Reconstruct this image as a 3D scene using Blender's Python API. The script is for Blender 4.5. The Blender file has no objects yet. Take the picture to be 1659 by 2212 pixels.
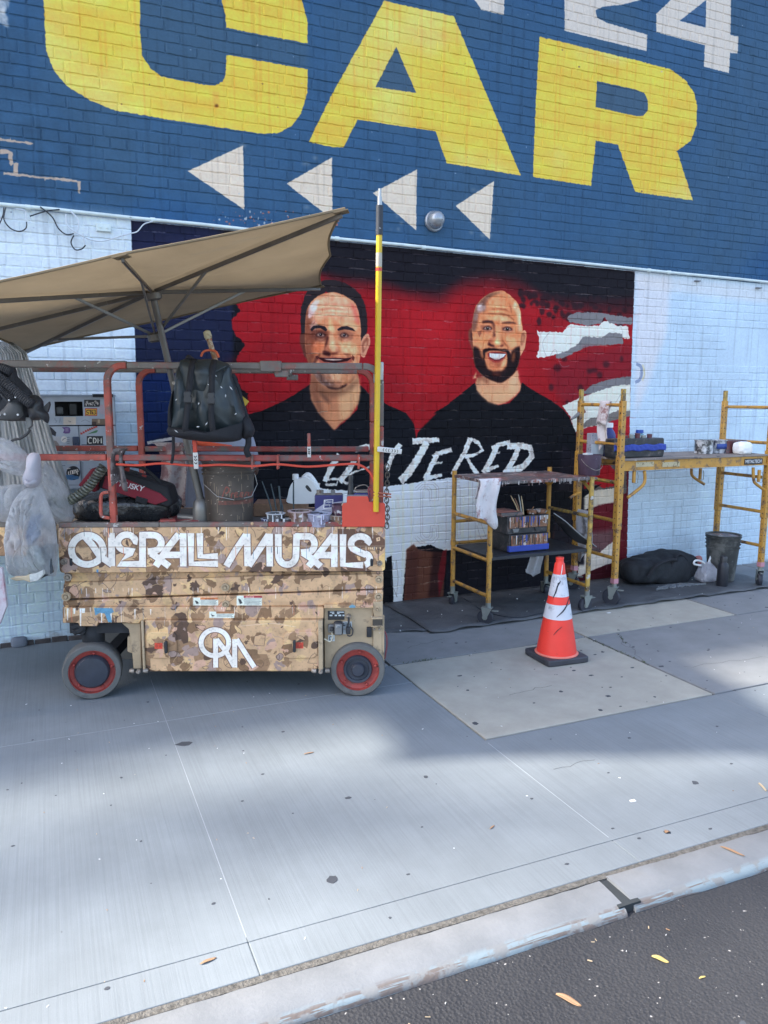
import bpy, math, random
import numpy as np
from mathutils import Vector, Matrix
SC=bpy.context.scene
random.seed(7); RNG=np.random.default_rng(7)
PI=math.pi
def rad(a): return math.radians(a)
# ------------------------------------------------------------------ camera
CAM_H=1.65; CAM_D=5.525; FPX=1663.0
yaw,pit,rol=rad(23.5),rad(8.45),rad(.2)
CP=np.array([0,-CAM_D,CAM_H])
CF=np.array([math.sin(yaw)*math.cos(pit),math.cos(yaw)*math.cos(pit),-math.sin(pit)])
_r=np.array([math.cos(yaw),-math.sin(yaw),0]); _u=np.cross(_r,CF)
CR=_r*math.cos(rol)+_u*math.sin(rol); CU=_u*math.cos(rol)-_r*math.sin(rol)
cd=bpy.data.cameras.new('camera'); cam=bpy.data.objects.new('camera',cd); SC.collection.objects.link(cam)
cd.sensor_fit='VERTICAL'; cd.sensor_height=24; cd.lens=FPX/2212*24; cd.clip_end=400; cd.clip_start=.05
m=Matrix(((CR[0],CU[0],-CF[0],CP[0]),(CR[1],CU[1],-CF[1],CP[1]),(CR[2],CU[2],-CF[2],CP[2]),(0,0,0,1)))
cam.matrix_world=m; SC.camera=cam
# ------------------------------------------------------------------ light
SUN_EL,SUN_AZ=rad(45),rad(-70.5)      # the sun stands off to the left, just behind the wall's line
wd=bpy.data.worlds.new('World'); SC.world=wd; wd.use_nodes=True
nt=wd.node_tree; bg=nt.nodes['Background']; sky=nt.nodes.new('ShaderNodeTexSky')
sky.sky_type='NISHITA'; sky.sun_disc=False; sky.sun_elevation=SUN_EL; sky.sun_rotation=SUN_AZ
sky.air_density=1.0; sky.dust_density=2.5; sky.ozone_density=1.0
hs=nt.nodes.new('ShaderNodeHueSaturation'); hs.inputs['Saturation'].default_value=.98; nt.links.new(sky.outputs[0],hs.inputs['Color']); nt.links.new(hs.outputs[0],bg.inputs[0]); bg.inputs[1].default_value=.12
sl=bpy.data.lights.new('sun','SUN'); sl.energy=2.0; sl.angle=rad(3.4); sl.color=(1,.95,.86)
sun=bpy.data.objects.new('sun',sl); SC.collection.objects.link(sun)
SD=Vector((math.sin(SUN_AZ)*math.cos(SUN_EL),math.cos(SUN_AZ)*math.cos(SUN_EL),math.sin(SUN_EL)))
sun.rotation_euler=SD.to_track_quat('Z','Y').to_euler(); sun.location=(0,0,20)
SC.view_settings.view_transform='Standard'; SC.view_settings.look='None'
SC.view_settings.exposure=2.3; SC.view_settings.gamma=1; SC.view_settings.use_curve_mapping=False
# ------------------------------------------------------------------ photo measure -> place in the world
def ray(x,y): return CF+CR*(x-829.5)/FPX-CU*(y-1106)/FPX
def hit(p,n,x,y):
    d=ray(x,y); n=np.array(n,float); t=np.dot(np.array(p)-CP,n)/np.dot(d,n); return CP+d*t
def G(x,y,z=0.): return hit([0,0,z],[0,0,1],x,y)
def W(x,y,yy=0.): return hit([0,yy,0],[0,1,0],x,y)
def Zz(x,y,z): return CP+ray(x,y)*z
def proj(p):
    d=np.array(p)-CP; z=d@CF; return 829.5+FPX*(d@CR)/z,1106-FPX*(d@CU)/z
KK=2500/1659
def zz(x0,y0,w,pts,zw=1659):
    s=w/zw; return [((x0+x*s)/KK,(y0+y*s)/KK) for x,y in pts]
class Frame:
    """a local frame: origin on the ground, u along the front, v away from the viewer, w up"""
    def __init__(s,o,ang):
        s.o=np.array(o,float); s.a=ang
        s.U=np.array([math.cos(ang),math.sin(ang),0]); s.V=np.array([-math.sin(ang),math.cos(ang),0])
    def l(s,p): d=np.array(p)-s.o; return (float(d@s.U),float(d@s.V),float(d[2]))
    def f(s,x,y,v=0.): return s.l(hit(s.o+s.V*v,s.V,x,y))
    def z(s,x,y,w=0.): return s.l(hit([0,0,s.o[2]+w],[0,0,1],x,y))
    def s_(s,x,y,u): return s.l(hit(s.o+s.U*u,s.U,x,y))
# ------------------------------------------------------------------ object helpers
def link(o,parent=None):
    SC.collection.objects.link(o)
    if parent is not None: o.parent=parent
    return o
def tag(o,label=None,cat=None,group=None,kind=None):
    if label: o['label']=label
    if cat: o['category']=cat
    if group: o['group']=group
    if kind: o['kind']=kind
    return o
def thing(name,label,cat,loc=(0,0,0),rz=0,group=None):
    o=bpy.data.objects.new(name,None); o.empty_display_size=.1; link(o)
    o.location=tuple(loc); o.rotation_euler=(0,0,rz); return tag(o,label,cat,group)
class MB:
    def __init__(s): s.v=[]; s.f=[]; s.m=[]; s.uv=None
    def add(s,vs,fs,mi=0):
        b=len(s.v); s.v+= [tuple(map(float,p)) for p in vs]; s.f+=[tuple(b+i for i in f) for f in fs]; s.m+=[mi]*len(fs)
        return s
    def box(s,a,b,mi=0,rz=0,M=None):
        (x0,y0,z0),(x1,y1,z1)=a,b
        vs=[(x,y,z) for z in (z0,z1) for y in (y0,y1) for x in (x0,x1)]
        if rz:
            cx,cy=(x0+x1)/2,(y0+y1)/2; c,q=math.cos(rz),math.sin(rz)
            vs=[(cx+(x-cx)*c-(y-cy)*q,cy+(x-cx)*q+(y-cy)*c,z) for x,y,z in vs]
        if M is not None: vs=[tuple(M@Vector(p)) for p in vs]
        return s.add(vs,[(0,2,3,1),(4,5,7,6),(0,1,5,4),(2,6,7,3),(0,4,6,2),(1,3,7,5)],mi)
    def tube(s,pts,r,n=8,mi=0,closed=False,cap=True,rx=None):
        P=[Vector(p) for p in pts]; k=len(P); rings=[]
        rs=r if hasattr(r,'__len__') else [r]*k
        up=None; b=len(s.v)
        for i in range(k):
            if closed: t=P[(i+1)%k]-P[i-1]
            else: t=P[min(i+1,k-1)]-P[max(i-1,0)]
            t.normalize()
            if up is None: up=Vector((0,0,1)) if abs(t.z)<.9 else Vector((0,1,0))
            x=up.cross(t)
            if x.length<1e-6: x=Vector((1,0,0)).cross(t)
            x.normalize(); y=t.cross(x); up=y
            for j in range(n):
                a=2*PI*(j+.5)/n; s.v.append(tuple(P[i]+(x*math.cos(a)+y*math.sin(a))*rs[i]))
        for i in range(k if closed else k-1):
            i2=(i+1)%k
            for j in range(n):
                s.f.append((b+i*n+j,b+i*n+(j+1)%n,b+i2*n+(j+1)%n,b+i2*n+j)); s.m.append(mi)
        if cap and not closed:
            s.f.append(tuple(b+j for j in reversed(range(n)))); s.m.append(mi)
            s.f.append(tuple(b+(k-1)*n+j for j in range(n))); s.m.append(mi)
        return s
    def beam(s,a,b,w,h,mi=0,up=(0,0,1)):
        a,b=Vector(a),Vector(b); t=(b-a).normalized(); u=Vector(up)
        x=t.cross(u)
        if x.length<1e-4: x=t.cross(Vector((0,1,0)))
        x.normalize(); y=x.cross(t)
        vs=[p+x*(i*w/2)+y*(j*h/2) for p in (a,b) for i,j in ((-1,-1),(1,-1),(1,1),(-1,1))]
        return s.add(vs,[(0,3,2,1),(4,5,6,7),(0,1,5,4),(1,2,6,5),(2,3,7,6),(3,0,4,7)],mi)
    def lathe(s,prof,c=(0,0,0),axis=(0,0,1),n=24,mi=0,closed_ends=True,sx=1,sy=1):
        ax=Vector(axis).normalized(); x=ax.cross(Vector((0,0,1)))
        if x.length<1e-4: x=Vector((1,0,0))
        x.normalize(); y=ax.cross(x); c=Vector(c); b=len(s.v)
        for r,h in prof:
            for j in range(n):
                a=2*PI*j/n; s.v.append(tuple(c+ax*h+x*(r*math.cos(a)*sx)+y*(r*math.sin(a)*sy)))
        for i in range(len(prof)-1):
            for j in range(n):
                s.f.append((b+i*n+j,b+i*n+(j+1)%n,b+(i+1)*n+(j+1)%n,b+(i+1)*n+j)); s.m.append(mi)
        if closed_ends:
            s.f.append(tuple(b+j for j in reversed(range(n)))); s.m.append(mi)
            k=len(prof)-1; s.f.append(tuple(b+k*n+j for j in range(n))); s.m.append(mi)
        return s
    def prism(s,poly,y0,y1,mi=0):
        """poly in (x,z), from depth y0 to y1"""
        n=len(poly); A=sum(poly[i][0]*poly[(i+1)%n][1]-poly[(i+1)%n][0]*poly[i][1] for i in range(n))
        if A<0: poly=poly[::-1]
        vs=[(x,y0,z) for x,z in poly]+[(x,y1,z) for x,z in poly]
        fs=[tuple(range(n)),tuple(reversed(range(n,2*n)))]+[(i,i+n,(i+1)%n+n,(i+1)%n) for i in range(n)]
        return s.add(vs,fs,mi)
    def slab(s,poly,z0,z1,mi=0):
        n=len(poly); A=sum(poly[i][0]*poly[(i+1)%n][1]-poly[(i+1)%n][0]*poly[i][1] for i in range(n))
        if A<0: poly=poly[::-1]
        vs=[(p[0],p[1],z0) for p in poly]+[(p[0],p[1],z1) for p in poly]
        fs=[tuple(reversed(range(n))),tuple(range(n,2*n))]+[(i,(i+1)%n,(i+1)%n+n,i+n) for i in range(n)]
        return s.add(vs,fs,mi)
    def grid(s,fn,nu,nv,mi=0,wrapu=False):
        b=len(s.v)
        for j in range(nv+1):
            for i in range(nu+1 if not wrapu else nu): s.v.append(tuple(map(float,fn(i/nu,j/nv))))
        w=nu+1 if not wrapu else nu
        for j in range(nv):
            for i in range(nu):
                i2=(i+1)%w; s.f.append((b+j*w+i,b+j*w+i2,b+(j+1)*w+i2,b+(j+1)*w+i)); s.m.append(mi)
        return s
    def build(s,name,mats,parent=None,bevel=0,smooth=True,seg=2,ang=40,solid=0,sub=0,weld=False):
        me=bpy.data.meshes.new(name); me.from_pydata(s.v,[],s.f)
        if not hasattr(mats,'__len__'): mats=[mats]
        for q in mats: me.materials.append(q)
        if len(mats)>1: me.polygons.foreach_set('material_index',s.m)
        if smooth:
            me.shade_smooth()
            try: me.set_sharp_from_angle(angle=rad(ang))
            except Exception: pass
        me.update(); o=bpy.data.objects.new(name,me); link(o,parent)
        if weld: o.modifiers.new('w','WELD').merge_threshold=.0005
        if solid: q=o.modifiers.new('s','SOLIDIFY'); q.thickness=solid; q.offset=0
        if bevel:
            q=o.modifiers.new('b','BEVEL'); q.width=bevel; q.segments=seg; q.limit_method='ANGLE'; q.angle_limit=rad(35)
        if sub: q=o.modifiers.new('u','SUBSURF'); q.levels=q.render_levels=sub
        return o
def arc(c,r,a0,a1,n=8,z=None,plane='xy'):
    out=[]
    for i in range(n+1):
        a=a0+(a1-a0)*i/n; p=(c[0]+r*math.cos(a),c[1]+r*math.sin(a)); out.append(p)
    return out
def spline(pts,k=6,closed=False):
    P=[np.array(p,float) for p in pts]; n=len(P); out=[]
    rng=range(n) if closed else range(n-1)
    for i in rng:
        p0=P[i-1] if (closed or i>0) else P[i]; p1=P[i]; p2=P[(i+1)%n]; p3=P[(i+2)%n] if (closed or i+2<n) else P[(i+1)%n]
        for j in range(k):
            t=j/k; out.append(.5*((2*p1)+(-p0+p2)*t+(2*p0-5*p1+4*p2-p3)*t*t+(-p0+3*p1-3*p2+p3)*t**3))
    if not closed: out.append(P[-1])
    return [tuple(map(float,q)) for q in out]
def rpoly(x0,z0,x1,z1,r,n=4):
    """rounded rectangle"""
    o=[]
    for cx,cz,a in ((x1-r,z1-r,0),(x0+r,z1-r,PI/2),(x0+r,z0+r,PI),(x1-r,z0+r,1.5*PI)):
        o+=[(cx+r*math.cos(a+PI/2*i/n),cz+r*math.sin(a+PI/2*i/n)) for i in range(n+1)]
    return o
# ------------------------------------------------------------------ materials
def lin(c): return tuple(((v/255)/12.92 if v/255<=.04045 else ((v/255+.055)/1.055)**2.4) for v in c)
class NT:
    def __init__(s,name):
        s.mat=bpy.data.materials.new(name); s.mat.use_nodes=True; s.t=s.mat.node_tree; s.n=s.t.nodes
        s.b=s.n['Principled BSDF']; s.out=s.n['Material Output']
    def add(s,ty,**k):
        o=s.n.new(ty)
        for a,v in k.items():
            if a.startswith('i_'): o.inputs[a[2:].replace('_',' ')].default_value=v
            else: setattr(o,a,v)
        return o
    def ln(s,a,b): s.t.links.new(a,b)
    def noise(s,scale,detail=5,rough=.6,co=None,dist=0):
        o=s.add('ShaderNodeTexNoise'); o.inputs['Scale'].default_value=scale; o.inputs['Detail'].default_value=detail
        o.inputs['Roughness'].default_value=rough; o.inputs['Distortion'].default_value=dist
        if co is not None: s.ln(co,o.inputs['Vector'])
        return o.outputs['Fac']
    def ramp(s,fac,stops):
        o=s.add('ShaderNodeValToRGB'); e=o.color_ramp.elements
        while len(e)<len(stops): e.new(.5)
        for q,(p,c) in zip(e,stops):
            q.position=p; q.color=(c,c,c,1) if not hasattr(c,'__len__') else (*c[:3],1)
        s.ln(fac,o.inputs[0]); return o.outputs[0]
    def mix(s,fac,a,b,mode='MIX'):
        o=s.add('ShaderNodeMix',data_type='RGBA',blend_type=mode)
        for i,v in ((0,fac),(6,a),(7,b)):
            if hasattr(v,'is_output'): s.ln(v,o.inputs[i])
            elif i==0: o.inputs[0].default_value=v
            else: o.inputs[i].default_value=(*v[:3],1)
        return o.outputs[2]
    def math(s,op,a,b=None,clamp=False):
        o=s.add('ShaderNodeMath',operation=op,use_clamp=clamp)
        for i,v in ((0,a),(1,b)):
            if v is None: continue
            if hasattr(v,'is_output'): s.ln(v,o.inputs[i])
            else: o.inputs[i].default_value=v
        return o.outputs[0]
    def bump(s,h,strength=.3,dist=.01,nrm=None):
        o=s.add('ShaderNodeBump'); o.inputs['Strength'].default_value=strength; o.inputs['Distance'].default_value=dist
        s.ln(h,o.inputs['Height'])
        if nrm is not None: s.ln(nrm,o.inputs['Normal'])
        s.ln(o.outputs[0],s.b.inputs['Normal']); return o.outputs[0]
    def obj(s): return s.add('ShaderNodeTexCoord').outputs['Object']
    def pos(s): return s.add('ShaderNodeNewGeometry').outputs['Position']
_mc={}
def mat(name,col,rough=.6,metal=0,var=.12,vs=8,bump=.15,bs=60,dirt=None,dscale=6,dthr=.6,spots=None,trans=0,alpha=1,spec=.5,coat=0,bd=.002):
    """a named surface: base colour with variation, fine relief, optional grime and paint spots"""
    if name in _mc: return _mc[name]
    t=NT(name); co=t.obj(); b=t.b
    n1=t.noise(vs,4,.6,co); c1=tuple(min(1,x*(1+var)) for x in col); c0=tuple(x*(1-var) for x in col)
    c=t.mix(t.ramp(n1,[(.3,0.),(.7,1.)]),c0,c1)
    if dirt is not None:
        n2=t.noise(dscale,6,.7,co); c=t.mix(t.ramp(n2,[(dthr-.06,0.),(dthr+.06,1.)]),c,dirt)
    for i,(sc,col2,thr) in enumerate(spots or []):
        mp=t.add('ShaderNodeMapping'); t.ln(co,mp.inputs[0]); mp.inputs['Location'].default_value=(i*3.7,i*1.9,i*5.1)
        n3=t.noise(sc,3,.55,mp.outputs[0],.4); c=t.mix(t.ramp(n3,[(thr,0.),(thr+.015,1.)]),c,col2)
    t.ln(c,b.inputs['Base Color'])
    b.inputs['Metallic'].default_value=metal; b.inputs['Specular IOR Level'].default_value=spec
    rr=t.math('ADD',t.math('MULTIPLY',t.noise(vs*3,3,.5,co),.25),rough-.12,True); t.ln(rr,b.inputs['Roughness'])
    b.inputs['Transmission Weight'].default_value=trans; b.inputs['Alpha'].default_value=alpha; b.inputs['Coat Weight'].default_value=coat
    if bump: t.bump(t.noise(bs,4,.6,co),bump,bd)
    _mc[name]=t.mat; return t.mat
# ------------------------------------------------------------------ a small paint engine: shapes brushed onto a plane
def blur1(a,r,ax):
    r=int(r)
    if r<1: return a
    pad=[(0,0)]*a.ndim; pad[ax]=(r+1,r); c=np.cumsum(np.pad(a,pad,mode='edge'),axis=ax,dtype=np.float64)
    k=2*r+1; n=a.shape[ax]
    hi=np.take(c,range(k,k+n),axis=ax); lo=np.take(c,range(0,n),axis=ax)
    return ((hi-lo)/k).astype(np.float32)
def blur(a,r):
    for _ in range(2): a=blur1(blur1(a,r,0),r,1)
    return a
def vnoise(h,w,cell,rng=None,oct=3,cy=None):
    rng=rng or RNG; out=np.zeros((h,w),np.float32); amp=1; tot=0; cy=cy or cell
    for o in range(oct):
        a=max(1.5,cell/2**o); b=max(1.5,cy/2**o); gh,gw=int(h/b)+3,int(w/a)+3
        g=rng.random((gh,gw)).astype(np.float32)
        y=np.arange(h)/b; x=np.arange(w)/a; iy=y.astype(int); ix=x.astype(int); fy=(y-iy)[:,None]; fx=(x-ix)[None,:]
        fy=fy*fy*(3-2*fy); fx=fx*fx*(3-2*fx)
        v=(g[iy][:,ix]*(1-fx)+g[iy][:,ix+1]*fx)*(1-fy)+(g[iy+1][:,ix]*(1-fx)+g[iy+1][:,ix+1]*fx)*fy
        out+=v*amp; tot+=amp; amp*=.5
    return out/tot
class Canvas:
    def __init__(s,x0,z0,x1,z1,ppm,base,mapf=None):
        s.x0,s.z0,s.x1,s.z1,s.p=x0,z0,x1,z1,ppm; s.w=int((x1-x0)*ppm); s.h=int((z1-z0)*ppm)
        s.c=np.empty((s.h,s.w,3),np.float32); s.c[:]=np.array(base,np.float32); s.map=mapf; s.clip=None
    def px(s,pts,raw=False):
        q=pts if (raw or s.map is None) else [s.map(*p) for p in pts]
        return np.array([((a-s.x0)*s.p,(b-s.z0)*s.p) for a,b in q],np.float64)
    def mask(s,P,pad=2,rough=0):
        P=np.asarray(P)
        if rough:
            Q=[];n=len(P)
            for i in range(n):
                a,b=P[i],P[(i+1)%n]; k=max(1,int(np.hypot(*(b-a))/3.5))
                for j in range(k): Q.append(a+(b-a)*j/k+(RNG.random(2)-.5)*rough)
            P=np.array(Q)
        x0=max(0,int(P[:,0].min()-pad)); x1=min(s.w,int(P[:,0].max()+pad+1)); y0=max(0,int(P[:,1].min()-pad)); y1=min(s.h,int(P[:,1].max()+pad+1))
        if x1<=x0 or y1<=y0: return None
        W_=x1-x0; H_=y1-y0; SS=3; acc=np.zeros((H_*SS,W_+2),np.float32)
        ys=y0+(np.arange(H_*SS)+.5)/SS; n=len(P)
        for i in range(n):
            ax,ay=P[i]; bx,by=P[(i+1)%n]
            if ay==by: continue
            lo,hi=min(ay,by),max(ay,by); j=np.nonzero((ys>=lo)&(ys<hi))[0]
            if len(j)==0: continue
            xs=np.clip(ax+(ys[j]-ay)*(bx-ax)/(by-ay)-x0,0,W_); ci=np.minimum(xs.astype(int),W_); fr=xs-ci; sg=1. if by>ay else -1.
            np.add.at(acc,(j,ci),sg*(1-fr)); np.add.at(acc,(j,ci+1),sg*fr)
        m=np.clip(np.abs(np.cumsum(acc,axis=1)[:,:W_]),0,1).reshape(H_,SS,W_).mean(1)
        return m,x0,y0
    def poly(s,pts,col,soft=0,a=1.,rough=0,raw=False,sm=False,tex=0):
        if sm: pts=spline(pts,5,True)
        P=s.px(pts,raw); r=s.mask(P,2+3*soft,rough)
        if r is None: return
        m,x0,y0=r
        if soft: m=blur(m,soft)
        m=m*a
        if tex: m=m*np.clip(1.2-tex+2*tex*(vnoise(*m.shape,9)-.35),0,1)
        if s.clip is not None: m=m*s.clip[y0:y0+m.shape[0],x0:x0+m.shape[1]]
        v=s.c[y0:y0+m.shape[0],x0:x0+m.shape[1]]; v+=(np.array(col,np.float32)-v)*m[:,:,None]
    def setclip(s,pts=None,soft=1,sm=True):
        if pts is None: s.clip=None; return
        if sm: pts=spline(pts,5,True)
        m,x0,y0=s.mask(s.px(pts),2+3*soft); m=blur(m,soft) if soft else m
        s.clip=np.zeros((s.h,s.w),np.float32); s.clip[y0:y0+m.shape[0],x0:x0+m.shape[1]]=m
    def ell(s,c,rx,ry,col,soft=0,a=1.,rot=0,**k):
        q=[(c[0]+rx*math.cos(t)*math.cos(rot)-ry*math.sin(t)*math.sin(rot),c[1]+rx*math.cos(t)*math.sin(rot)+ry*math.sin(t)*math.cos(rot)) for t in np.linspace(0,2*PI,20)[:-1]]
        s.poly(q,col,soft,a,**k)
    def line(s,pts,w,col,soft=0,a=1.,rough=0,sm=False,closed=False,wend=None,raw=False,tex=0):
        """a brush stroke, w in the canvas' own pixels"""
        if sm: pts=spline(pts,5,closed)
        P=s.px(pts,raw)
        if closed: P=np.vstack([P,P[:1]])
        n=len(P); L=[];R=[]
        for i in range(n):
            t=P[min(i+1,n-1)]-P[max(i-1,0)]; t=t/(np.hypot(*t)+1e-9); ww=w if wend is None else w+(wend-w)*i/(n-1)
            nn=np.array([-t[1],t[0]])*ww/2; L.append(P[i]+nn); R.append(P[i]-nn)
        if closed:
            s_=s.mask(np.array(L[:-1]),3); 
        Q=np.array(L+R[::-1]); r=s.mask(Q,2+3*soft,rough)
        if r is None: return
        m,x0,y0=r
        if soft: m=blur(m,soft)
        m=m*a
        if tex: m=m*np.clip(1.2-tex+2*tex*(vnoise(*m.shape,7)-.35),0,1)
        if s.clip is not None: m=m*s.clip[y0:y0+m.shape[0],x0:x0+m.shape[1]]
        v=s.c[y0:y0+m.shape[0],x0:x0+m.shape[1]]; v+=(np.array(col,np.float32)-v)*m[:,:,None]
    def image(s,name,white=(188,204,226),wa=.80):
        c=np.clip(s.c/255,0,1); L=np.where(c<=.04045,c/12.92,((c+.055)/1.055)**2.4)
        wl=np.array(lin(white)); L=np.clip(L/wl*wa,.004,.9)
        S=np.where(L<=.0031308,L*12.92,1.055*L**(1/2.4)-.055)
        out=np.ones((s.h,s.w,4),np.float32); out[:,:,:3]=S
        im=bpy.data.images.new(name,s.w,s.h); im.pixels.foreach_set(out.ravel()); im.update(); im.pack(); return im
def planar(t,im,cv,co,ax=(0,2)):
    """paint laid on a plane: place in the plane picks the colour"""
    sp=t.add('ShaderNodeSeparateXYZ'); t.ln(co,sp.inputs[0]); cb=t.add('ShaderNodeCombineXYZ')
    t.ln(t.math('DIVIDE',t.math('SUBTRACT',sp.outputs[ax[0]],cv.x0),cv.w/cv.p),cb.inputs[0])
    t.ln(t.math('DIVIDE',t.math('SUBTRACT',sp.outputs[ax[1]],cv.z0),cv.h/cv.p),cb.inputs[1])
    q=t.add('ShaderNodeTexImage'); q.image=im; q.extension='EXTEND'; q.interpolation='Linear'; t.ln(cb.outputs[0],q.inputs[0]); return q.outputs[0]
# ================================================================== the painted wall
def wmap(x,y):
    p=W(x,y); return (p[0],p[2])
cv=Canvas(-.9,-.05,7.6,5.7,270,(44,86,138),wmap)
def X1(p): return zz(0,0,1250,p)
def X2(p): return zz(1250,0,1250,p)
def paint_wall():
    c=cv; P=c.poly; r=RNG
    n1=vnoise(c.h,c.w,180,oct=4); n2=vnoise(c.h,c.w,30,oct=3); n3=vnoise(c.h,c.w,60,cy=20)
    base=np.array((40,80,128),np.float32); gr=np.array((52,82,114),np.float32)
    k=np.clip((n1-.42)*3,0,1)[:,:,None]; c.c[:]=base*(1-k*.65)+gr*k*.65
    c.c*=(.9+.2*n2)[:,:,None]
    # newer grey-blue coat round the letters
    for pts in ([(80,0),(150,260),(400,620),(900,720),(1500,840),(2300,980),(2600,700),(2600,0)],):
        P([(a/KK,b/KK) for a,b in pts],(56,88,122),18,.5)
    P(X1([(600,-40),(600,240),(640,300),(720,340),(900,370),(960,350),(980,240),(1330,300),(1330,180),(980,120),(960,20),(900,-40)]),(60,88,116),4,.6)
    Y=(240,187,80)
    # C
    P(X1([(185,-300),(188,0),(200,220),(235,310),(300,380),(400,440),(500,478),(700,512),(950,550),(1130,578),(1200,575),(1260,545),(1300,490),(1328,400),(1330,300),(978,236),(975,320),(960,352),(930,368),(880,366),(780,348),(700,330),(650,295),(615,240),(605,150),(604,-300)]),Y,0,1,1.6)
    P(X1([(900,-300),(960,20),(975,70),(977,120),(1328,188),(1330,100),(1310,20),(1280,-60),(1250,-300)]),Y,0,1,1.6)
    # A
    P([(716,259),(667,306),(720,319),(742,317),(772,258),(941,283),(965,352),(1125,379),(980,35),(829,2)],Y,0,1,1.6)
    P([(667,306),(742,318),(772,258),(941,283),(965,352),(1125,379),(980,36),(829,3),(716,206)],Y,0,1,1.6)
    P([(856,101),(811,188),(899,201)],(58,86,116),0,1,1.2)
    # R
    P(X2([(672,158),(1120,268),(1240,300),(1300,345),(1340,400),(1352,450),(1350,540),(1325,610),(1265,652),(1335,866),(1085,830),(1010,625),(915,608),(895,803),(643,765),(655,450)]),Y,0,1,1.6)
    P(X2([(920,350),(1080,385),(1125,400),(1141,440),(1138,480),(1120,500),(1090,502),(915,463)]),(58,86,116),0,1,1)
    # white capitals above
    Wt=(188,190,194)
    P(X2([(780,-80),(780,132),(1135,222),(1138,150),(960,98),(920,75),(912,45),(950,28),(1030,20),(1110,0),(1110,-80),(1000,-80),(900,-10),(850,-80)]),Wt,0,1,1.2)
    P(X2([(1176,60),(1300,-60),(1500,-60),(1497,152),(1530,158),(1528,232),(1495,228),(1490,316),(1382,288),(1386,195),(1176,138)]),Wt,0,1,1.2)
    P(X2([(1278,90),(1392,0),(1390,118)]),(58,92,135),0,1,1)
    P(X2([(330,-60),(400,10),(420,42),(518,64),(521,-60)]),Wt,0,1,1.2)
    P(X1([(-20,-40),(50,-40),(38,30),(20,55),(30,75),(38,120),(0,100),(-20,90)]),(185,195,210),1,.9,2,tex=.5)
    # arrows
    for q in ([(405,370),(525,314),(528,453)],[(619,397),(717,340),(718,470),(700,460)],[(805,417),(901,366),(899,498)],[(984,445),(1067,391),(1058,517)]):
        P(q,(198,195,191),0,1,1)
        for _ in range(9):
            a=q[1]; b=q[2]; t=r.random(); x=a[0]-r.random()*60; y=a[1]+(b[1]-a[1])*t
            c.ell((x,y),2+r.random()*8,1+r.random()*3,(190,188,186),2,.3)
    # repairs in the yellow: paler and dirtier bricks
    yel=(np.abs(c.c-np.array(Y)).sum(2)<12)
    lum=1+(n3-.5)*.16; tint=np.clip((n1-.5)*5,0,1)[:,:,None]; pale=np.array((240,200,128),np.float32)
    v=(c.c*(1-tint*.6)+pale*tint*.6)*lum[:,:,None]; c.c[yel]=v[yel]
    P(X1([(910,400),(950,395),(945,470),(925,465)]),(150,130,70),2,.5,3,tex=.8); c.ell(X1([(936,457)])[0],4,3,(90,60,30),1)
    # tan mortar patches, left
    T=(160,152,150); z=lambda p: zz(0,300,400,p)
    P(z([(-30,612),(130,640),(140,605),(160,645),(380,670),(460,695),(420,712),(300,690),(-30,655)]),T,0,1,2)
    c.line(z([(-10,800),(80,805),(150,825),(145,900),(160,975),(215,965),(215,1095)]),7,T,0,1,2)
    P(z([(50,1080),(240,1098),(600,1140),(930,1165),(1085,1205),(1080,1370),(1050,1365),(1050,1225),(620,1170),(600,1205),(590,1165),(300,1140),(50,1115)]),T,0,1,2)
    # ---------------- below the pipe: pale blue brick
    yb=lambda x: 446+.1013*x
    PB=(172,203,238)
    c.c[:int((2.75+.05)*c.p),int((6.3-c.x0)*c.p):]=np.array(PB,np.float32); c.c[:int((2.82+.05)*c.p),:int((0-c.x0)*c.p)]=np.array(PB,np.float32)
    P([(-60,yb(-60)),(1720,yb(1720)),(1720,1300),(-60,1500)],PB,0)
    reg=np.zeros((c.h,c.w),bool); zt=(int((2.80+.05)*c.p)); reg[:zt]=True
    c.c[:zt]*=(.93+.13*n1[:zt]+.06*(n2[:zt]-.5))[:,:,None]
    P([(-60,yb(-60)),(283,yb(283)),(286,760),(286,900),(-60,1000)],(190,212,238),10,.75)
    P([(1372,590),(1450,598),(1440,720),(1400,830),(1372,900)],(200,204,222),8,.6)
    P([(1372,590),(1700,625),(1700,660),(1372,620)],(196,204,220),6,.5)
    # dirt at the foot
    for _ in range(150):
        x=r.uniform(-40,1680); y=1395-.102*x-abs(r.normal(0,10)); c.ell((x,y),r.uniform(4,26),r.uniform(1,5),(105,110,118),2,.4,tex=.7)
    # ---------------- the mural
    M=lambda p: p
    E0=[(283,yb(283)+2),(286,560),(293,763),(300,1000),(305,1400),(1352,1290),(1362,835),(1371,yb(1371)+2)]
    P(E0,(12,12,20),0,1,1)
    c.setclip(E0,0,False)
    n=cv
    # left navy
    P([(270,470),(500,470),(500,640),(505,700),(500,900),(560,1100),(560,1420),(270,1420)],(22,28,58),3)
    P([(285,520),(460,500),(500,560),(380,640),(290,600)],(28,34,70),8,.7)
    P([(293,815),(375,800),(378,930),(296,965)],(16,38,92),3,.9)
    P([(293,705),(470,705),(480,800),(293,800)],(22,30,60),5,.8)
    c.line([(318,957),(378,946),(395,938)],6,(190,196,208),0,1,1)
    # red field
    RD=(138,17,28)
    P([(505,650),(520,672),(500,690),(505,720),(520,735),(530,745),(515,765),(505,800),(520,840),(535,850),(532,880),(545,920),(600,1000),(1300,1000),(1372,880),(1372,560),(800,560),(560,620)],RD,0,1,3)
    kk=vnoise(c.h,c.w,120,oct=4)
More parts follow.
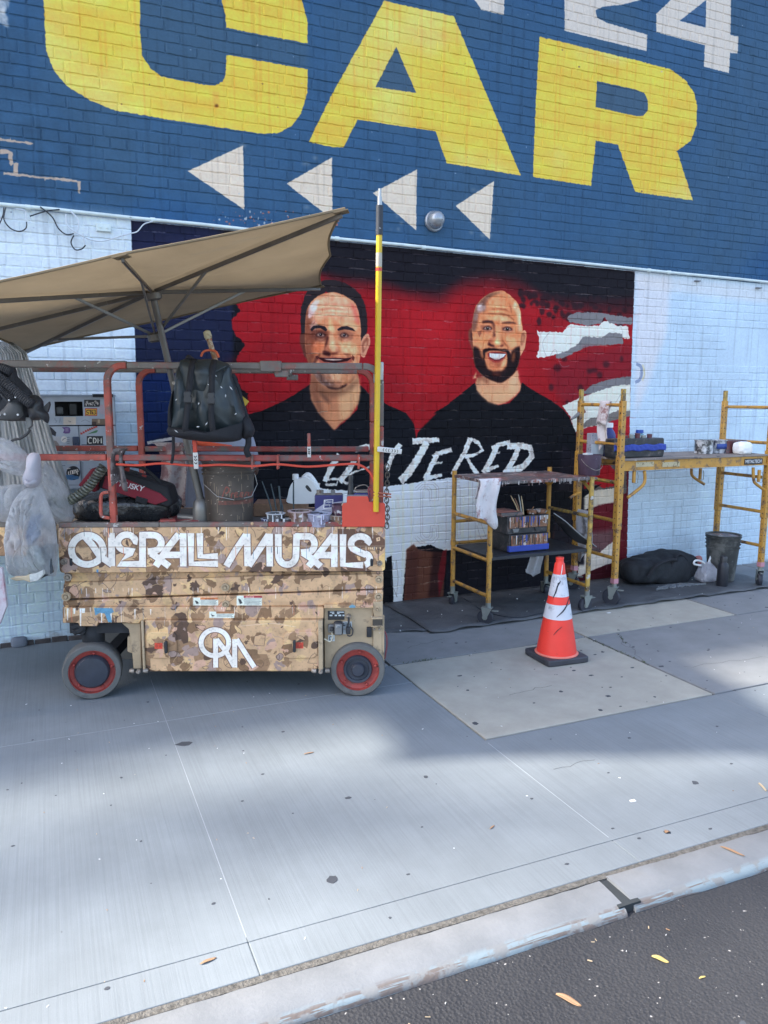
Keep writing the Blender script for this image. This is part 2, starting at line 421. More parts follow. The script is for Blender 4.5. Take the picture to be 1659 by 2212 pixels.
    for _ in range(60):
        x=r.uniform(520,1360); y=r.uniform(650,940); c.ell((x,y),r.uniform(15,60),r.uniform(8,30),(164,26,38) if r.random()<.5 else (120,18,30),9,.35)
    P([(860,650),(1000,640),(990,800),(900,900),(850,760)],(164,22,34),16,.6)
    # black spray fading into red along the top
    for q,s,a in (([(480,470),(1400,560),(1400,640),(1290,650),(1180,640),(1120,600),(1060,590),(1000,600),(950,628),(880,625),(830,605),(760,600),(700,590),(600,600),(480,560)],7,1),
                  ([(690,500),(1400,600),(1400,690),(1310,680),(1230,670),(1160,640),(1060,612),(990,622),(950,655),(900,640),(800,618),(700,610)],16,.75)):
        P(q,(20,18,28),s,a)
    for _ in range(70):
        t=r.random(); x=1120+t*230+r.normal(0,12); y=630+t*20+abs(r.normal(0,26)); c.ell((x,y),r.uniform(3,8),r.uniform(4,10),(38,18,28),1,.8,rough=2)
    # maroon right
    P([(1180,800),(1250,770),(1372,740),(1372,1300),(1300,1300),(1290,1000),(1230,900)],(110,22,38),8,.75)
    for _ in range(16): c.ell((r.uniform(1180,1360),r.uniform(770,880)),r.uniform(3,9),r.uniform(5,10),(50,16,28),2,.8,rough=2)
    # white and grey drips, upper right
    q=lambda p: zz(1350,850,700,p)
    P(q([(945,530),(960,545),(1060,545),(1140,550),(1170,510),(1200,485),(1300,500),(1420,500),(1450,470),(1500,460),(1560,500),(1640,500),(1660,600),(1560,590),(1450,600),(1300,600),(1240,660),(1180,700),(1090,720),(1000,745),(940,745),(965,640)]),(208,212,220),0,1,3)
    P(q([(1180,430),(1250,395),(1400,395),(1560,420),(1680,440),(1680,490),(1500,480),(1460,430),(1440,480),(1330,500),(1250,480),(1190,470)]),(112,116,128),0,1,3)
    P(q([(1090,720),(1180,690),(1260,640),(1300,580),(1440,590),(1500,550),(1600,560),(1610,640),(1440,650),(1330,660),(1200,720),(1130,750),(1090,745)]),(112,116,128),0,1,3)
    P(q([(1290,660),(1440,655),(1440,700),(1300,700)]),(112,24,38),4,.6)
    P(q([(1300,1010),(1360,960),(1500,910),(1680,885),(1680,960),(1500,985),(1400,1020),(1320,1030)]),(108,112,124),0,1,3)
    P(q([(1140,1120),(1290,1050),(1450,990),(1560,960),(1690,950),(1690,1330),(1240,1330),(1200,1200)]),(206,211,214),0,1,3)
    P(q([(1270,1270),(1360,1210),(1480,1190),(1560,1150),(1690,1150),(1690,1210),(1560,1230),(1400,1270),(1280,1290)]),(108,108,112),0,1,4)
    P(q([(1240,1320),(1300,1290),(1450,1260),(1560,1220),(1690,1190),(1690,1500),(1260,1500)]),(150,24,40),0,1,2)
    # lower right bands
    s=lambda p: zz(1750,1200,750,p)
    P(s([(330,640),(640,640),(640,900),(300,900)]),(88,88,94),0,1,3)
    P(s([(350,690),(520,690),(600,790),(600,830),(480,860),(400,830),(330,880),(280,930),(300,990),(250,930),(330,830)]),(150,24,36),0,1,3)
    P(s([(280,900),(330,880),(480,870),(570,860),(600,930),(590,960),(440,985),(310,1030)]),(192,194,194),0,1,3)
    P(s([(170,980),(270,930),(320,1040),(290,1200),(300,1520),(100,1560),(110,1200)]),(86,46,38),3)
    P(s([(310,1040),(440,985),(600,955),(600,1230),(520,1280),(360,1300),(300,1240)]),(86,18,32),2)
    P(s([(340,1180),(450,1170),(560,1150),(520,1300),(430,1330),(300,1400)]),(100,92,98),6,.7)
    P(s([(300,1395),(340,1330),(430,1335),(550,1240),(575,1400),(400,1450),(285,1505)]),(196,196,198),0,1,2)
    P(s([(285,1505),(420,1440),(590,1380),(620,1560),(250,1580)]),(58,16,28),0,1,1)
    # --- shirts
    BK=(10,10,17)
    z1=lambda p: zz(850,850,500,p)
    P(z1([(-450,1720),(-120,1650),(0,1620),(200,1530),(350,1450),(470,1370),(530,1330),(560,1500),(640,1650),(790,1830),(900,1740),(1040,1600),(1060,1350),(1080,1345),(1160,1430),(1380,1560),(1560,1640),(1659,1760),(1900,2500),(-600,2500)]),BK,0,1,1)
    z2=q
    P(z2([(-400,1500),(20,1330),(100,1200),(250,1110),(360,1020),(462,940),(520,1020),(640,1110),(730,1095),(810,1010),(825,935),(900,990),(1060,1080),(1150,1150),(1195,1210),(1245,1330),(1260,1500),(1262,1900),(-400,1900)]),BK,0,1,1)
    P([(1215,960),(1240,980),(1262,1050),(1262,1220),(1190,1220)],(26,24,34),2)
    P([(1249,1060),(1300,1045),(1225,1100),(1190,1110),(1190,1060)],BK,0)
    P(z1([(-30,1760),(100,1640),(400,1500),(450,1500),(420,2200),(-200,2200)]),(18,18,28),6,.7)
    P(z1([(390,1480),(500,1350),(540,1400),(640,1650),(790,1830),(800,2200),(560,2300),(420,1800)]),(20,18,26),4,.8)
    P([(545,930),(900,900),(900,1080),(545,1100)],(14,20,34),10,.4)
    P([(900,960),(1180,960),(1180,1180),(900,1180)],(14,20,36),12,.4)
    P([(902,935),(899,950),(890,880),(870,850),(1000,850),(930,880)],RD,0)
    P(z2([(-10,1200),(20,1330),(80,1210),(20,1150)]),RD,0)
    # ================= first portrait
    c.setclip()
    def boost(k):
        m=c.clip[:,:,None]; st=(vnoise(c.h,c.w,7,oct=2)-.5)[:,:,None]; L=c.c.mean(2,keepdims=True); c.c[:]=c.c*(1-m)+m*np.clip((c.c-105)*1.22+105*k+st*44*(L/150)+np.array((-4,-1,3)),6,244)
    HR=(34,28,34)
    P(z1([(425,620),(432,500),(470,380),(520,300),(600,235),(690,200),(800,205),(900,235),(1000,290),(1075,370),(1125,480),(1145,600),(1148,760),(1105,880),(1060,900),(1000,500),(700,330),(500,520),(490,800),(430,800)]),HR,0,1,1.5,sm=False)
    # ears, neck
    P(z1([(445,785),(420,800),(420,880),(445,960),(470,1030),(500,1040),(500,800)]),(92,52,44),1,sm=True)
    P(z1([(1075,880),(1120,800),(1155,785),(1175,830),(1176,900),(1150,960),(1120,1035),(1090,1035),(1070,990)]),(196,140,118),0,sm=True)
    P(z1([(1090,900),(1130,830),(1155,830),(1155,890),(1120,960),(1095,990)]),(140,82,66),1,sm=True)
    P(z1([(1110,910),(1140,860),(1140,910),(1112,960)]),(190,140,116),1,sm=True)
    P(z1([(540,1200),(525,1380),(540,1500),(620,1640),(700,1730),(790,1830),(840,1770),(960,1680),(1050,1540),(1070,1400),(1045,1200)]),(176,120,92),1,1,1)
    P(z1([(830,1300),(1060,1250),(1066,1420),(1040,1540),(940,1680),(850,1740),(835,1500)]),(206,164,128),3,.85)
    P(z1([(540,1210),(530,1400),(600,1590),(680,1690),(650,1560),(620,1440),(620,1300)]),(120,76,60),3,.8)
    P(z1([(620,1380),(700,1440),(760,1540),(700,1520),(640,1450)]),(86,58,50),3,.8); P(z1([(690,1650),(790,1820),(840,1760),(820,1600)]),(196,140,106),3,.6)
    P(z1([(600,1320),(760,1400),(900,1370),(1040,1260),(1050,1330),(900,1440),(760,1480),(640,1420)]),(110,74,58),4,.7)
    # face
    face=[(482,620),(500,510),(560,420),(640,365),(760,338),(860,355),(960,410),(1020,460),(1055,560),(1075,700),(1078,860),(1072,1000),(1050,1150),(1010,1270),(920,1350),(820,1390),(720,1375),(620,1310),(545,1200),(500,1070),(482,960),(472,800)]
    P(z1(face),(188,130,100),0,1,1,sm=True)
    c.setclip(z1(face),1)
    S=lambda p,col,so=4,a=.8,**k: P(z1(p),col,so*.5 if so>1 else so,a,**k)
    S([(460,500),(560,500),(600,640),(560,760),(600,960),(560,1100),(620,1400),(440,1400),(440,500)],(122,74,58),7,.9)
    S([(520,480),(760,330),(1000,430),(1060,640),(860,640),(700,600),(560,660)],(206,156,130),8,.9)
    S([(510,520),(560,440),(630,420),(600,520),(540,610),(510,620)],(200,182,188),3,.8,tex=.4)
    for i in range(26):
        x=500+r.random()*80; y=430+r.random()*500; S([(x,y),(x+34,y-34),(x+40,y-28),(x+6,y+7)],(206,186,190),1,.7)
    S([(640,400),(760,350),(900,400),(1000,480),(1020,600),(930,560),(800,480),(680,460)],(212,150,128),6,.6)
    S([(960,440),(1030,480),(1060,600),(1062,700),(1010,640)],(200,104,96),5,.7)
    for yy in (470,520,560,600): S([(600,yy),(760,yy-14),(950,yy+6),(950,yy+14),(760,yy-2),(600,yy+12)],(160,106,88),2,.55)
    for yy in (495,545,585): S([(620,yy),(760,yy-14),(940,yy+6),(940,yy+14),(760,yy-2),(620,yy+10)],(226,186,160),2,.6)
    S([(730,620),(760,620),(790,760),(760,780),(730,760)],(222,176,138),4,.8)
    S([(830,640),(1000,660),(1050,720),(1030,750),(850,700)],(216,170,138),5,.7)
    # sockets
    S([(540,740),(640,730),(735,760),(730,850),(640,870),(560,850),(520,800)],(112,68,56),5,.95)
    S([(830,740),(940,740),(1010,780),(980,860),(880,870),(830,830)],(146,98,80),5,.9)
    # nose
    S([(720,760),(700,900),(650,1000),(560,1080),(640,1060),(760,1050),(830,1010),(850,970),(800,900),(780,780)],(150,96,74),4,.7)
    S([(715,800),(735,820),(700,930),(680,960),(690,900)],(78,44,40),3,.9)
    S([(740,780),(780,780),(800,900),(830,960),(790,990),(740,960),(735,880)],(218,170,138),4,.9)
    S([(655,975),(690,960),(740,985),(760,1010),(730,1030),(670,1010)],(70,38,36),3,.95)
    S([(690,930),(720,925),(720,965),(695,970)],(170,112,92),2,.9); S([(800,930),(835,935),(840,970),(805,985)],(190,136,112),2,.9)
    S([(750,990),(800,985),(830,975),(820,1000),(770,1012)],(100,56,48),2,.8)
    # cheeks
    S([(560,880),(640,890),(690,900),(660,980),(600,1020),(550,980)],(186,112,80),6,.85)
    S([(840,880),(960,870),(1040,900),(1040,1000),(960,1040),(880,990)],(214,164,130),7,.9)
    S([(880,990),(960,1000),(1000,1060),(990,1120),(960,1060),(900,1010)],(130,82,64),3,.8)
    S([(930,1010),(990,1050),(1040,1040),(1040,1180),(960,1160),(985,1090)],(190,140,112),4,.8)
    S([(640,1000),(580,1040),(560,1100),(580,1110),(620,1060)],(92,54,46),3,.85)
    # mouth
    S([(590,1040),(640,1044),(780,1036),(900,1046),(1000,1040),(960,1100),(800,1135),(650,1110)],(160,92,80),3,.95)
    S([(600,1038),(700,1046),(800,1044),(900,1050),(985,1040),(930,1082),(800,1100),(680,1088)],(60,28,30),1.2,1); S([(680,1056),(740,1056),(820,1058),(890,1061),(850,1070),(780,1074),(710,1067)],(184,172,168),.8,.9); S([(585,1030),(610,1020),(620,1060),(600,1060)],(80,42,38),1.5,.9); S([(985,1010),(1010,1040),(1000,1080),(980,1060)],(92,50,42),1.5,.9)
    # jaw, stubble
    S([(500,1020),(560,1120),(700,1180),(860,1190),(1040,1160),(1060,1100),(1020,1280),(900,1380),(760,1400),(620,1320),(530,1200)],(128,94,78),6,.75,tex=.4)
    S([(560,1180),(640,1190),(700,1290),(800,1330),(760,1380),(660,1340),(590,1270)],(92,74,72),4,.8,tex=.5)
    for i in range(60):
        x=570+r.random()*200; y=1190+r.random()*150; S([(x,y),(x+22,y+20),(x+18,y+24)],(190,178,180),1,.5)
    S([(740,1200),(860,1195),(900,1230),(860,1300),(760,1290)],(206,160,130),5,.8)
    S([(860,1240),(1000,1180),(1030,1200),(960,1310),(860,1350)],(186,136,104),5,.7)
    S([(700,1350),(830,1370),(930,1320),(900,1400),(740,1410)],(52,36,34),3,.8)
    # brows, eyes
    S([(530,735),(560,700),(620,688),(690,705),(715,740),(700,760),(640,725),(580,728),(545,760)],(46,38,42),1.5,1)
    S([(822,735),(870,705),(930,700),(990,725),(1022,760),(960,745),(900,738),(830,752)],(52,44,48),1.5,1)
    for x0,y0,wd in ((645,795,56),(900,800,50)):
        S([(x0-wd,y0+4),(x0-wd/2,y0-24),(x0,y0-30),(x0+wd/2,y0-20),(x0+wd,y0+10),(x0+wd/3,y0+26),(x0-wd/2,y0+24)],(58,34,32),2,.95,sm=True)
        S([(x0-wd*.75,y0+4),(x0-10,y0-18),(x0+wd*.75,y0+8),(x0,y0+18)],(164,138,130),1,.95,sm=True)
        c.ell(z1([(x0,y0-1)])[0],3.4,3.3,(44,30,32),0); c.ell(z1([(x0-5,y0-6)])[0],.9,.9,(225,225,225),0)
        S([(x0-wd,y0+36),(x0,y0+50),(x0+wd,y0+34),(x0,y0+64)],(212,164,140),3,.6)
    boost(.98)
    c.setclip()
    # ================= second portrait
    y_=lambda p: zz(1500,920,240,p,1517)
    P(y_([(235,1980),(325,1830),(320,2000),(300,2050),(330,2212),(420,2330),(560,2450),(740,2510),(920,2480),(1100,2350),(1220,2230),(1240,2100),(1200,2010),(1170,1800)]),(196,146,116),1,1,1)
    P(y_([(330,1850),(420,1900),(600,2010),(560,2110),(420,2000),(350,2100)]),(120,72,56),3,.7); P(y_([(980,2010),(1170,1830),(1200,2060),(1180,2240),(1000,2380)]),(214,172,142),4,.8)
    P(y_([(330,2180),(600,2200),(1000,2180),(1180,2140),(1080,2330),(900,2450),(740,2490),(560,2430),(400,2280)]),(208,162,128),5,.8)
    P(y_([(235,930),(175,960),(155,1060),(165,1180),(200,1300),(240,1400),(280,1350),(280,980)]),(120,66,54),1,sm=True); P(y_([(215,1000),(185,1080),(215,1200),(250,1220),(240,1040)]),(62,34,34),2,.9)
    P(y_([(1215,1060),(1260,1000),(1320,985),(1352,1060),(1345,1180),(1320,1340),(1260,1450),(1220,1500),(1200,1300)]),(206,150,120),0,sm=True)
    P(y_([(1225,1120),(1260,1040),(1310,1040),(1325,1120),(1290,1240),(1240,1300)]),(130,74,58),2,.9,sm=True); P(y_([(1260,1100),(1295,1090),(1290,1200),(1255,1250)]),(196,146,112),2,.9)
    f2=[(230,940),(245,760),(270,620),(320,470),(420,340),(560,240),(700,185),(850,165),(960,220),(1080,320),(1170,420),(1225,560),(1250,760),(1270,960),(1240,1100),(1220,1300),(1220,1500),(1190,1680),(1110,1850),(1000,1960),(840,2060),(700,2040),(520,1960),(380,1850),(290,1700),(255,1500),(255,1350),(240,1150)]
    P(y_(f2),(196,134,100),0,1,1,sm=True)
    c.setclip(y_(f2),1); S=lambda p,col,so=4,a=.8,**k: P(y_(p),col,so*.5 if so>1 else so,a,**k)
    S([(200,700),(340,420),(560,220),(700,190),(600,320),(520,420),(520,560),(360,640),(350,800),(300,1000),(200,1000)],(112,82,74),6,.9)
    S([(500,250),(700,190),(860,170),(800,230),(640,290),(540,330)],(118,90,74),5,.7)
    S([(330,470),(430,430),(520,480),(480,580),(340,600)],(176,160,164),4,.8,tex=.4); S([(360,450),(440,440),(420,500),(350,510)],(206,196,200),3,.8)
    S([(280,640),(360,620),(330,760),(270,800)],(150,130,130),5,.6)
    S([(560,350),(700,290),(900,290),(1040,420),(1080,600),(900,520),(700,480),(560,480)],(206,136,102),8,.7)
    S([(1100,360),(1200,520),(1240,720),(1260,1000),(1180,1000),(1170,700),(1080,520)],(206,178,150),5,.9); S([(1180,480),(1225,640),(1235,720),(1200,700)],(190,186,160),3,.7)
    for p,a in (([(460,640),(640,620),(860,625),(1000,670),(1100,760),(1090,790),(960,690),(800,650),(600,650)],.8),([(560,560),(760,520),(920,540),(1020,610),(900,565),(740,550)],.7),([(1000,420),(1050,500),(1040,640),(1010,560)],.6)):
        S(p,(128,78,58),2.5,a)
    S([(560,600),(760,580),(920,600),(880,620),(700,612)],(232,178,136),2,.8); S([(600,490),(780,480),(960,510),(900,525),(700,510)],(224,170,132),2,.7); S([(540,690),(800,670),(1010,720),(1090,820),(900,800),(780,780),(560,760)],(214,164,128),6,.8)
    S([(800,690),(850,680),(880,800),(820,810)],(228,186,150),4,.7)
    # brows
    S([(430,800),(520,780),(640,790),(700,850),(700,1000),(720,1100),(660,1140),(680,950),(640,830),(520,820)],(74,46,44),4,.9)
    S([(440,795),(560,778),(660,795),(670,830),(560,818),(440,830)],(64,44,44),2,.9); S([(840,820),(960,800),(1100,810),(1150,850),(1020,840),(860,840)],(78,54,50),2.5,.9)
    # sockets and eyes
    S([(390,880),(520,870),(640,900),(650,990),(560,1020),(420,990)],(140,88,70),5,.8); S([(830,920),(960,900),(1060,940),(1090,1010),(960,1020),(850,990)],(140,88,72),5,.8)
    for x0,y0,wd in ((548,940,100),(955,955,105)):
        S([(x0-wd,y0+10),(x0-wd/2,y0-40),(x0,y0-54),(x0+wd/2,y0-40),(x0+wd,y0+14),(x0,y0+40)],(58,34,34),2,.95,sm=True)
        S([(x0-wd*.78,y0+8),(x0,y0-34),(x0+wd*.75,y0+14),(x0,y0+28)],(168,146,136),1,.95,sm=True)
        c.ell(y_([(x0,y0)])[0],3.5,3.4,(52,36,32),0); c.ell(y_([(x0,y0)])[0],1.5,1.5,(20,16,18),0); c.ell(y_([(x0+6,y0-14)])[0],.9,.9,(235,235,235),0)
        S([(x0-wd,y0+40),(x0,y0+62),(x0+wd,y0+40),(x0,y0+90)],(220,170,148),3,.7); S([(x0-wd*.9,y0+70),(x0,y0+100),(x0+wd*.9,y0+70),(x0,y0+112)],(140,92,78),3,.6)
        S([(x0-wd,y0-40),(x0,y0-84),(x0+wd,y0-40),(x0,y0-66)],(214,160,130),2,.7)
    for i in range(5): S([(340+i*8,1010+i*24),(420,980+i*10),(430,990+i*10),(350+i*8,1040+i*24)],(132,84,70),1.5,.7)
    # nose
    S([(640,1100),(600,1180),(560,1260),(640,1330),(780,1350),(880,1290),(880,1200),(840,1140),(760,1150)],(168,108,80),5,.7)
    S([(720,900),(800,900),(830,1100),(790,1180),(720,1160)],(214,158,122),5,.8); S([(700,1180),(790,1160),(840,1210),(800,1290),(720,1290),(680,1230)],(222,166,124),5,.95); c.ell(y_([(760,1230)])[0],5,4,(246,210,170),2,.9)
    S([(620,1270),(680,1290),(700,1330),(600,1310),(540,1280),(580,1200)],(64,36,36),3,.9); S([(800,1300),(880,1270),(870,1310),(800,1320)],(92,48,42),2,.9); S([(740,1330),(830,1325),(780,1356)],(236,180,140),2,.8)
    S([(580,1150),(640,1150),(640,1240),(590,1250)],(160,98,78),3,.8); S([(850,1160),(900,1230),(960,1280),(1010,1380),(970,1340),(880,1250)],(132,80,62),3,.7)
    # cheeks
    S([(350,1150),(480,1120),(560,1160),(520,1260),(440,1360),(380,1300)],(206,142,104),8,.9); S([(920,1110),(1100,1120),(1170,1200),(1120,1320),(1000,1340),(950,1230)],(210,156,120),8,.9)
    # beard
    B=(48,32,32)
    S([(240,1310),(340,1330),(400,1400),(440,1500),(500,1640),(560,1780),(680,1830),(840,1820),(930,1740),(980,1600),(1010,1500),(1060,1400),(1120,1330),(1240,1300),(1240,1700),(1100,1900),(860,2100),(640,2080),(380,1900),(240,1700)],B,4,1,rough=2)
    S([(450,1400),(500,1350),(640,1340),(780,1370),(900,1360),(990,1390),(1030,1480),(1020,1640),(950,1720),(960,1560),(940,1460),(800,1410),(600,1410),(510,1450),(490,1600),(520,1720),(460,1620)],B,3,1,rough=1.5)
    S([(1060,1480),(1100,1400),(1130,1500),(1090,1640),(1040,1620)],(150,96,62),5,.6); S([(380,1420),(420,1420),(470,1560),(430,1560)],(170,112,80),4,.7)
    S([(640,1840),(820,1850),(800,1960),(660,1960)],(98,58,46),7,.7)
    for i in range(70):
        t=r.random(); x=300+t*820; yy=1950-((t-.5)**2)*900+r.random()*70; S([(x,yy-50),(x+10,yy+20),(x+16,yy-46)],(34,24,28),1,.8)
    # mouth
    S([(500,1440),(600,1400),(780,1405),(930,1430),(950,1500),(900,1700),(780,1800),(640,1790),(540,1680),(500,1560)],(184,122,92),3,.95)
    S([(540,1450),(640,1420),(800,1425),(940,1445),(930,1500),(880,1590),(780,1650),(680,1650),(590,1590),(550,1520)],(150,70,66),2,.95)
    S([(570,1455),(700,1440),(840,1450),(935,1462),(890,1540),(800,1600),(700,1600),(620,1560),(580,1520)],(70,26,34),1,.95)
    S([(585,1450),(720,1462),(930,1468),(880,1530),(790,1580),(700,1582),(650,1560),(590,1525)],(204,200,202),.6,1)
    for x,a,b in ((628,1465,1545),(662,1468,1566),(722,1470,1582),(795,1470,1576),(850,1470,1550)): S([(x-3,a),(x+3,a),(x+3,b),(x-3,b)],(160,160,176),.5,.8)
    S([(600,1620),(700,1660),(800,1655),(870,1620),(800,1720),(700,1720)],(150,90,72),4,.7); S([(900,1560),(940,1520),(930,1640),(860,1740),(800,1780),(850,1680)],(224,172,134),4,.8)
    boost(.96)
    c.setclip()
    # --- mural lettering and primer
    WP=(222,228,236)
    P(E0 and [(750,1060),(790,1058),(838,1050),(900,1042),(950,1035),(1000,1028),(1075,1036),(1068,1120),(1060,1192),(1035,1190),(1000,1187),(960,1190),(930,1176),(880,1186),(869,1300),(849,1303),(840,1225),(833,1210),(700,1330),(690,1120),(680,1054)],WP,0,1,2.5)
    P([(849,1300),(850,1290),(846,1200),(835,1205),(835,1320)],BK,0)
    P([(878,1187),(893,1175),(905,1188),(960,1195),(958,1290),(872,1302),(876,1240)],(92,60,52),1,1,1)
    P([(880,1190),(905,1190),(900,1290),(874,1296)],(70,42,40),4,.8); P([(935,1190),(960,1195),(950,1290),(925,1290)],(44,24,28),3,.9); P([(956,1190),(966,1187),(962,1240),(948,1290),(946,1240)],(96,26,36),1)
    P([(966,1190),(1010,1186),(1190,1195),(1215,1200),(1205,1275),(960,1295)],(20,22,34),1,1,1.5)
    t=lambda p: zz(950,1350,900,p)
    def ls(p,w=13,we=None,col=WP,**k): c.line(t(p),w*.55,col,0,.97,2.2,wend=we and we*.55,tex=.35,**k)
    ls([(725,160),(800,155),(885,150)],26,18); ls([(810,165),(770,240),(700,350),(650,400)],30,34)
    ls([(650,175),(600,250),(572,335)],22,18); ls([(960,208),(870,235),(845,255)],20,16); ls([(870,240),(840,300),(800,385)],22,22); ls([(830,298),(905,285)],14,8); ls([(790,385),(850,372),(900,362)],20,14)
    ls([(1070,140),(1040,220),(960,360)],24,18); ls([(1070,145),(1120,170),(1145,215),(1090,245),(1040,250)],15,14); ls([(1045,245),(1080,310),(1120,365)],14,20)
    ls([(1310,165),(1240,180),(1200,200)],20,16); ls([(1230,190),(1200,260),(1150,350)],24,24); ls([(1200,235),(1250,225)],14,8); ls([(1165,335),(1240,305)],22,10)
    ls([(1290,190),(1380,185),(1430,200),(1440,250),(1390,310),(1270,358)],26,30); ls([(1360,200),(1330,270),(1280,350)],26,26)
    ls([(380,210),(430,196),(490,192)],20,24); ls([(285,238),(238,310),(198,400)],24,20); ls([(385,255),(342,330),(288,402)],20,24); ls([(340,100+270),(360,350),(500,300)],8,8,)
    ls([(150,460),(165,410)],20,10); ls([(195,390),(275,385),(270,420),(200,420)],9,9); ls([(290,380),(330,415),(350,400)],10,10)
    P(t([(690,-10),(870,-10),(790,70),(755,105),(735,60)]),RD,1)
    # pencil outlines
    PN=(128,138,168)
    for p in ([(740,440),(780,405),(850,405),(880,435),(880,515),(825,515),(825,460),(810,440),(795,440),(785,460),(785,720),(800,735),(820,735),(830,720),(830,665),(880,665),(880,735),(850,772),(770,772),(738,740)],
              [(752,450),(785,418),(845,418),(866,440),(866,505),(838,505),(838,450),(820,430),(790,430),(773,450),(773,730),(790,748),(825,748),(842,730),(842,680),(868,680),(868,728),(842,758),(780,758),(752,730)],
              [(910,405),(1010,405),(1010,425),(925,425),(925,770),(910,770)],[(945,430),(1010,430),(1010,600),(960,600),(960,620),(1010,620),(1010,720),(945,720)],
              [(1060,400),(1060,780),(1100,780),(1100,430),(1190,430)],[(1085,405),(1085,620),(1130,640),(1190,800),(1150,800),(1110,660)]):
        c.line(t(p),1.1,PN,0,.75,0,closed=False)
    P(t([(620,480),(650,480),(655,720),(625,740)]),(188,196,206),3,.6)
    P(t([(700,770),(800,755),(800,775),(720,780)]),(140,146,160),2,.5,3,tex=.8); P(t([(1010,735),(1150,720),(1200,715),(1150,745)]),(120,126,140),2,.5,3,tex=.8)
    c.line([(849,1215),(845,1260),(858,1290)],1,(90,94,110),0,.8); c.line([(856,1210),(860,1250),(856,1290)],1,(90,94,110),0,.7)
    # sketch lines on whites, ring sign at right
    for p in ([(1185,775),(1200,755),(1212,790),(1230,790)],[(1190,715),(1172,740),(1180,770)],[(1330,870),(1345,850),(1350,890)],[(1330,1160),(1318,1180),(1310,1230)],[(1338,700),(1345,720),(1340,760)]): c.line(p,1,(120,126,140),0,.7,sm=True)
    c.line([(1374,786),(1384,792),(1386,806),(1382,820),(1372,826)],8,(118,138,178),0,.9,1,sm=True); c.line([(1388,788),(1392,806),(1388,822)],3,(190,180,110),1,.7,1,sm=True)
    # light scuffs along the courses of the dark paint
    for i in range(900):
        x=r.uniform(.6,4.78); z=round(r.uniform(.1,2.75)/.0702)*.0702+.002; L_=r.uniform(.03,.16)
        a=c.px([(x,z),(x+L_,z+r.normal(0,.003))],True)
        X_=int(np.clip(a[0,0],0,c.w-1)); Z_=int(np.clip(a[0,1],0,c.h-1)); b=c.c[Z_,X_]
        if b.sum()<330: c.line([(x,z),(x+L_*.5,z+r.normal(0,.004)),(x+L_,z)],1.2,tuple(np.minimum(b+80,165)),0,.6,1,raw=True,tex=.6)
    # red and white flecks on blue above the pipe
    for i in range(70): c.ell((r.uniform(460,735),r.uniform(455,500)),r.uniform(.5,3),r.uniform(.5,3),(190,110,90) if r.random()<.6 else (190,200,215),0,.7,rough=1)
    for i in range(46): c.ell((r.uniform(0,1659),r.uniform(0,500)),r.uniform(.8,2.5),r.uniform(.8,2.2),(40,52,74) if r.random()<.6 else (150,170,200),0,.6)
    for i in range(500):
        x=r.uniform(.6,4.78); z=r.uniform(.1,2.7); c.ell((x,z),.004,.004,(150,150,160),0,.25,) if False else None
    c.c*= (1+(vnoise(c.h,c.w,3,oct=1)-.5)*.05)[:,:,None]
    # upward strokes where water ran
    dr=vnoise(c.h,c.w,5,oct=2,cy=150); c.c*=(1-.07*np.clip((dr-.62)*6,0,1))[:,:,None]
paint_wall()
wall_im=cv.image('wall_paint')
t=NT('painted_brick'); pc=t.pos(); col=planar(t,wall_im,cv,pc)
nn=t.noise(26,5,.6,pc); col=t.mix(t.ramp(nn,[(.3,.05),(.7,0.)]),col,(.1,.11,.13)); 
oi=t.add('ShaderNodeObjectInfo').outputs['Random']
col=t.mix(1.0,col,t.ramp(oi,[(0,(.93,.93,.93)),(1,(1.0,1.0,1.0))]),'MULTIPLY')
t.ln(col,t.b.inputs['Base Color']); t.b.inputs['Roughness'].default_value=.62; t.b.inputs['Specular IOR Level'].default_value=.12
h=t.math('ADD',t.noise(150,4,.65,pc),t.math('MULTIPLY',t.noise(34,3,.6,pc,.6),1.4)); t.bump(h,.55,.0035)
M_WALL=t.mat
def concrete(name,col,vs=3,lines=False,dark=.0):
    t=NT(name); co=t.pos(); a=t.noise(vs,6,.65,co); c=t.mix(t.ramp(a,[(.3,0.),(.72,1.)]),tuple(x*.86 for x in col),tuple(min(1,x*1.1) for x in col))
    sp=t.noise(260,2,.5,co); c=t.mix(t.ramp(sp,[(.62,0.),(.7,.35)]),c,tuple(x*.55 for x in col))
    w=t.noise(.9,5,.6,co); c=t.mix(t.ramp(w,[(.45,0.),(.75,.45)]),c,tuple(x*.8 for x in col))
    h=t.noise(180,4,.6,co)
    if lines:   # broom finish running towards the wall
        mp=t.add('ShaderNodeMapping'); t.ln(co,mp.inputs[0]); mp.inputs['Scale'].default_value=(110,1.2,1)
        ln_=t.noise(1,4,.6,mp.outputs[0]); c=t.mix(t.ramp(ln_,[(.35,.16),(.55,0.)]),c,tuple(x*.45 for x in col)); h=t.math('ADD',t.math('MULTIPLY',h,.4),ln_)
    t.ln(c,t.b.inputs['Base Color']); t.b.inputs['Roughness'].default_value=.82; t.b.inputs['Specular IOR Level'].default_value=.3
    t.bump(h,.35,.003); return t.mat
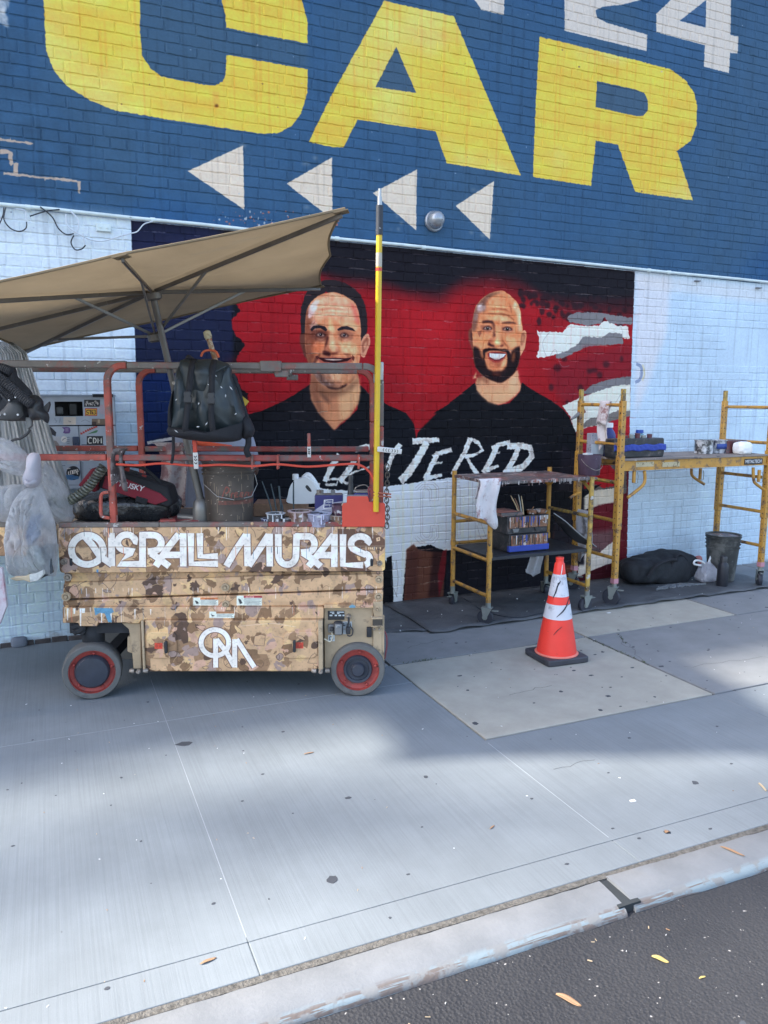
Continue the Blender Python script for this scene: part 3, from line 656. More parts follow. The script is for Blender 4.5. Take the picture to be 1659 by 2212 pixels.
# ---- building
bld=thing('brick_building','tall brick building wall painted blue with yellow letters above a portrait mural','building',(0,0,0))
M_MORT=M_WALL
mb=MB(); mb.box((-32,.0028,-.3),(20,.5,5.9)); mb.build('wall',M_WALL,bld,smooth=False)
mb=MB(); mb.box((-32.1,-.06,5.9),(20.1,.56,6.03)); mb.build('coping',mat('stone_coping',(.35,.34,.32)),bld,smooth=False)
M_RF=mat('shade_panel_render',(.3,.29,.27))  # unseen panels added above the roof to shade bands of the pavement
for a_,b_ in (((-13.5,.1,8.35),(-7.0,.2,9.25)),((-1.4,.1,6.03),(6,.2,8.2)),((-8.6,.1,10.3),(-1.5,.2,12.4))):
    MB().box(a_,b_).build('added_shade_block' if b_[1]>.5 else 'added_shade_panel',M_RF,bld,smooth=False)
for x_,z_ in ((-13.3,9.5),(-10.2,9.5),(-7.1,9.5),(-8.4,12.3),(-1.8,12.3)):  # posts added to carry the unseen shading panels
    MB().box((x_,.2,6.0),(x_+.08,.28,z_)).build('added_shade_post',M_RF,bld,smooth=False)
BP,CO=.2035,.0702
def brick_mesh(L,Hh,seed):
    q=random.Random(seed); g=.0022; nx=6
    xs=[-L/2+g+(L-2*g)*i/nx for i in range(nx+1)]; top=[Hh/2-g+q.uniform(-.0030,.0010) for _ in xs]; bot=[-Hh/2+g+q.uniform(-.0010,.0030) for _ in xs]
    vs=[];fs=[]; k=.0048
    for i,x in enumerate(xs):
        x2=x+(k if i==0 else -k if i==nx else 0)
        vs+=[(x,.0032,bot[i]),(x2,-.0015+q.uniform(-.001,.0012),bot[i]+k),(x2,-.0015+q.uniform(-.001,.0012),top[i]-k),(x,.0032,top[i])]
    for i in range(nx):
        a=i*4; b=a+4
        for j in range(3): fs.append((a+j,b+j,b+j+1,a+j+1))
    fs+=[(0,1,2,3),(nx*4+3,nx*4+2,nx*4+1,nx*4)]
    return vs,fs
BM={}
for L in (BP,BP/2):
    for k in range(6):
        vs,fs=brick_mesh(L,CO,k+int(L*1000)); me=bpy.data.meshes.new('brick'); me.from_pydata(vs,[],fs); me.materials.append(M_WALL); me.shade_smooth(); 
        try: me.set_sharp_from_angle(angle=rad(28))
        except Exception: pass
        me.update(); BM[(L,k)]=(me,vs,fs)
br=[]; rr=random.Random(3)
for j in range(0,80):
    z=CO*(j+.5); hd=(j%7==4); L=BP/2 if hd else BP; off=(0 if j%2 else BP/2)+rr.uniform(-.012,.012)+(.05 if hd else 0)
    x=-1.0+off
    while x<7.6:
        LL=L
        if not hd and rr.random()<.05: LL=BP/2
        cx=x+LL/2
        # smooth rendered patches at the far right stay brickless
        if not (5.9<cx<6.9 and ((1.95<z<2.32) or (1.12<z<1.42 and cx>6.0))): br.append((cx,z,LL,rr.randrange(6)))
        x+=LL
ctr=[]
for i,(x,z,L,k) in enumerate(br):
    px,py=proj((x,0,z)); inside=(-5<px<1664 and -5<py<2215)
    occ=(118<px<836 and 1130<py<1400) or (0<px<740 and 460<py<760 and py>600-.21*px+0 and py<770-.22*px)
    d=(x-CP[0])**2+CP[1]**2+(z-CP[2])**2
    ctr.append((d*(L<.15 and 4 or 1) if inside and not occ else 1e9,i))
ctr.sort(); single=set(i for _,i in ctr[:300])
vs_all=MB()
for i,(x,z,L,k) in enumerate(br):
    me,vs,fs=BM[(L,k)]; dy=rr.uniform(-.0015,.0018); rz_=rr.uniform(-.006,.006)
    if i in single:
        o=bpy.data.objects.new('brick',me); link(o,bld); o.location=(x,dy,z); o.rotation_euler=(0,rz_,0)
    else:
        vs_all.add([(vx+x,vy+dy,vz+z-rz_*vx) for vx,vy,vz in vs],fs)
o=vs_all.build('brickwork',M_WALL,bld,ang=28); tag(o,kind='stuff')
# dark unpainted plinth course
mp_=mat('sooty_brick',(.07,.06,.06),.9,var=.4,vs=20,bs=40,bump=.5)
rng=random.Random(5)
for i in range(14):
    mb=MB(); x=-1.0+i*.105*1.0; mb.box((x,-.012-rng.uniform(0,.012),-.02),(x+.098,.006,.028+rng.uniform(0,.008))); mb.build('plinth_brick',mp_,bld,bevel=.006)
# ---- pipe and cables on the wall
pipe=thing('conduit_pipe','long thin white pipe clipped level along the wall between blue paint and mural','pipe',tuple(W(829,526,-.02)))
M_PIPE=mat('white_pipe_paint',(.66,.74,.72),.45,dirt=(.2,.2,.2),dscale=30,dthr=.72)
P0=np.array(pipe.location)
def rel(p,o): return tuple(np.array(p)-np.array(o.location))
segs=[(-400,-80),(-80,280),(280,560),(560,730),(730,1000),(1000,1445),(1445,1740),(1740,2200)]
for a,b in segs:
    pa=W(a,442+.1013*a,-.022); pb=W(b,442+.1013*b,-.022)
    dz=.004 if a%3 else -.003
    MB().tube([rel(pa,pipe),rel((pa+pb)/2+np.array([0,0,dz]),pipe),rel(pb+(pb-pa)*.01,pipe)],.0125,10).build('pipe_length',M_PIPE,pipe)
for a in (60,330,728,815,915,1402,1445):
    pa=W(a,442+.1013*a,-.022); MB().tube([rel(pa-np.array([.015,0,0]),pipe),rel(pa+np.array([.015,0,0]),pipe)],.017,10).build('clip',M_PIPE,pipe)
M_BLKC=mat('black_cable_rubber',(.02,.025,.035),.5); M_WHC=mat('white_cable',(.6,.64,.68),.5)
z3=lambda p: zz(0,650,700,p)
cb=thing('loose_cables','tangle of black and white cables drooping from the pipe at far left','cables',tuple(W(100,470,-.02)))
for i,(p,m_) in enumerate([([(30,60),(20,130),(-30,240)],M_BLKC),([(45,60),(30,150),(80,220),(150,245),(200,220),(205,170)],M_BLKC),([(310,55),(400,130),(450,220),(510,268),(570,262)],M_BLKC),([(230,128),(350,90),(460,75)],M_BLKC),([(570,275),(548,330),(580,385),(630,380),(660,350)],M_BLKC),([(200,170),(195,90),(120,70)],M_WHC),([(570,262),(605,220),(600,150),(540,85)],M_WHC),([(510,110),(520,200),(600,260),(700,310),(800,318),(900,290),(1010,260),(1060,245),(1110,190),(1180,168)],M_WHC),([(640,260),(655,350)],M_WHC)]):
    pts=[rel(W(a,b,-.03-.004*i),cb) for a,b in z3(p)]
    MB().tube(spline(pts,6),.0042,6).build('cable',m_,cb)
jb=thing('junction_box','small pale square box screwed to white brick under the pipe','junction box',tuple(W(224,492,-.01)))
MB().box((-.045,-.015,-.025),(.045,.015,.025)).build('box',M_PIPE,jb,bevel=.004)
for s in (-.02,.02): MB().tube([(s,-.024,0),(s,-.014,0)],.006,8).build('screw',M_PIPE,jb)
# round wall light
wl=thing('wall_light','round grey metal dome light on blue brick between two white arrows','light',tuple(W(936,479,0)))
M_GM=mat('grey_cast_metal',(.3,.32,.35),.4,.6)
MB().lathe([(.075,0),(.078,.02),(.07,.03)],axis=(0,-1,0)).build('base_ring',M_GM,wl)
MB().lathe([(.064,.02),(.064,.05),(.055,.085),(.035,.105),(.012,.113),(.002,.114)],axis=(0,-1,.1),n=28).build('dome',mat('dome_grey',(.36,.38,.4),.3,.5),wl)
MB().tube([(.02,-.09,-.05),(.02,-.112,0),(.02,-.09,.05)],.005,6).build('strap',M_GM,wl)
for a,b in ((1504,607),(1636,622)):
    h_=thing('wall_hook','small dark metal bracket sticking out of pale brick below pipe, %s'%('nearer the mural' if a<1600 else 'nearer the right edge'),'bracket',tuple(W(a,b,0)))
    MB().box((-.03,-.03,-.006),(.03,.01,.003)).build('plate',mat('rust_grey',(.16,.17,.19),.7),h_,bevel=.002)
# ================================================================== pavement, kerb, road
def gp(*p): return [tuple(G(a,b)[:2]) for a,b in p]
pav=thing('pavement',None,None,(0,0,0)); tag(pav,kind='structure')
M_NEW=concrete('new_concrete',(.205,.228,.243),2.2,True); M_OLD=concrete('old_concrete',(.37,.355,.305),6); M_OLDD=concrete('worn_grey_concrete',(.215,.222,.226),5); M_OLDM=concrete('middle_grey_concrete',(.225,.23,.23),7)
KY=-3.56
def slab(poly,m_,z=0,name='paving_slab',bev=.006): return MB().slab(poly,z-.12,z).build(name,m_,pav,bevel=bev,smooth=False)
g=.008; J1,J2,J3,J4=1.875,3.375,4.805,6.33; P1,P2=-1.318,-2.463
MB().box((-14,KY,-.2),(22,.3,-.012)).build('joint_filler',mat('joint_dirt',(.07,.07,.06),.95),pav,smooth=False)
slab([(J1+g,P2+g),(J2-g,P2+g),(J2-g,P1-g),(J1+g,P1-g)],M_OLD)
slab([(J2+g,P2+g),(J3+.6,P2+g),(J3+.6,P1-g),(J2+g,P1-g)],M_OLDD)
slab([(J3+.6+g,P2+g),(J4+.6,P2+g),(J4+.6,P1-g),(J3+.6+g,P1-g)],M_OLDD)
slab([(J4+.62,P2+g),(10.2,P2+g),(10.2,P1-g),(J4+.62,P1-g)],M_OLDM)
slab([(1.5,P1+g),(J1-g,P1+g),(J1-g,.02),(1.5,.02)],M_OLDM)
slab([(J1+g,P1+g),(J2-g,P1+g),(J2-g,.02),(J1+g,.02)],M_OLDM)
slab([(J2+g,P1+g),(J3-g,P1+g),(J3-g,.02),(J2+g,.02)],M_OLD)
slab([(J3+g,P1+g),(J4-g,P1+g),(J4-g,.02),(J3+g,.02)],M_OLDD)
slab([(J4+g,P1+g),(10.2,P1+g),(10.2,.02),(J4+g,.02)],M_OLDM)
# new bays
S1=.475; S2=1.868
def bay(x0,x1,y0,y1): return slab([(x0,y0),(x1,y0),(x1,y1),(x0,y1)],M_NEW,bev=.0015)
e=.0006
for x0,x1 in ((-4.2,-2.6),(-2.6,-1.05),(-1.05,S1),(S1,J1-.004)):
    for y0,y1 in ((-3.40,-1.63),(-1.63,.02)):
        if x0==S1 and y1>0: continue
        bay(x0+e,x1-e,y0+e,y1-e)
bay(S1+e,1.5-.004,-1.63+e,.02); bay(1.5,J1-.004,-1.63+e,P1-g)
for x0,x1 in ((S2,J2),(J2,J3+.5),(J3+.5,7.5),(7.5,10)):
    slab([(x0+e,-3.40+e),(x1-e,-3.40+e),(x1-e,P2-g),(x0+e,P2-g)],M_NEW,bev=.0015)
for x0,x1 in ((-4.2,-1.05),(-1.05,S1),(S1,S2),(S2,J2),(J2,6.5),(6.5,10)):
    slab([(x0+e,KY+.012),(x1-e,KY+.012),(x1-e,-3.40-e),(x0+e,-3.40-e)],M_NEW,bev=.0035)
# kerb
kt=NT('kerb_stone'); co=kt.pos(); a=kt.noise(4,6,.65,co); c_=kt.mix(kt.ramp(a,[(.3,0.),(.7,1.)]),(.15,.158,.166),(.215,.222,.23))
sp=kt.add('ShaderNodeSeparateXYZ'); kt.ln(co,sp.inputs[0]); face=kt.ramp(kt.math('ADD',kt.math('MULTIPLY',sp.outputs[1],-8),-29.55),[(.0,0.),(.12,1.)])
mpp=kt.add('ShaderNodeMapping'); kt.ln(co,mpp.inputs[0]); mpp.inputs['Scale'].default_value=(2.5,60,60)
st=kt.noise(1,4,.6,mpp.outputs[0]); pcol=kt.mix(kt.ramp(st,[(.5,0.),(.54,1.)]),(.22,.27,.29),(.15,.12,.105)); pcol=kt.mix(kt.ramp(kt.noise(14,4,.6,co),[(.5,0.),(.56,1.)]),pcol,(.21,.21,.205))
c_=kt.mix(face,c_,pcol); kt.ln(c_,kt.b.inputs['Base Color']); kt.b.inputs['Roughness'].default_value=.8; kt.bump(kt.noise(90,5,.6,co),.4,.004)
kerb=thing('kerb',None,None); tag(kerb,kind='structure')
def kerbseg(x0,x1,tilt=0,zoff=0,rough=True):
    mb=MB(); n=max(2,int((x1-x0)/.05)); q=random.Random(int(x0*10))
    prof=[(KY-.010,-.3),(KY-.008,-.006),(KY-.014,-.001),(KY-.08,-.003),(KY-.125,-.008),(KY-.148,-.020),(KY-.160,-.034),(KY-.168,-.3)]
    for i in range(n+1):
        x=x0+(x1-x0)*i/n; tt=i/n
        for y,z in prof: mb.v.append((x,y+q.uniform(-.002,.002)+tilt*tt,z+(zoff if z>-.2 else 0)+(q.uniform(-.0015,.0015) if z>-.2 else 0)))
    k=len(prof)
    for i in range(n):
        for j in range(k-1): mb.f.append((i*k+j,i*k+j+1,(i+1)*k+j+1,(i+1)*k+j)); mb.m.append(0)
    mb.f.append(tuple(range(k))); mb.m.append(0); mb.f.append(tuple(reversed(range(n*k,n*k+k)))); mb.m.append(0)
    return mb.build('kerb_stone',kt.mat,kerb,ang=50)
kerbseg(-4.2,-1.2); kerbseg(-1.198,1.662,-.008); kerbseg(1.70,4.4,-.03,.003); kerbseg(4.42,8,-.0,.0)
MB().box((1.64,KY-.150,-.3),(1.73,KY-.0,-.009)).build('broken_gap',mat('asphalt_fill',(.03,.035,.038),.8,bump=.8,bs=60),kerb,smooth=False)
MB().box((-4,KY-.014,-.2),(8,KY+.012,-.003)).build('joint_grit',mat('kerb_joint_grit',(.13,.12,.105),.9,var=.5,vs=60,dirt=(.24,.22,.19),dscale=70,dthr=.66,bump=1,bs=120,bd=.01),kerb,smooth=False)
# asphalt
at=NT('asphalt'); co=at.pos(); v=at.add('ShaderNodeTexVoronoi'); v.inputs['Scale'].default_value=95; at.ln(co,v.inputs['Vector'])
a=at.noise(1.6,5,.6,co); c_=at.mix(at.ramp(a,[(.3,0.),(.7,1.)]),(.016,.0165,.02),(.03,.030,.033)); c_=at.mix(at.ramp(at.noise(240,2,.5,co),[(.6,0.),(.72,.6)]),c_,(.08,.08,.085))
c_=at.mix(at.ramp(at.noise(70,2,.4,co),[(.74,0.),(.76,1.)]),c_,(.4,.38,.36))
at.ln(c_,at.b.inputs['Base Color']); at.b.inputs['Roughness'].default_value=.75
hh=at.math('ADD',v.outputs['Distance'],at.math('MULTIPLY',at.noise(40,4,.7,co),.8)); at.bump(hh,.6,.005)
mb=MB(); q=random.Random(2)
nx,ny=130,60
def rf(u,v_):
    x=-4+u*10; y=KY-.13-v_*4.0; edge=max(0,1-v_*18); z=-.052+edge*.016+q.uniform(-.0015,.0015)
    return (x,y,z)
mb.grid(rf,nx,ny); road=mb.build('road',at.mat,None); tag(road,kind='structure')
mb=MB(); mb.box((-60,-40,-.09),(70,KY-.14,-.07)); o=mb.build('road_bed',at.mat,None,smooth=False); tag(o,kind='structure')
mb=MB(); mb.box((-300,-300,-.4),(300,300,-.3)); o=mb.build('ground',mat('earth',(.12,.11,.1)),None,smooth=False); tag(o,kind='structure')
# far pavement beyond the built slabs
mb=MB(); mb.box((-40,KY,-.15),(-4.2,.3,0)); mb.box((10.2,KY,-.15),(50,.3,0)); o=mb.build('sidewalk_run',M_NEW,pav,smooth=False)
# tarps along the wall
mt=NT('black_tarp'); co=mt.pos(); a=mt.noise(3,6,.7,co,.5); c_=mt.mix(mt.ramp(a,[(.35,0.),(.7,1.)]),(.055,.058,.062),(.12,.123,.128)); c_=mt.mix(mt.ramp(mt.noise(60,3,.5,co),[(.72,0.),(.73,.7)]),c_,(.35,.35,.35)); mt.ln(c_,mt.b.inputs['Base Color']); mt.b.inputs['Roughness'].default_value=.62; mt.bump(mt.noise(7,5,.7,co,.8),.6,.02)
def tarp(poly,z,name,label,seed):
    q=random.Random(seed); x0=min(p[0] for p in poly); x1=max(p[0] for p in poly)
    fr=lambda u:np.interp(u,[0,.15,.3,.45,.6,.8,1],[q.uniform(-.03,.03) for _ in range(7)])
    mb=MB(); n=60; offs=[q.uniform(-.012,.012) for _ in range(n+1)]
    def f(u,v_):
        x=x0+(x1-x0)*u; ya=np.interp(x,[p[0] for p in poly],[p[1] for p in poly])+offs[int(u*n)]*(1-v_); return (x,ya+( -.01-ya)*v_,z+.006*math.sin(x*7+v_*9)*math.sin(v_*3)+.004+q.uniform(-.001,.001)+(.006*math.sin(x*17) if v_==0 else 0))
    o=mb.grid(f,n,10).build(name,mt.mat,None,solid=.003); o.location=(0,0,0)
    return tag(o,label,'tarp')
tarp([(.95,-.60),(1.9,-.63),(2.45,-.80)],.004,'ground_tarp','black paint-spotted tarp lying between scissor lift and small shelf cart',1)
tarp([(2.40,-.86),(2.9,-.84),(3.3,-.84),(4.1,-.83),(4.7,-.83),(5.9,-.83)],.012,'ground_tarp','long black tarp under shelf cart, scaffold and duffel bag along the mural foot',2)
# gum and stains pressed in the concrete
gm=MB(); q=random.Random(11)
def blot(x,y,r,z=.0012,mb=gm,el=1.,n=11):
    a0=q.random()*6; pts=[(x+r*el*math.cos(a)*q.uniform(.7,1.2),y+r*math.sin(a)*q.uniform(.7,1.2)) for a in np.linspace(0,2*PI,n+1)[:-1]]
    mb.slab(pts,-.002,z)
for _ in range(170):
    x=q.uniform(-1,8); y=q.uniform(-3.5,-.9); blot(x,y,min(.010,abs(q.gauss(.001,.0035))+.0015),el=q.uniform(.8,1.8))
for _ in range(120): 
    x=q.uniform(1.9,7); y=q.uniform(-2.4,-.9); blot(x,y,min(.015,abs(q.gauss(.003,.0045))+.002),el=q.uniform(.7,1.8))
for a,b,r_ in ((718,1900,.022),(398,1607,.022),(1027,1563,.017),(1502,1691,.016),(920,1678,.011),(1441,1798,.013),(262,1680,.006),(1605,2212,.01)): 
    p=G(a,b); blot(p[0],p[1],r_,.0016,el=1.0 if a!=398 else 1.9)
o=gm.build('gum_spots',mat('old_gum',(.05,.055,.065),.8),pav,smooth=False); tag(o,kind='stuff')
# hairline cracks in the old slabs
q=random.Random(33)
for (ax,ay,bx_,by_,n_) in ((1336,1370,1356,1400,7),(1400,1436,1330,1368,9),(1100,1500,1190,1480,8),(880,1400,960,1380,7),(1480,1440,1659,1420,9),(1200,700*0+1660,1290,1640,6)):
    P_=[]
    for i in range(n_+1):
        s=i/n_; p=G(ax+(bx_-ax)*s+q.gauss(0,3),ay+(by_-ay)*s+q.gauss(0,2)); P_.append((p[0],p[1]))
    mb=MB()
    for i in range(n_):
        a_,b_=np.array(P_[i]),np.array(P_[i+1]); d=b_-a_; nn=np.array([-d[1],d[0]])/(np.hypot(*d)+1e-9)*.0014; mb.add([(*(a_+nn),.0008),(*(a_-nn),.0008),(*(b_-nn*.8),.0008),(*(b_+nn*.8),.0008)],[(0,1,2,3)])
    mb.build('crack',mat('crack_dirt',(.06,.06,.055),.9),pav,smooth=False)
# straight trowel lines filled pale
ln_=MB()
for a,b in (((S1,-3.38),(S1,-1.0)),((S2,-3.38),(S2,-2.5)),((-1.0,-1.63),(J1,-1.63))):
    d=np.array(b)-np.array(a); nrm=np.array([-d[1],d[0]])/np.hypot(*d)*.0015; ln_.slab([tuple(np.array(a)+nrm),tuple(np.array(b)+nrm),tuple(np.array(b)-nrm),tuple(np.array(a)-nrm)],-.004,.0006)
ln_.build('saw_cut_line',mat('pale_cut',(.30,.325,.34),.9),pav,smooth=False)
# ---- litter
M_LEAF=mat('dry_leaf',(.34,.20,.11),.8,var=.3); M_YL=mat('yellow_leaf',(.45,.34,.12),.7); M_TW=mat('dry_twig',(.42,.33,.22),.85); M_CH=mat('white_chip',(.75,.75,.74),.8)
lt=MB(); q=random.Random(21)
for _ in range(230):
    x=q.uniform(-1,4.5); y=KY-.17-abs(q.gauss(0,.5)); z=-.055+(.012 if y>KY-.3 else 0); L_=q.uniform(.003,.016); w_=q.uniform(.001,.003); lt.box((x,y,z),(x+L_,y+w_,z+.0025),rz=q.uniform(0,3),mi=q.choice([0,0,1,2]))
for _ in range(130):
    x=q.uniform(-1,5); y=q.uniform(-3.55,-1); L_=q.uniform(.002,.01); lt.box((x,y,0),(x+L_,y+.0022,.0018),rz=q.uniform(0,3),mi=q.choice([0,2,2,1]))
for _ in range(60):
    x=q.uniform(1.2,5.5); y=q.uniform(-.8,-.05); L_=q.uniform(.003,.010); lt.box((x,y,.012),(x+L_,y+.004,.020),rz=q.uniform(0,3),mi=2)
o=lt.build('litter_chips',[M_TW,M_LEAF,M_CH],None,smooth=False); tag(o,kind='stuff')
def bit(a,b,L_,w_,rz_,m_,name,label,cat,z=-.055,curl=.15):
    p=G(a,b,z); t_=thing(name,label,cat,tuple(p),rz_)
    t_=None
def leaf(a,b,L_,w_,ang,m_,name,label,cat,z=0.,curl=.25):
    p=G(a,b,z); mb=MB()
    def f(u,v_): 
        s=math.sin(PI*min(1,max(.03,u*.94+.03)))**.6; return ((u-.5)*L_,(v_-.5)*w_*s,.003+curl*w_*((v_-.5)**2*2+.6*math.sin(u*5)))
    o=mb.grid(f,8,4).build(name,m_,None,solid=.0012); o.location=tuple(p); o.rotation_euler=(0,0,ang); return tag(o,label,cat)
leaf(1228,2162,.075,.02,-1.0,M_LEAF,'dry_leaf','curled brown leaf strip on asphalt at bottom centre right','leaf',-.052)
leaf(1426,2074,.05,.018,-.9,M_YL,'yellow_leaf','largest yellow leaf flake on the dark asphalt','leaf',-.052)
leaf(992,2102,.028,.008,1.3,M_LEAF,'dry_leaf','small brown leaf bit on asphalt near kerb at bottom centre','leaf',-.052)
leaf(1017,2101,.03,.006,.9,M_YL,'dry_leaf','thin yellowish leaf sliver on asphalt beside brown bit','leaf',-.052)
leaf(1517,2113,.025,.007,.0,M_YL,'dry_leaf','small pale yellow leaf flake on asphalt toward right edge','leaf',-.052)
leaf(1582,1840,.085,.012,-1.15,M_LEAF,'dry_leaf','brown leaf strip lying across the kerb edge at right','leaf',.0)
leaf(1441,1798,.026,.018,.3,M_LEAF,'dry_leaf','small brown curled leaf on the pavement near kerb','leaf',.0)
leaf(450,2077,.05,.010,.2,M_LEAF,'dry_leaf','thin reddish leaf on bright pavement near bottom left','leaf',.0)
leaf(667,1628,.05,.008,.1,M_LEAF,'dry_leaf','thin brown leaf in the bright pavement band','leaf',.0)
leaf(1063,1788,.035,.006,.5,M_LEAF,'dry_leaf','dark sliver of leaf on shaded pavement at right centre','leaf',.0) 
def stick(a,b,a2,b2,r_,m_,name,label,cat,z=0.):
    p=G(a,b,z); p2=G(a2,b2,z); mb=MB(); mb.tube([(0,0,r_),tuple(np.array((p2-p)/2)+np.array([.002,.003,r_*1.5])),tuple(p2-p+np.array([0,0,r_]))],r_,6); o=mb.build(name,m_,None); o.location=tuple(p); return tag(o,label,cat)
stick(1586,1882,1585,1914,.0035,M_CH,'paper_stick','thin white stick standing out on asphalt at right','stick',-.05)
stick(1312,1970,1322,1958,.006,M_CH,'paper_scrap','white scrap lodged where the broken kerb meets asphalt','scrap',-.03)
stick(1655,1710,1640,1694,.004,M_TW,'twig','short twig on pavement at far right edge','twig')
stick(1500,1897,1560,1905,.002,M_TW,'twig','thin twig on asphalt below the right kerb','twig',-.05)
o=MB().slab([(-.014,-.006),(.012,-.009),(.014,.006),(-.010,.007)],0,.002).build('paper_scrap',M_CH,None); o.location=tuple(G(1366,1730)); tag(o,'small white paper scrap on bluish shaded pavement','scrap')
o=MB().slab([(-.016,-.006),(.016,-.006),(.016,.006),(-.016,.006)],0,.002).build('paper_scrap',M_CH,None); o.location=tuple(G(1315,1324)); tag(o,'white scrap on paving slab between cone and big scaffold caster','scrap')
# ---- off to the upper side: unseen panels, added above the roof, that throw the long soft shade over the pavement
# ================================================================== the scissor lift
L=Frame((.143,-1.173,0),rad(-21.2))
def depth(p): return float((np.array(p)-CP)@CF)
def wpt(f,l): return f.o+f.U*l[0]+f.V*l[1]+np.array([0,0,l[2]])
def lm(x,y):
    a=L.f(x,y,0); return (a[0],a[2])
CAMO=[(188,160,130),(124,99,76),(84,66,57),(150,133,130),(190,158,142),(200,174,134),(142,116,92)]
lc=Canvas(-1.3,.1,1.75,1.02,620,CAMO[0],lm)
def paint_lift():
    c=lc; r=np.random.default_rng(5)
    for k in range(1500):
        x=r.uniform(-1.3,1.75); z=r.uniform(.1,1.02); s=r.uniform(.010,.045)*(2.0 if k<220 else 1); n=r.integers(6,13); a0=r.random()*6; el=r.uniform(.35,1); th=r.random()*3.1
        pts=[]
        for i in range(n):
            a=a0+2*PI*i/n; q=s*(r.uniform(.2,1.4) if i%2 else r.uniform(.75,1.05)); u=q*math.cos(a); w=q*math.sin(a)*el
            pts.append((x+u*math.cos(th)-w*math.sin(th),z+u*math.sin(th)+w*math.cos(th)))
        col=CAMO[r.choice(7,p=[.15,.23,.10,.13,.12,.14,.13])]
        if r.random()<.25: pts=spline(pts,3,True)
        c.poly(pts,col,0,1,raw=True)
        if r.random()<.12: c.line(pts,1.4,(74,54,48),0,.9,closed=True,raw=True)
    for k in range(70):   # fine curling lines
        x=r.uniform(-.1,1.6); z=r.uniform(.14,.96); a=r.random()*6; pts=[]
        for i in range(5): pts.append((x,z)); x+=.018*math.cos(a); z+=.018*math.sin(a); a+=r.normal(0,.6)
        c.line(spline(pts,4),1.5,CAMO[r.integers(0,7)],0,.9,raw=True)
    # big-jawed head at the right of the platform panel
    zb=lambda p: zz(700,1690,580,p)
    c.poly(zb([(1140,90),(1300,90),(1360,150),(1420,140),(1530,150),(1580,190),(1588,250),(1550,300),(1530,290),(1420,260),(1350,270),(1300,340),(1340,400),(1440,470),(1500,495),(1250,495),(1200,420),(1150,300)]),(96,72,60),0,1)
    c.poly(zb([(1500,175),(1535,165),(1538,200),(1505,208)]),(206,178,150)); c.ell(zb([(1520,185)])[0],1.4,1.4,(70,50,44))
    for i in range(7): x=1425+i*18; c.poly(zb([(x,262),(x+14,262),(x+6,288)]),(226,204,170))
    c.poly(zb([(1320,340),(1350,350),(1355,390),(1330,380)]),(214,180,140)); c.poly(zb([(1525,350),(1590,300),(1590,500),(1560,490)]),(216,186,130))
    DK=(92,62,54); WH=(222,225,228)
    za=lambda p: zz(180,1690,580,p)
    arcp=lambda cx,cy,rx,ry,a0,a1,n=14: [(cx+rx*math.cos(rad(a0+(a1-a0)*i/n)),cy+ry*math.sin(rad(a0+(a1-a0)*i/n))) for i in range(n+1)]
    S=[]
    S.append(za(arcp(297,285,147,137,0,360,30))); S.append(za([(255,140),(340,235),(430,365)])); S.append(za([(400,345),(460,375),(530,425)])); S.append(za([(522,127),(526,438)]))
    S.append(za([(768,212)]+arcp(665,218,84,74,-8,-262,16)+[(735,300),(700,315),(590,417),(845,417)]))
    S.append(za([(812,124),(812,438)])); S.append(za([(790,148),(880,148)]+arcp(910,222,78,74,-80,80,10)+[(860,302)])); S.append(za([(890,318),(975,375),(1062,440)]))
    S.append(za([(1150,140),(1050,265),(935,438)])); S.append(za([(1190,130),(1192,440)])); S.append(za([(1020,333),(1180,333)]))
    S.append(za([(1262,130),(1266,415),(1515,415)])); S.append(za([(1346,130),(1350,345),(1515,345)]))
    S.append(zb([(105,438),(185,300),(290,145)])); S.append(zb([(298,135),(304,438)])); S.append(zb([(312,435),(400,300),(500,145)])); S.append(zb([(508,135),(510,440)]))
    S.append(zb([(588,138),(590,330)]+arcp(672,335,82,88,170,10,12)+[(760,140)])); S.append(zb([(745,160),(860,160)]+arcp(870,232,56,72,-80,85,9)+[(800,310)])); S.append(zb([(815,312),(890,360),(985,440)]))
    S.append(zb([(1105,145),(1000,280),(870,440)])); S.append(zb([(1112,138),(1110,446)])); S.append(zb([(960,335),(1110,335)])); S.append(zb([(1192,140),(1190,424),(1380,428)]))
    S.append(zb([(1412,232)]+arcp(1352,232,86,72,-20,-215,12)+[(1330,300),(1400,330)]+arcp(1385,372,56,54,-70,80,8)))
    zo=lambda p: zz(600,1990,300,p)
    T=[zo(arcp(562,545,248,235,0,360,30)),zo([(575,470),(575,990)]),zo([(590,480),(760,700),(905,960)]),zo([(918,990),(915,480)]),zo([(950,480),(1100,720),(1270,985)])]
    for g,w in ((S,19),(T,14.5)):
        for p in g: c.line(p,w*1.24+4.2,DK,0,1)
    for g,w in ((S,19),(T,14.5)):
        for p in g: c.line(p,w*1.24-.8,WH,0,1)
    for k in range(60): 
        x=r.uniform(-.1,1.5); z=r.uniform(.73,.94); c.ell((x,z),.002,.002,(190,180,170),0,.7,raw=True) if False else c.poly([(x,z),(x+.004,z+.001),(x+.003,z+.006)],(180,165,150),0,.7,raw=True)
    # the seam across the panel
    c.poly([(-.14,.8505),(1.62,.8505),(1.62,.8535),(-.14,.8535)],(170,150,130),0,.8,raw=True); c.poly([(-.14,.8525),(1.62,.8525),(1.62,.854),(-.14,.854)],(110,90,74),0,.7,raw=True)
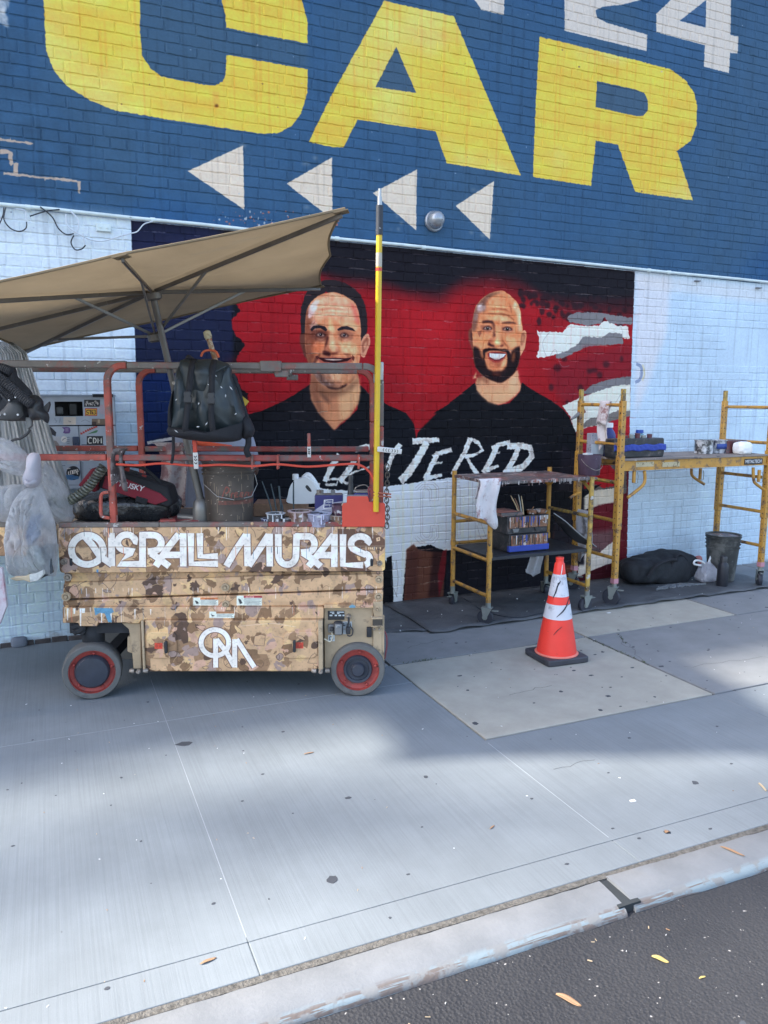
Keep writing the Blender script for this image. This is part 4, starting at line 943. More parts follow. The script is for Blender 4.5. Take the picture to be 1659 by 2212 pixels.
    # paint dribbles
    for k in range(150):
        x=r.uniform(-.13,1.6); top=r.choice([.958,.52,.96,.85,.62]); l_=abs(r.normal(0,.04))+.01; w=r.uniform(.0012,.004)
        col=[(228,228,230),(214,196,170),(200,205,215),(110,140,170),(206,120,90),(60,55,58)][r.choice([0,0,0,1,2,3,4,5])]
        c.poly([(x,top),(x+w,top),(x+w,top-l_),(x+w/2,top-l_-.004),(x,top-l_)],col,0,.9,raw=True)
    for a,b,l_,w in ((144,1314,26,4),(158,1314,12,5),(172,1314,42,4),(176,1314,10,8),(218,1320,34,3),(238,1322,26,4),(290,1316,22,3),(324,1316,12,3)):
        c.poly([(a,b),(a+w,b),(a+w-1,b+l_),(a+1,b+l_)],(228,232,236),0,1)
    c.poly([(203,1313),(242,1314),(246,1322),(238,1326),(242,1344),(234,1344),(226,1325),(215,1324),(206,1330)],(92,150,190),0,1,1); c.ell((761,1310),7,4,(92,150,190),1,.9,rough=2)
    c.poly([(208,1230),(213,1230),(212,1240),(209,1240)],(80,140,190),0)
    # stuck warning plates
    W_=(206,222,222)
    def plate(x0,y0,x1,y1,head,txt,rows):
        c.poly([(x0,y0),(x1,y0),(x1,y1),(x0,y1)],W_,0); xm=x0+(x1-x0)*.28
        c.poly([(xm,y0),(x1,y0),(x1,y0+4.5),(xm,y0+4.5)],head,0)
        for i in range(rows): 
            yy=y0+6+i*(y1-y0-7)/rows; c.poly([(xm+1,yy),(x1-2-3*(i%2),yy),(x1-2-3*(i%2),yy+1),(xm+1,yy+1)],(110,122,130),0)
        c.poly([(x0+3,y0+6),(x0+9,y0+8),(xm-3,y1-5),(x0+7,y1-3)],(50,55,62),0)
    plate(416,1293,470,1310,(196,120,76),0,4); plate(510,1289,565,1310,(150,50,60),0,5); plate(452,1321,506,1335,(150,110,80),0,3)
    for (x,y,s) in ((441,1294.2,'WARNING'),(530,1289.6,'DANGER')):
        for i in range(len(s)): c.poly([(x+i*3.1,y+.9),(x+i*3.1+2,y+.9),(x+i*3.1+2,y+3.2),(x+i*3.1,y+3.2)],(60,40,40) if s[0]=='W' else (226,214,214),0,.9)
    c.poly([(337,1385),(354,1385),(354,1398),(337,1398)],(190,70,54),0); c.poly([(640,1384),(656,1384),(656,1397),(640,1397)],(190,70,54),0)
    for x0 in (340,643):
        for q in ([(x0,1394),(x0,1390),(x0+3,1390),(x0+3,1394),(x0,1394)],[(x0+7,1390),(x0+7,1394),(x0+10,1394),(x0+10,1390)],[(x0+1,1388),(x0+5,1386),(x0+9,1388)]): c.line(q,1,(70,36,34),0,.9)
    c.line([(520,1350),(590,1344),(640,1352)],1.2,(226,226,226),0,.6)
    n=vnoise(c.h,c.w,24,oct=4); c.c*=(.84+.2*n)[:,:,None]; d=vnoise(c.h,c.w,6,oct=2); c.c*=(1-.1*np.clip((d-.66)*8,0,1))[:,:,None]
paint_lift()
lift_im=lc.image('lift_paint',white=(200,210,224),wa=.8)
t=NT('camouflage_paint'); co=t.obj(); col=planar(t,lift_im,lc,co); dn=t.noise(5,6,.7,co); col=t.mix(t.ramp(dn,[(.56,0.),(.74,.4)]),col,(.12,.09,.07))
t.ln(col,t.b.inputs['Base Color']); t.ln(t.math('ADD',t.math('MULTIPLY',dn,.3),.32),t.b.inputs['Roughness']); t.bump(t.noise(60,5,.6,co),.12,.002); M_CAMO=t.mat
tan=(.44,.33,.21)
M_TAN=mat('tan_machine_paint',tan,.5,var=.15,vs=9,dirt=(.10,.08,.06),dscale=9,dthr=.62,spots=[(30,(.55,.53,.5),.72)])
M_DRK=mat('dark_underbody',(.025,.026,.03),.8,var=.4)
M_RED=mat('red_rail_paint',(.40,.075,.05),.5,var=.25,vs=12,dirt=(.16,.10,.085),dscale=9,dthr=.56,spots=[(28,(.5,.45,.43),.66),(40,(.5,.2,.13),.69)],bump=.3)
M_RED2=mat('worn_red_rail_paint',(.30,.055,.045),.5,var=.3,vs=9,dirt=(.13,.11,.10),dscale=7,dthr=.52,spots=[(24,(.5,.46,.43),.68),(34,(.12,.26,.28),.73),(45,(.6,.3,.08),.75)],bump=.35)
M_GRY=mat('grime_grey_rail',(.17,.145,.125),.5,var=.25,vs=10,dirt=(.26,.09,.07),dscale=6,dthr=.58,spots=[(26,(.46,.43,.4),.67),(44,(.10,.24,.2),.73)],bump=.35,spec=.6)
M_REDP=mat('fresh_red_plate',(.62,.07,.04),.42,var=.06,spots=[(50,(.7,.6,.58),.76)])
M_BOLT=mat('worn_bolt_steel',(.36,.31,.26),.4,.5,var=.3,vs=30,dirt=(.09,.07,.06),dscale=20)
lift=thing('scissor_lift','tan camouflage scissor lift with big white lettering on its side and red-rimmed wheels','scissor lift',tuple(L.o),L.a)
def lp(pts,v=0.): return [(a[0],a[2]) for a in (L.f(x,y,v) for x,y in pts)]
Z0=.958
MB().prism(rpoly(-.137,.712,1.612,Z0,.018),0,.022).build('platform_side',M_CAMO,lift,bevel=.003)
MB().box((-.137,.03,.925),(1.612,.76,.955)).build('platform_deck',mat('deck_plate',(.12,.11,.10),.6,dirt=(.3,.28,.26),dscale=14,dthr=.66,spots=[(30,(.4,.08,.06),.72)]),lift)
MB().box((-.137,.74,.715),(1.612,.76,Z0)).build('rear_side',M_CAMO,lift)
for a,b in ((-.13,.4),(.402,.98),(.982,1.605)): MB().box((a,.001,Z0+.001),(b,.035,.985)).build('deck_edge_rail',M_RED2 if a>.9 else M_GRY,lift,bevel=.004)
def rivet(x,y,r,name='bolt',m_=None,v=0.,h=.006,hex_=False):
    a=L.f(x,y,v); return MB().lathe([(r,0),(r,h*.5),(r*.75,h),(r*.3,h*1.25)],c=a,axis=(0,-1,0),n=6 if hex_ else 14).build(name,m_ or M_CAMO,lift)
for x,y in ((153,1153),(155,1180),(291,1155),(291,1181),(512,1157),(512,1182),(690,1159),(545,1131)): rivet(x,y,.009,'rivet')
def ring(x,y,r,m_=M_BOLT,v=0.,depth_=.02,name='pivot_pin'):
    a=L.f(x,y,v); o=MB().lathe([(r,0),(r,depth_*.6),(r*.92,depth_*.75),(r*.6,depth_*.75),(r*.58,depth_*.3),(r*.42,depth_*.3),(r*.40,depth_),(r*.1,depth_)],c=a,axis=(0,-1,0),n=20).build(name,m_,lift); return o
M_PIN=M_TAN
ring(139,1213,.017,M_BOLT); ring(820,1216,.015,M_BOLT)
for x,y in ((153.5,1214),(803,1215)): a=L.f(x,y,0); MB().prism([(a[0]+q[0],a[2]+q[1]) for q in rpoly(-.008,-.021,.008,.021,.0075)],-.0015,.004).build('slot',M_DRK,lift)
# scissor arms
MB().prism(lp([(139,1236),(828,1236),(826,1250),(594,1250),(139,1262)],.05),.05,.09).build('inner_scissor_arm',M_CAMO,lift,bevel=.003)
MB().prism(lp([(136,1264),(140,1259),(590,1243.5),(828,1240),(828,1272),(600,1280),(146,1294),(136,1290)],.028),.028,.07).build('scissor_arm',M_CAMO,lift,bevel=.006)
MB().prism(lp([(136,1298),(600,1283.5),(828,1275),(826,1308),(600,1310),(138,1311),(135,1306)],.02),.02,.07).build('scissor_arm',M_CAMO,lift,bevel=.006)
MB().prism([(-.10,.52),(1.58,.52),(1.58,.70),(-.10,.70)],.12,.66).build('scissor_arm_stack',M_DRK,lift)
MB().prism([(-.10,.53),(1.58,.53),(1.58,.70),(-.10,.70)],.69,.73).build('scissor_arm',M_CAMO,lift,bevel=.006)
for x,y,r in ((148,1246,.022),(144,1288,.024),(487,1268,.022),(488,1304,.02),(818,1251,.02),(817,1288,.021),(815,1315,.016)): ring(x,y,r,M_PIN if (x,y)!=(148,1246) else M_BOLT,.02,.022)
# chassis
MB().prism(lp([(135,1312),(699,1312),(699,1337),(306,1339),(300,1347),(286,1347),(270,1345),(212,1346),(210,1353),(172,1353),(169,1346),(135,1346)]),0,.05).build('chassis_side',M_CAMO,lift,bevel=.004)
MB().box((-.12,.05,.36),(1.6,.70,.50)).build('chassis',M_DRK,lift)
MB().box((.23,.06,.15),(1.28,.68,.40)).build('chassis_tray',M_DRK,lift)
MB().prism(lp([(262,1346),(304,1346),(306,1445),(288,1445),(284,1400),(278,1360)],.03),.03,.10).build('axle_bracket',M_TAN,lift,bevel=.006)
MB().prism(lp([(275,1375),(286,1375),(286,1412),(275,1408)],.05),.05,.14).build('axle_bracket',M_TAN,lift,bevel=.004)
bx=lp([(312,1340),(690,1340),(690,1440),(680,1451),(322,1451),(313,1440)],-.02)
box=MB().prism(bx,-.02,.06).build('battery_cover',M_CAMO,lift,bevel=.008,seg=3)
for x0,x1 in ((316,384),(612,686)):
    a=L.f(x0,1364,-.02); b=L.f(x1,1421,-.02); o=MB().prism(rpoly(a[0],b[2],b[0],a[2],.035,6),-.030,-.019).build('cover_pod',M_CAMO,box,bevel=.009,seg=4)
for x,y in ((359,1397),(636,1395)):
    a=L.f(x,y,-.035); MB().prism([(a[0]+q[0],a[2]+q[1]) for q in rpoly(-.008,-.034,.008,.034,.007)],-.052,-.030).build('latch_handle',mat('black_latch',(.03,.032,.035),.35),box,bevel=.004)
for x0,x1,xb in ((304,314,300),(687,698,693)):
    a=L.f(x0,1341,-.03); b=L.f(x1,1447,-.03); MB().box((a[0],-.032,b[2]),(b[0],.03,a[2])).build('swing_strap',M_TAN,lift,bevel=.004)
    for dx in (-10,0,10):
        q=L.f(xb+dx,1449,-.03); MB().lathe([(.013,0),(.013,.02),(.008,.026)],c=q,axis=(0,-1,0) if dx==0 else (1 if dx>0 else -1,0,0),n=8).build('hinge_bolt',M_BOLT,lift)
# controls at the right end
a=L.f(700,1312,.03); b=L.f(806,1442,.03)
MB().box((a[0],.03,b[2]),(b[0],.10,a[2])).build('control_panel',M_TAN,lift,bevel=.004)
MB().box((L.f(700,1311,0)[0],-.004,L.f(0,1318,0)[2]),(L.f(806,1311,0)[0],.03,L.f(0,1311,0)[2])).build('control_hood',M_CAMO,lift)
def plate(x0,y0,x1,y1,v,d,m_,name,bev=.002):
    a=L.f(x0,y0,v); b=L.f(x1,y1,v); return MB().box((a[0],v,b[2]),(b[0],v+d,a[2])).build(name,m_,lift,bevel=bev)
M_LB=mat('black_label',(.03,.03,.033),.5); M_LW=mat('pale_label',(.55,.6,.62),.5); M_BP=mat('black_plastic',(.035,.035,.038),.4); M_GYP=mat('grey_plastic',(.18,.18,.175),.5)
plate(708,1320,744,1339,.024,.004,M_LB,'serial_label')
for x0,x1,y0 in ((713,722,1321.5),(728,743,1321.5),(717,722,1324.5),(728,733,1324.5),(712,718,1328),(723,728,1328),(731,737,1328),(740,744,1328)): plate(x0,y0,x1,y0+(3 if y0>1326 else 1.8),.0225,.002,M_LW,'label_field',0)
plate(738,1343,760,1358,.026,.003,M_LW,'arrow_label',0); plate(741,1360,748,1370,.026,.003,M_LW,'arrow_label',0); plate(709,1372,723,1385,.026,.003,M_LW,'no_entry_label',0)
ar=MB()
for x,y,w,h in ((742,1345,1.6,8),(740.4,1350,4.8,2),(745,1345,5,1.2),(745,1348,5,1.2),(745,1351,5,1.2),(752,1345.5,6,1.4),(752,1349,5,1.6),(757,1348,1,5),(711.5,1375,8,1.2),(711.5,1375,1.2,8),(711.5,1382,8,1.2),(718.5,1375,1.2,8)):
    a=L.f(x,y,.0245); b=L.f(x+w,y+h,.0245); ar.box((a[0],.0242,b[2]),(b[0],.0255,a[2]))
ar.build('label_marks',M_LB,lift)
plate(708,1350,724,1368,.0,.03,M_GYP,'socket',.008); plate(712,1356,720,1364,-.02,.03,M_BP,'plug',.004)
lk=plate(720,1345,741,1374,-.025,.05,M_BP,'lock_box',.014); plate(723,1349,739,1372,-.031,.01,M_GYP,'lock_box_face',.006); plate(727,1352,735,1356,-.034,.01,M_LW,'code_wheels',.001)
for k in range(4): plate(728+k*1.8,1352.4,729.2+k*1.8,1355.6,-.0355,.002,M_BP,'digit_wheel',0)
a=L.f(753,1330,.03); MB().lathe([(.014,0),(.014,.02),(.008,.03)],c=a,axis=(0,-1,0),n=12).build('cable_gland',M_BOLT,lift)
def ltube(px,v,r,m_,name,par=lift,k=6,n=8):
    pts=[L.f(x,y,(v if not hasattr(v,'__len__') else v[i])) for i,(x,y) in enumerate(px)]
    return MB().tube(spline(pts,k),r,n).build(name,m_,par)
ltube([(753,1333),(753,1345),(750,1355),(750,1362)],0,.006,M_BP,'control_cable'); plate(747,1356,757,1371,-.015,.03,M_BP,'cable_plug',.006); ltube([(756,1352),(762,1360),(761,1370),(756,1374),(750,1372)],-.01,.004,M_BP,'control_cable')
ltube([(717,1366),(718,1378),(713,1386),(706,1383),(700,1380)],-.005,.0035,mat('cream_cable',(.6,.55,.42),.5),'power_cable')
# pivot post at the far right
MB().prism(lp([(806,1300),(827,1300),(827,1330),(824,1334),(824,1352),(806,1352),(808,1330),(806,1322)],.01),.01,.04).build('pivot_bracket',M_TAN,lift,bevel=.003)
plate(805,1337,826,1353,-.02,.02,mat('dark_steel',(.06,.05,.04),.5),'fork_pocket_mouth'); plate(803,1334.5,828,1338,-.024,.03,M_TAN,'fork_pocket_lip',.002); plate(803,1352,828,1354.5,-.024,.03,M_TAN,'fork_pocket_lip',.002)
MB().prism(lp([(806,1355),(826,1355),(825,1440),(812,1445),(806,1440)],.02),.02,.05).build('end_plate',M_TAN,lift,bevel=.003)
for x,y in ((808,1358.5),(819,1358.5)): rivet(x,y,.008,'bolt',M_BOLT,.02,.01,True)
plate(792,1356,803,1377,.01,.03,M_DRK,'gap_plate',.004)
plate(826,1330,830,1443,.02,.02,M_TAN,'end_edge')
ltube([(827,1360),(834,1370),(836,1390),(833,1412),(831,1423)],.03,.004,mat('dark_red_cable',(.16,.03,.04),.5),'brake_hose')
# wheels
def wheel(x,y,R_,steer,red):
    a=L.f(x,y,0.); e=bpy.data.objects.new('wheel',None); link(e,lift); e.location=(a[0],0,R_); e.rotation_euler=(0,0,steer)
    ax=(0,-1,0); M_TY=mat('worn_grey_rubber',(.125,.122,.115),.75,var=.2,vs=6,dirt=(.08,.08,.08),dscale=5,bump=.5,bs=50,spots=[(14,(.4,.4,.4),.74)])
    M_RM=mat('red_wheel_rim',(.34,.05,.04),.5,var=.2,vs=20,dirt=(.1,.05,.04),dscale=14,dthr=.64); M_HB=mat('dark_wheel_hub',(.035,.04,.055),.5,var=.3,spots=[(30,(.4,.1,.06),.74),(50,(.6,.6,.6),.77)])
    MB().lathe([(R_*.72,-.11),(R_*.95,-.11),(R_,-.095),(R_,-.01),(R_*.985,.004),(R_*.95,.010),(R_*.80,.010),(R_*.775,.004),(R_*.77,-.03)],axis=ax,n=56,closed_ends=False).build('tyre',M_TY,e)
    MB().lathe([(R_*.79,-.10),(R_*.79,.005),(R_*.765,.006),(R_*.745,-.012),(R_*.62,-.018),(R_*.2,-.018)],axis=ax,n=48).build('rim',M_RM,e)
    MB().lathe([(R_*.53,-.02),(R_*.525,-.004),(R_*.50,.002),(R_*.42,.0),(R_*.40,-.008),(R_*.27,-.008),(R_*.25,.010),(R_*.20,.018),(R_*.02,.02)] if red else [(R_*.60,-.02),(R_*.585,.004),(R_*.52,.018),(R_*.3,.022),(R_*.02,.024)],axis=ax,n=40).build('hub',M_HB,e)
    for k in range(5):
        q=2*PI*(k+.15)/5; MB().lathe([(R_*.055,0),(R_*.05,.012),(R_*.02,.016)],c=(R_*.66*math.cos(q),.016,R_*.66*math.sin(q)),axis=ax,n=10).build('wheel_bolt',M_RM,e)
    return e
wheel(199,1450,.156,rad(14),False); wheel(773,1446,.152,0,True)
for u_,R_ in ((.009,.156),(1.463,.152)):
    e=bpy.data.objects.new('wheel',None); link(e,lift); e.location=(u_,.74,R_); MB().lathe([(.02,-.02),(R_,-.02),(R_,.09),(.02,.09)],axis=(0,-1,0),n=36).build('tyre',mat('worn_grey_rubber',(.2,.2,.2)),e)
a=L.f(196,1368,.06); MB().lathe([(.045,0),(.06,.02),(.062,.10),(.05,.12),(.02,.13)],c=(a[0],.10,.28),axis=(0,0,1),n=24).build('steering_motor',M_DRK,lift)
ltube([(158,1354),(170,1350),(178,1356),(168,1364)],.03,.02,M_DRK,'hydraulic_elbow'); ltube([(160,1366),(172,1362),(182,1368)],.04,.018,M_DRK,'hydraulic_elbow')
MB().box((-.02,.10,.13),(.05,.62,.19)).build('axle',M_DRK,lift); MB().box((1.40,.10,.13),(1.5,.62,.19)).build('axle',M_DRK,lift)
# guard rails
q=.021
def sq(pts,m_,name,w=.035,k=5,par=lift):
    """square tube along a path in a vertical plane"""
    P=[Vector(p) for p in pts]; mb=MB(); n=len(P); b=0
    for i in range(n):
        t_=(P[min(i+1,n-1)]-P[max(i-1,0)]).normalized(); y=Vector((0,1,0)); x=y.cross(t_).normalized()
        for s1,s2 in ((-1,-1),(1,-1),(1,1),(-1,1)): mb.v.append(tuple(P[i]+x*s1*w/2+y*s2*w/2))
    for i in range(n-1):
        for j in range(4): mb.f.append((i*4+j,i*4+(j+1)%4,i*4+4+(j+1)%4,i*4+4+j)); mb.m.append(0)
    mb.f+= [(3,2,1,0),tuple(n*4-4+j for j in range(4))]; mb.m+=[0,0]
    return mb.build(name,m_,par,bevel=.006,ang=30)
TW,MW=1.812,1.330
for v_,ms in ((.02,0),(.74,1)):
    xl=.158 if v_<.1 else .125; xr=1.585 if v_<.1 else 1.56; R_=.085
    top=[(xl,v_,1.70)]+[(xl+R_-R_*math.cos(a_),v_,TW-R_+R_*math.sin(a_)) for a_ in np.linspace(0,PI/2,7)]+[(xl+R_+.02,v_,TW)]
    sq([(xl,v_,.96),(xl,v_,1.2),(xl,v_,1.72)]+top[1:],M_RED,'guard_post')
    sq([(xl+R_+.022,v_,TW),(.95,v_,TW),(xr-R_-.01,v_,TW)],M_GRY,'top_rail')
    sq([(xr-R_-.008,v_,TW)]+[(xr-R_+R_*math.sin(a_),v_,TW-R_+R_*math.cos(a_)) for a_ in np.linspace(0,PI/2,8)]+[(xr,v_,1.5)],M_GRY if v_<.1 else M_RED,'guard_corner')
    sq([(xr,v_,1.498),(xr,v_,.97)],M_RED,'guard_post')
    sq([(xl+.022,v_,MW),(.5,v_,MW+.001),(1.0,v_,MW-.002),(xr-.022,v_,MW)],M_RED2,'mid_rail',.033)
    sq([(-1.6,v_+.003,TW+.004),(xl+R_+.02,v_+.003,TW+.004)],M_GRY,'extension_top_rail',.038)
    sq([(-1.6,v_+.003,MW+.002),(xl-.022,v_+.003,MW+.002)],M_RED,'extension_mid_rail',.034)
    MB().box((.955,v_-.028,1.782),(1.065,v_+.028,1.838)).build('rail_sleeve',M_GRY,lift,bevel=.005)
    MB().box((1.03,v_-.012,1.755),(1.10,v_+.02,1.79)).build('rail_tab',M_GRY,lift,bevel=.004)
    MB().box((1.565,v_-.03,1.74),(1.60,v_+.03,1.835)).build('rail_corner_clamp',mat('bare_steel',(.4,.4,.4),.35,.8),lift,bevel=.004)
sq([(-.02,.04,1.335),(-.02,.70,1.335)],M_RED,'end_mid_rail',.03) if False else None
for w_ in (TW,MW): MB().box((1.566,.05,w_-.018),(1.602,.72,w_+.018)).build('end_rail',M_RED2,lift,bevel=.005)
ltube([(235,1063),(222,1066),(218,1076),(218,1108),(222,1116),(237,1119)],-.01,.009,M_RED,'grab_handle')
MB().box((-1.5,.05,.86),(-.15,.72,.93)).build('extension_deck',M_TAN,lift); MB().box((-1.5,.03,.80),(-.16,.05,.955)).build('extension_side',M_CAMO,lift,bevel=.003)
MB().box((-1.5,.034,.956),(-.16,.06,.985)).build('deck_edge_rail',M_GRY,lift,bevel=.004)
MB().prism(lp([(739,1138),(739,1091),(742,1087),(749,1086),(749,1074),(752,1072),(794,1072),(796,1076),(797,1084),(828,1086),(832,1089),(832,1138)],-.012),-.014,-.004).build('red_corner_plate',M_REDP,lift,bevel=.002)
plate(749,1071,795,1075,-.006,.05,mat('plate_edge',(.3,.28,.28),.5),'plate_ledge')
ltube([(251,1003),(300,1005),(350,1001),(418,1006),(480,1004),(545,1007),(600,1003),(665,1008),(740,1003),(775,1004),(800,1022),(811,1055),(816,1110)],-.012,.0065,M_REDP,'red_hose')
for x in (422,545,600,775): a=L.f(x,995,-.005); MB().box((a[0]-.006,-.018,a[2]-.045),(a[0]+.006,.045,a[2]+.03)).build('hose_clip',M_RED,lift,bevel=.003)
ltube([(1659*0+690+3,1020),(694,1020)],0,.001,M_RED,'weld_bead') if False else None
# hanging gate chain
ch=bpy.data.objects.new('gate_chain',None); link(ch,lift); lm_=None
ck=mat('chain_steel',(.10,.085,.07),.45,.6)
for i in range(15):
    a=L.f(836+math.sin(i*.7)*1.0,1008+i*9.1,-.01)
    if lm_ is None:
        o=MB().tube([(.011*math.cos(s)*(1),0,.0135*math.sin(s)*1.3) for s in np.linspace(0,2*PI,13)[:-1]],.0032,6,closed=True).build('chain_link',ck,ch); lm_=o.data
    else: o=bpy.data.objects.new('chain_link',lm_); link(o,ch)
    o.location=a; o.rotation_euler=(0,0,(PI/2 if i%2 else .2))
ltube([(800,1050),(796,1058),(798,1075),(796,1086)],0,.005,mat('maroon_cable',(.18,.03,.04)),'gate_cable'); 
ltube([(778,1083),(781,1075),(788,1072),(790,1080)],0,.004,M_RED,'wire_hook') if False else None
for k,(y0,y1) in enumerate(((1063,1066),(1070,1072))): ltube([(806,y0),(820,y0+2),(834,y1),(845,y1+2)],-.03,.0045,mat('orange_brown_cord',(.34,.10,.06)),'tie_cord')
# ================================================================== parasol over the lift
M_CAN=NT('beige_canvas'); t=M_CAN; co=t.obj(); n=t.noise(2.2,5,.6,co,.3); c1=t.mix(t.ramp(n,[(.3,0.),(.75,1.)]),(.25,.195,.125),(.34,.265,.17))
c1=t.mix(t.ramp(t.noise(1.3,5,.7,co,.8),[(.62,0.),(.72,.5)]),c1,(.16,.16,.14)); t.ln(c1,t.b.inputs['Base Color']); t.b.inputs['Roughness'].default_value=.9; t.b.inputs['Specular IOR Level'].default_value=.1
mp=t.add('ShaderNodeMapping'); t.ln(co,mp.inputs[0]); mp.inputs['Scale'].default_value=(500,500,500); t.bump(t.math('ADD',t.noise(1,2,.5,mp.outputs[0]),t.math('MULTIPLY',t.noise(5,3,.5,co),6)),.35,.004)
tr=t.add('ShaderNodeBsdfTranslucent'); t.ln(c1,tr.inputs[0]); mx=t.add('ShaderNodeMixShader'); mx.inputs[0].default_value=.2; t.ln(t.b.outputs[0],mx.inputs[1]); t.ln(tr.outputs[0],mx.inputs[2]); t.ln(mx.outputs[0],t.out.inputs[0]); M_CANV=t.mat
M_UF=mat('parasol_frame_bronze',(.13,.115,.10),.4,.3,var=.2); M_UP=mat('parasol_pole_paint',(.19,.18,.165),.38,.4,var=.12,dirt=(.1,.09,.08),dscale=10,dthr=.68)
A_,D_,B_,C_=Zz(744,449,3.1),Zz(-224,650,3.1),Zz(694,616,4.75),Zz(45,757,4.75)
ctr_=(A_+B_+C_+D_)/4+np.array([0,0,.03]); base_=Zz(436,1100,4.28)
um=thing('parasol','large beige square parasol leaning over the scissor lift deck','parasol',tuple(base_))
R_=lambda p: tuple(np.array(p)-base_)
H_=ctr_; mids={'n':(A_+D_)/2+np.array([0,0,.004]),'r':(A_+B_)/2,'f':(B_+C_)/2,'l':(C_+D_)/2}
up=np.cross(B_-A_,D_-A_); up=up/np.linalg.norm(up); up=up if up[2]>0 else -up
rim=[A_,mids['n'],D_,mids['l'],C_,mids['f'],B_,mids['r']]
cvm=MB()
for i in range(8):
    p,q=rim[i],rim[(i+1)%8]; N=10
    def f(u,v,p=p,q=q):
        e=p*(1-u)+q*u; inw=(H_-e)*.035*math.sin(PI*u); e=e+inw; x=H_*(1-v)+e*v
        return np.array(x)-base_-up*(.035*math.sin(PI*u)*math.sin(PI*min(1,v*1.02))*(.4+.6*v))+up*.0035*math.sin(v*23+u*9+i*2)*v*math.sin(PI*u)
    cvm.grid(f,N,14)
cvo=cvm.build('canopy',M_CANV,um,weld=True,ang=25)
hem=MB(); pts=[]
for i in range(8):
    p,q=rim[i],rim[(i+1)%8]
    for u in np.linspace(0,1,9)[:-1]: pts.append(R_(p*(1-u)+q*u+(H_-(p*(1-u)+q*u))*.035*math.sin(PI*u)-up*.003))
hem.tube(pts,.006,5,closed=True); hem.build('hem',M_CANV,um)
dn=-up*.028
for nm,e in (('A',A_),('n',mids['n']),('D',D_),('l',mids['l']),('C',C_),('B',B_)):
    mb=MB(); pl=[R_(H_*(1-s)+e*s+dn*(1-.15*s)) for s in (.02,.25,.5,.75,.985)]
    for i in range(4): mb.beam(pl[i],pl[i+1],.012,.020,up=tuple(up))
    mb.build('rib',M_UF,um,bevel=.003)
    if nm!='D' or 1:
        o=MB().box((-.03,-.03,-.001),(.03,.03,.003)).build('corner_pocket',M_CANV,um); o.location=R_(e*.985+H_*.015+dn*.5); o.rotation_mode='QUATERNION'; o.rotation_quaternion=Vector(up).to_track_quat('Z','Y')
run=Zz(336,726,4.06); top_=H_-up*.02
for nm,e,s in (('A',A_,.33),('n',mids['n'],.42),('D',D_,.36),('C',C_,.72),('B',B_,.50)):
    p=H_*(1-s)+e*s+dn; MB().beam(R_(run),R_(p),.010,.014).build('strut',M_UP,um,bevel=.002)
MB().lathe([(.03,-.03),(.042,-.02),(.042,.01),(.028,.02)],c=R_(run),axis=tuple(H_-base_),n=16).build('runner_hub',M_UF,um)
MB().lathe([(.03,-.05),(.045,-.04),(.045,-.01),(.03,.0)],c=R_(top_),axis=tuple(H_-base_),n=16).build('top_hub',M_UF,um)
MB().tube([(0,0,.03),R_(base_*.45+H_*.55)],.0205,18).build('lower_pole',M_UP,um); MB().tube([R_(base_*.5+H_*.5),R_(top_)],.017,16).build('upper_pole',M_UF,um)
MB().lathe([(.05,-.07),(.052,0),(.045,.04),(.028,.06)],c=(0,0,0),n=18).build('foot_socket',M_UP,um)
e_=MB(); e_.lathe([(.022,0),(.022,.05),(.013,.055)],c=(.03,-.03,.02),axis=(.2,-1,0),n=18); e_.build('tilt_knob',M_UF,um)
MB().tube([(.035,-.075,.02),(.045,-.08,.08),(.047,-.075,.115)],[.013,.009,.007],10).build('knob_lever',M_UF,um)
bx=MB(); bx.tube([(0,0,-.05),(.02,.04,-.08)],.02,8)
MB().tube([(-.11,.10,-.05),(0,.0,-.055)],.018,12).build('foot_arm',M_UP,um)
# ================================================================== things on the lift
def at(x,y,v): return np.array(wpt(L,L.f(x,y,v)))
def mpp(p): return depth(p)/FPX
def item(name,label,cat,x,yb,v,rz=None,group=None,w=None):
    """stands on the deck: x in the photo, v across the deck"""
    l=L.f(x,yb,v); p=wpt(L,(l[0],v,.957 if w is None else w)); return thing(name,label,cat,tuple(p),L.a if rz is None else rz,group)
M_WP=mat('white_jug_plastic',(.86,.86,.84),.4,var=.05,dirt=(.35,.22,.2),dscale=16,dthr=.7)
# black bucket
M_BK=mat('black_bucket_plastic',(.045,.045,.047),.45,var=.3,vs=5,dirt=(.13,.12,.11),dscale=7,dthr=.55,spots=[(18,(.5,.5,.5),.76)])
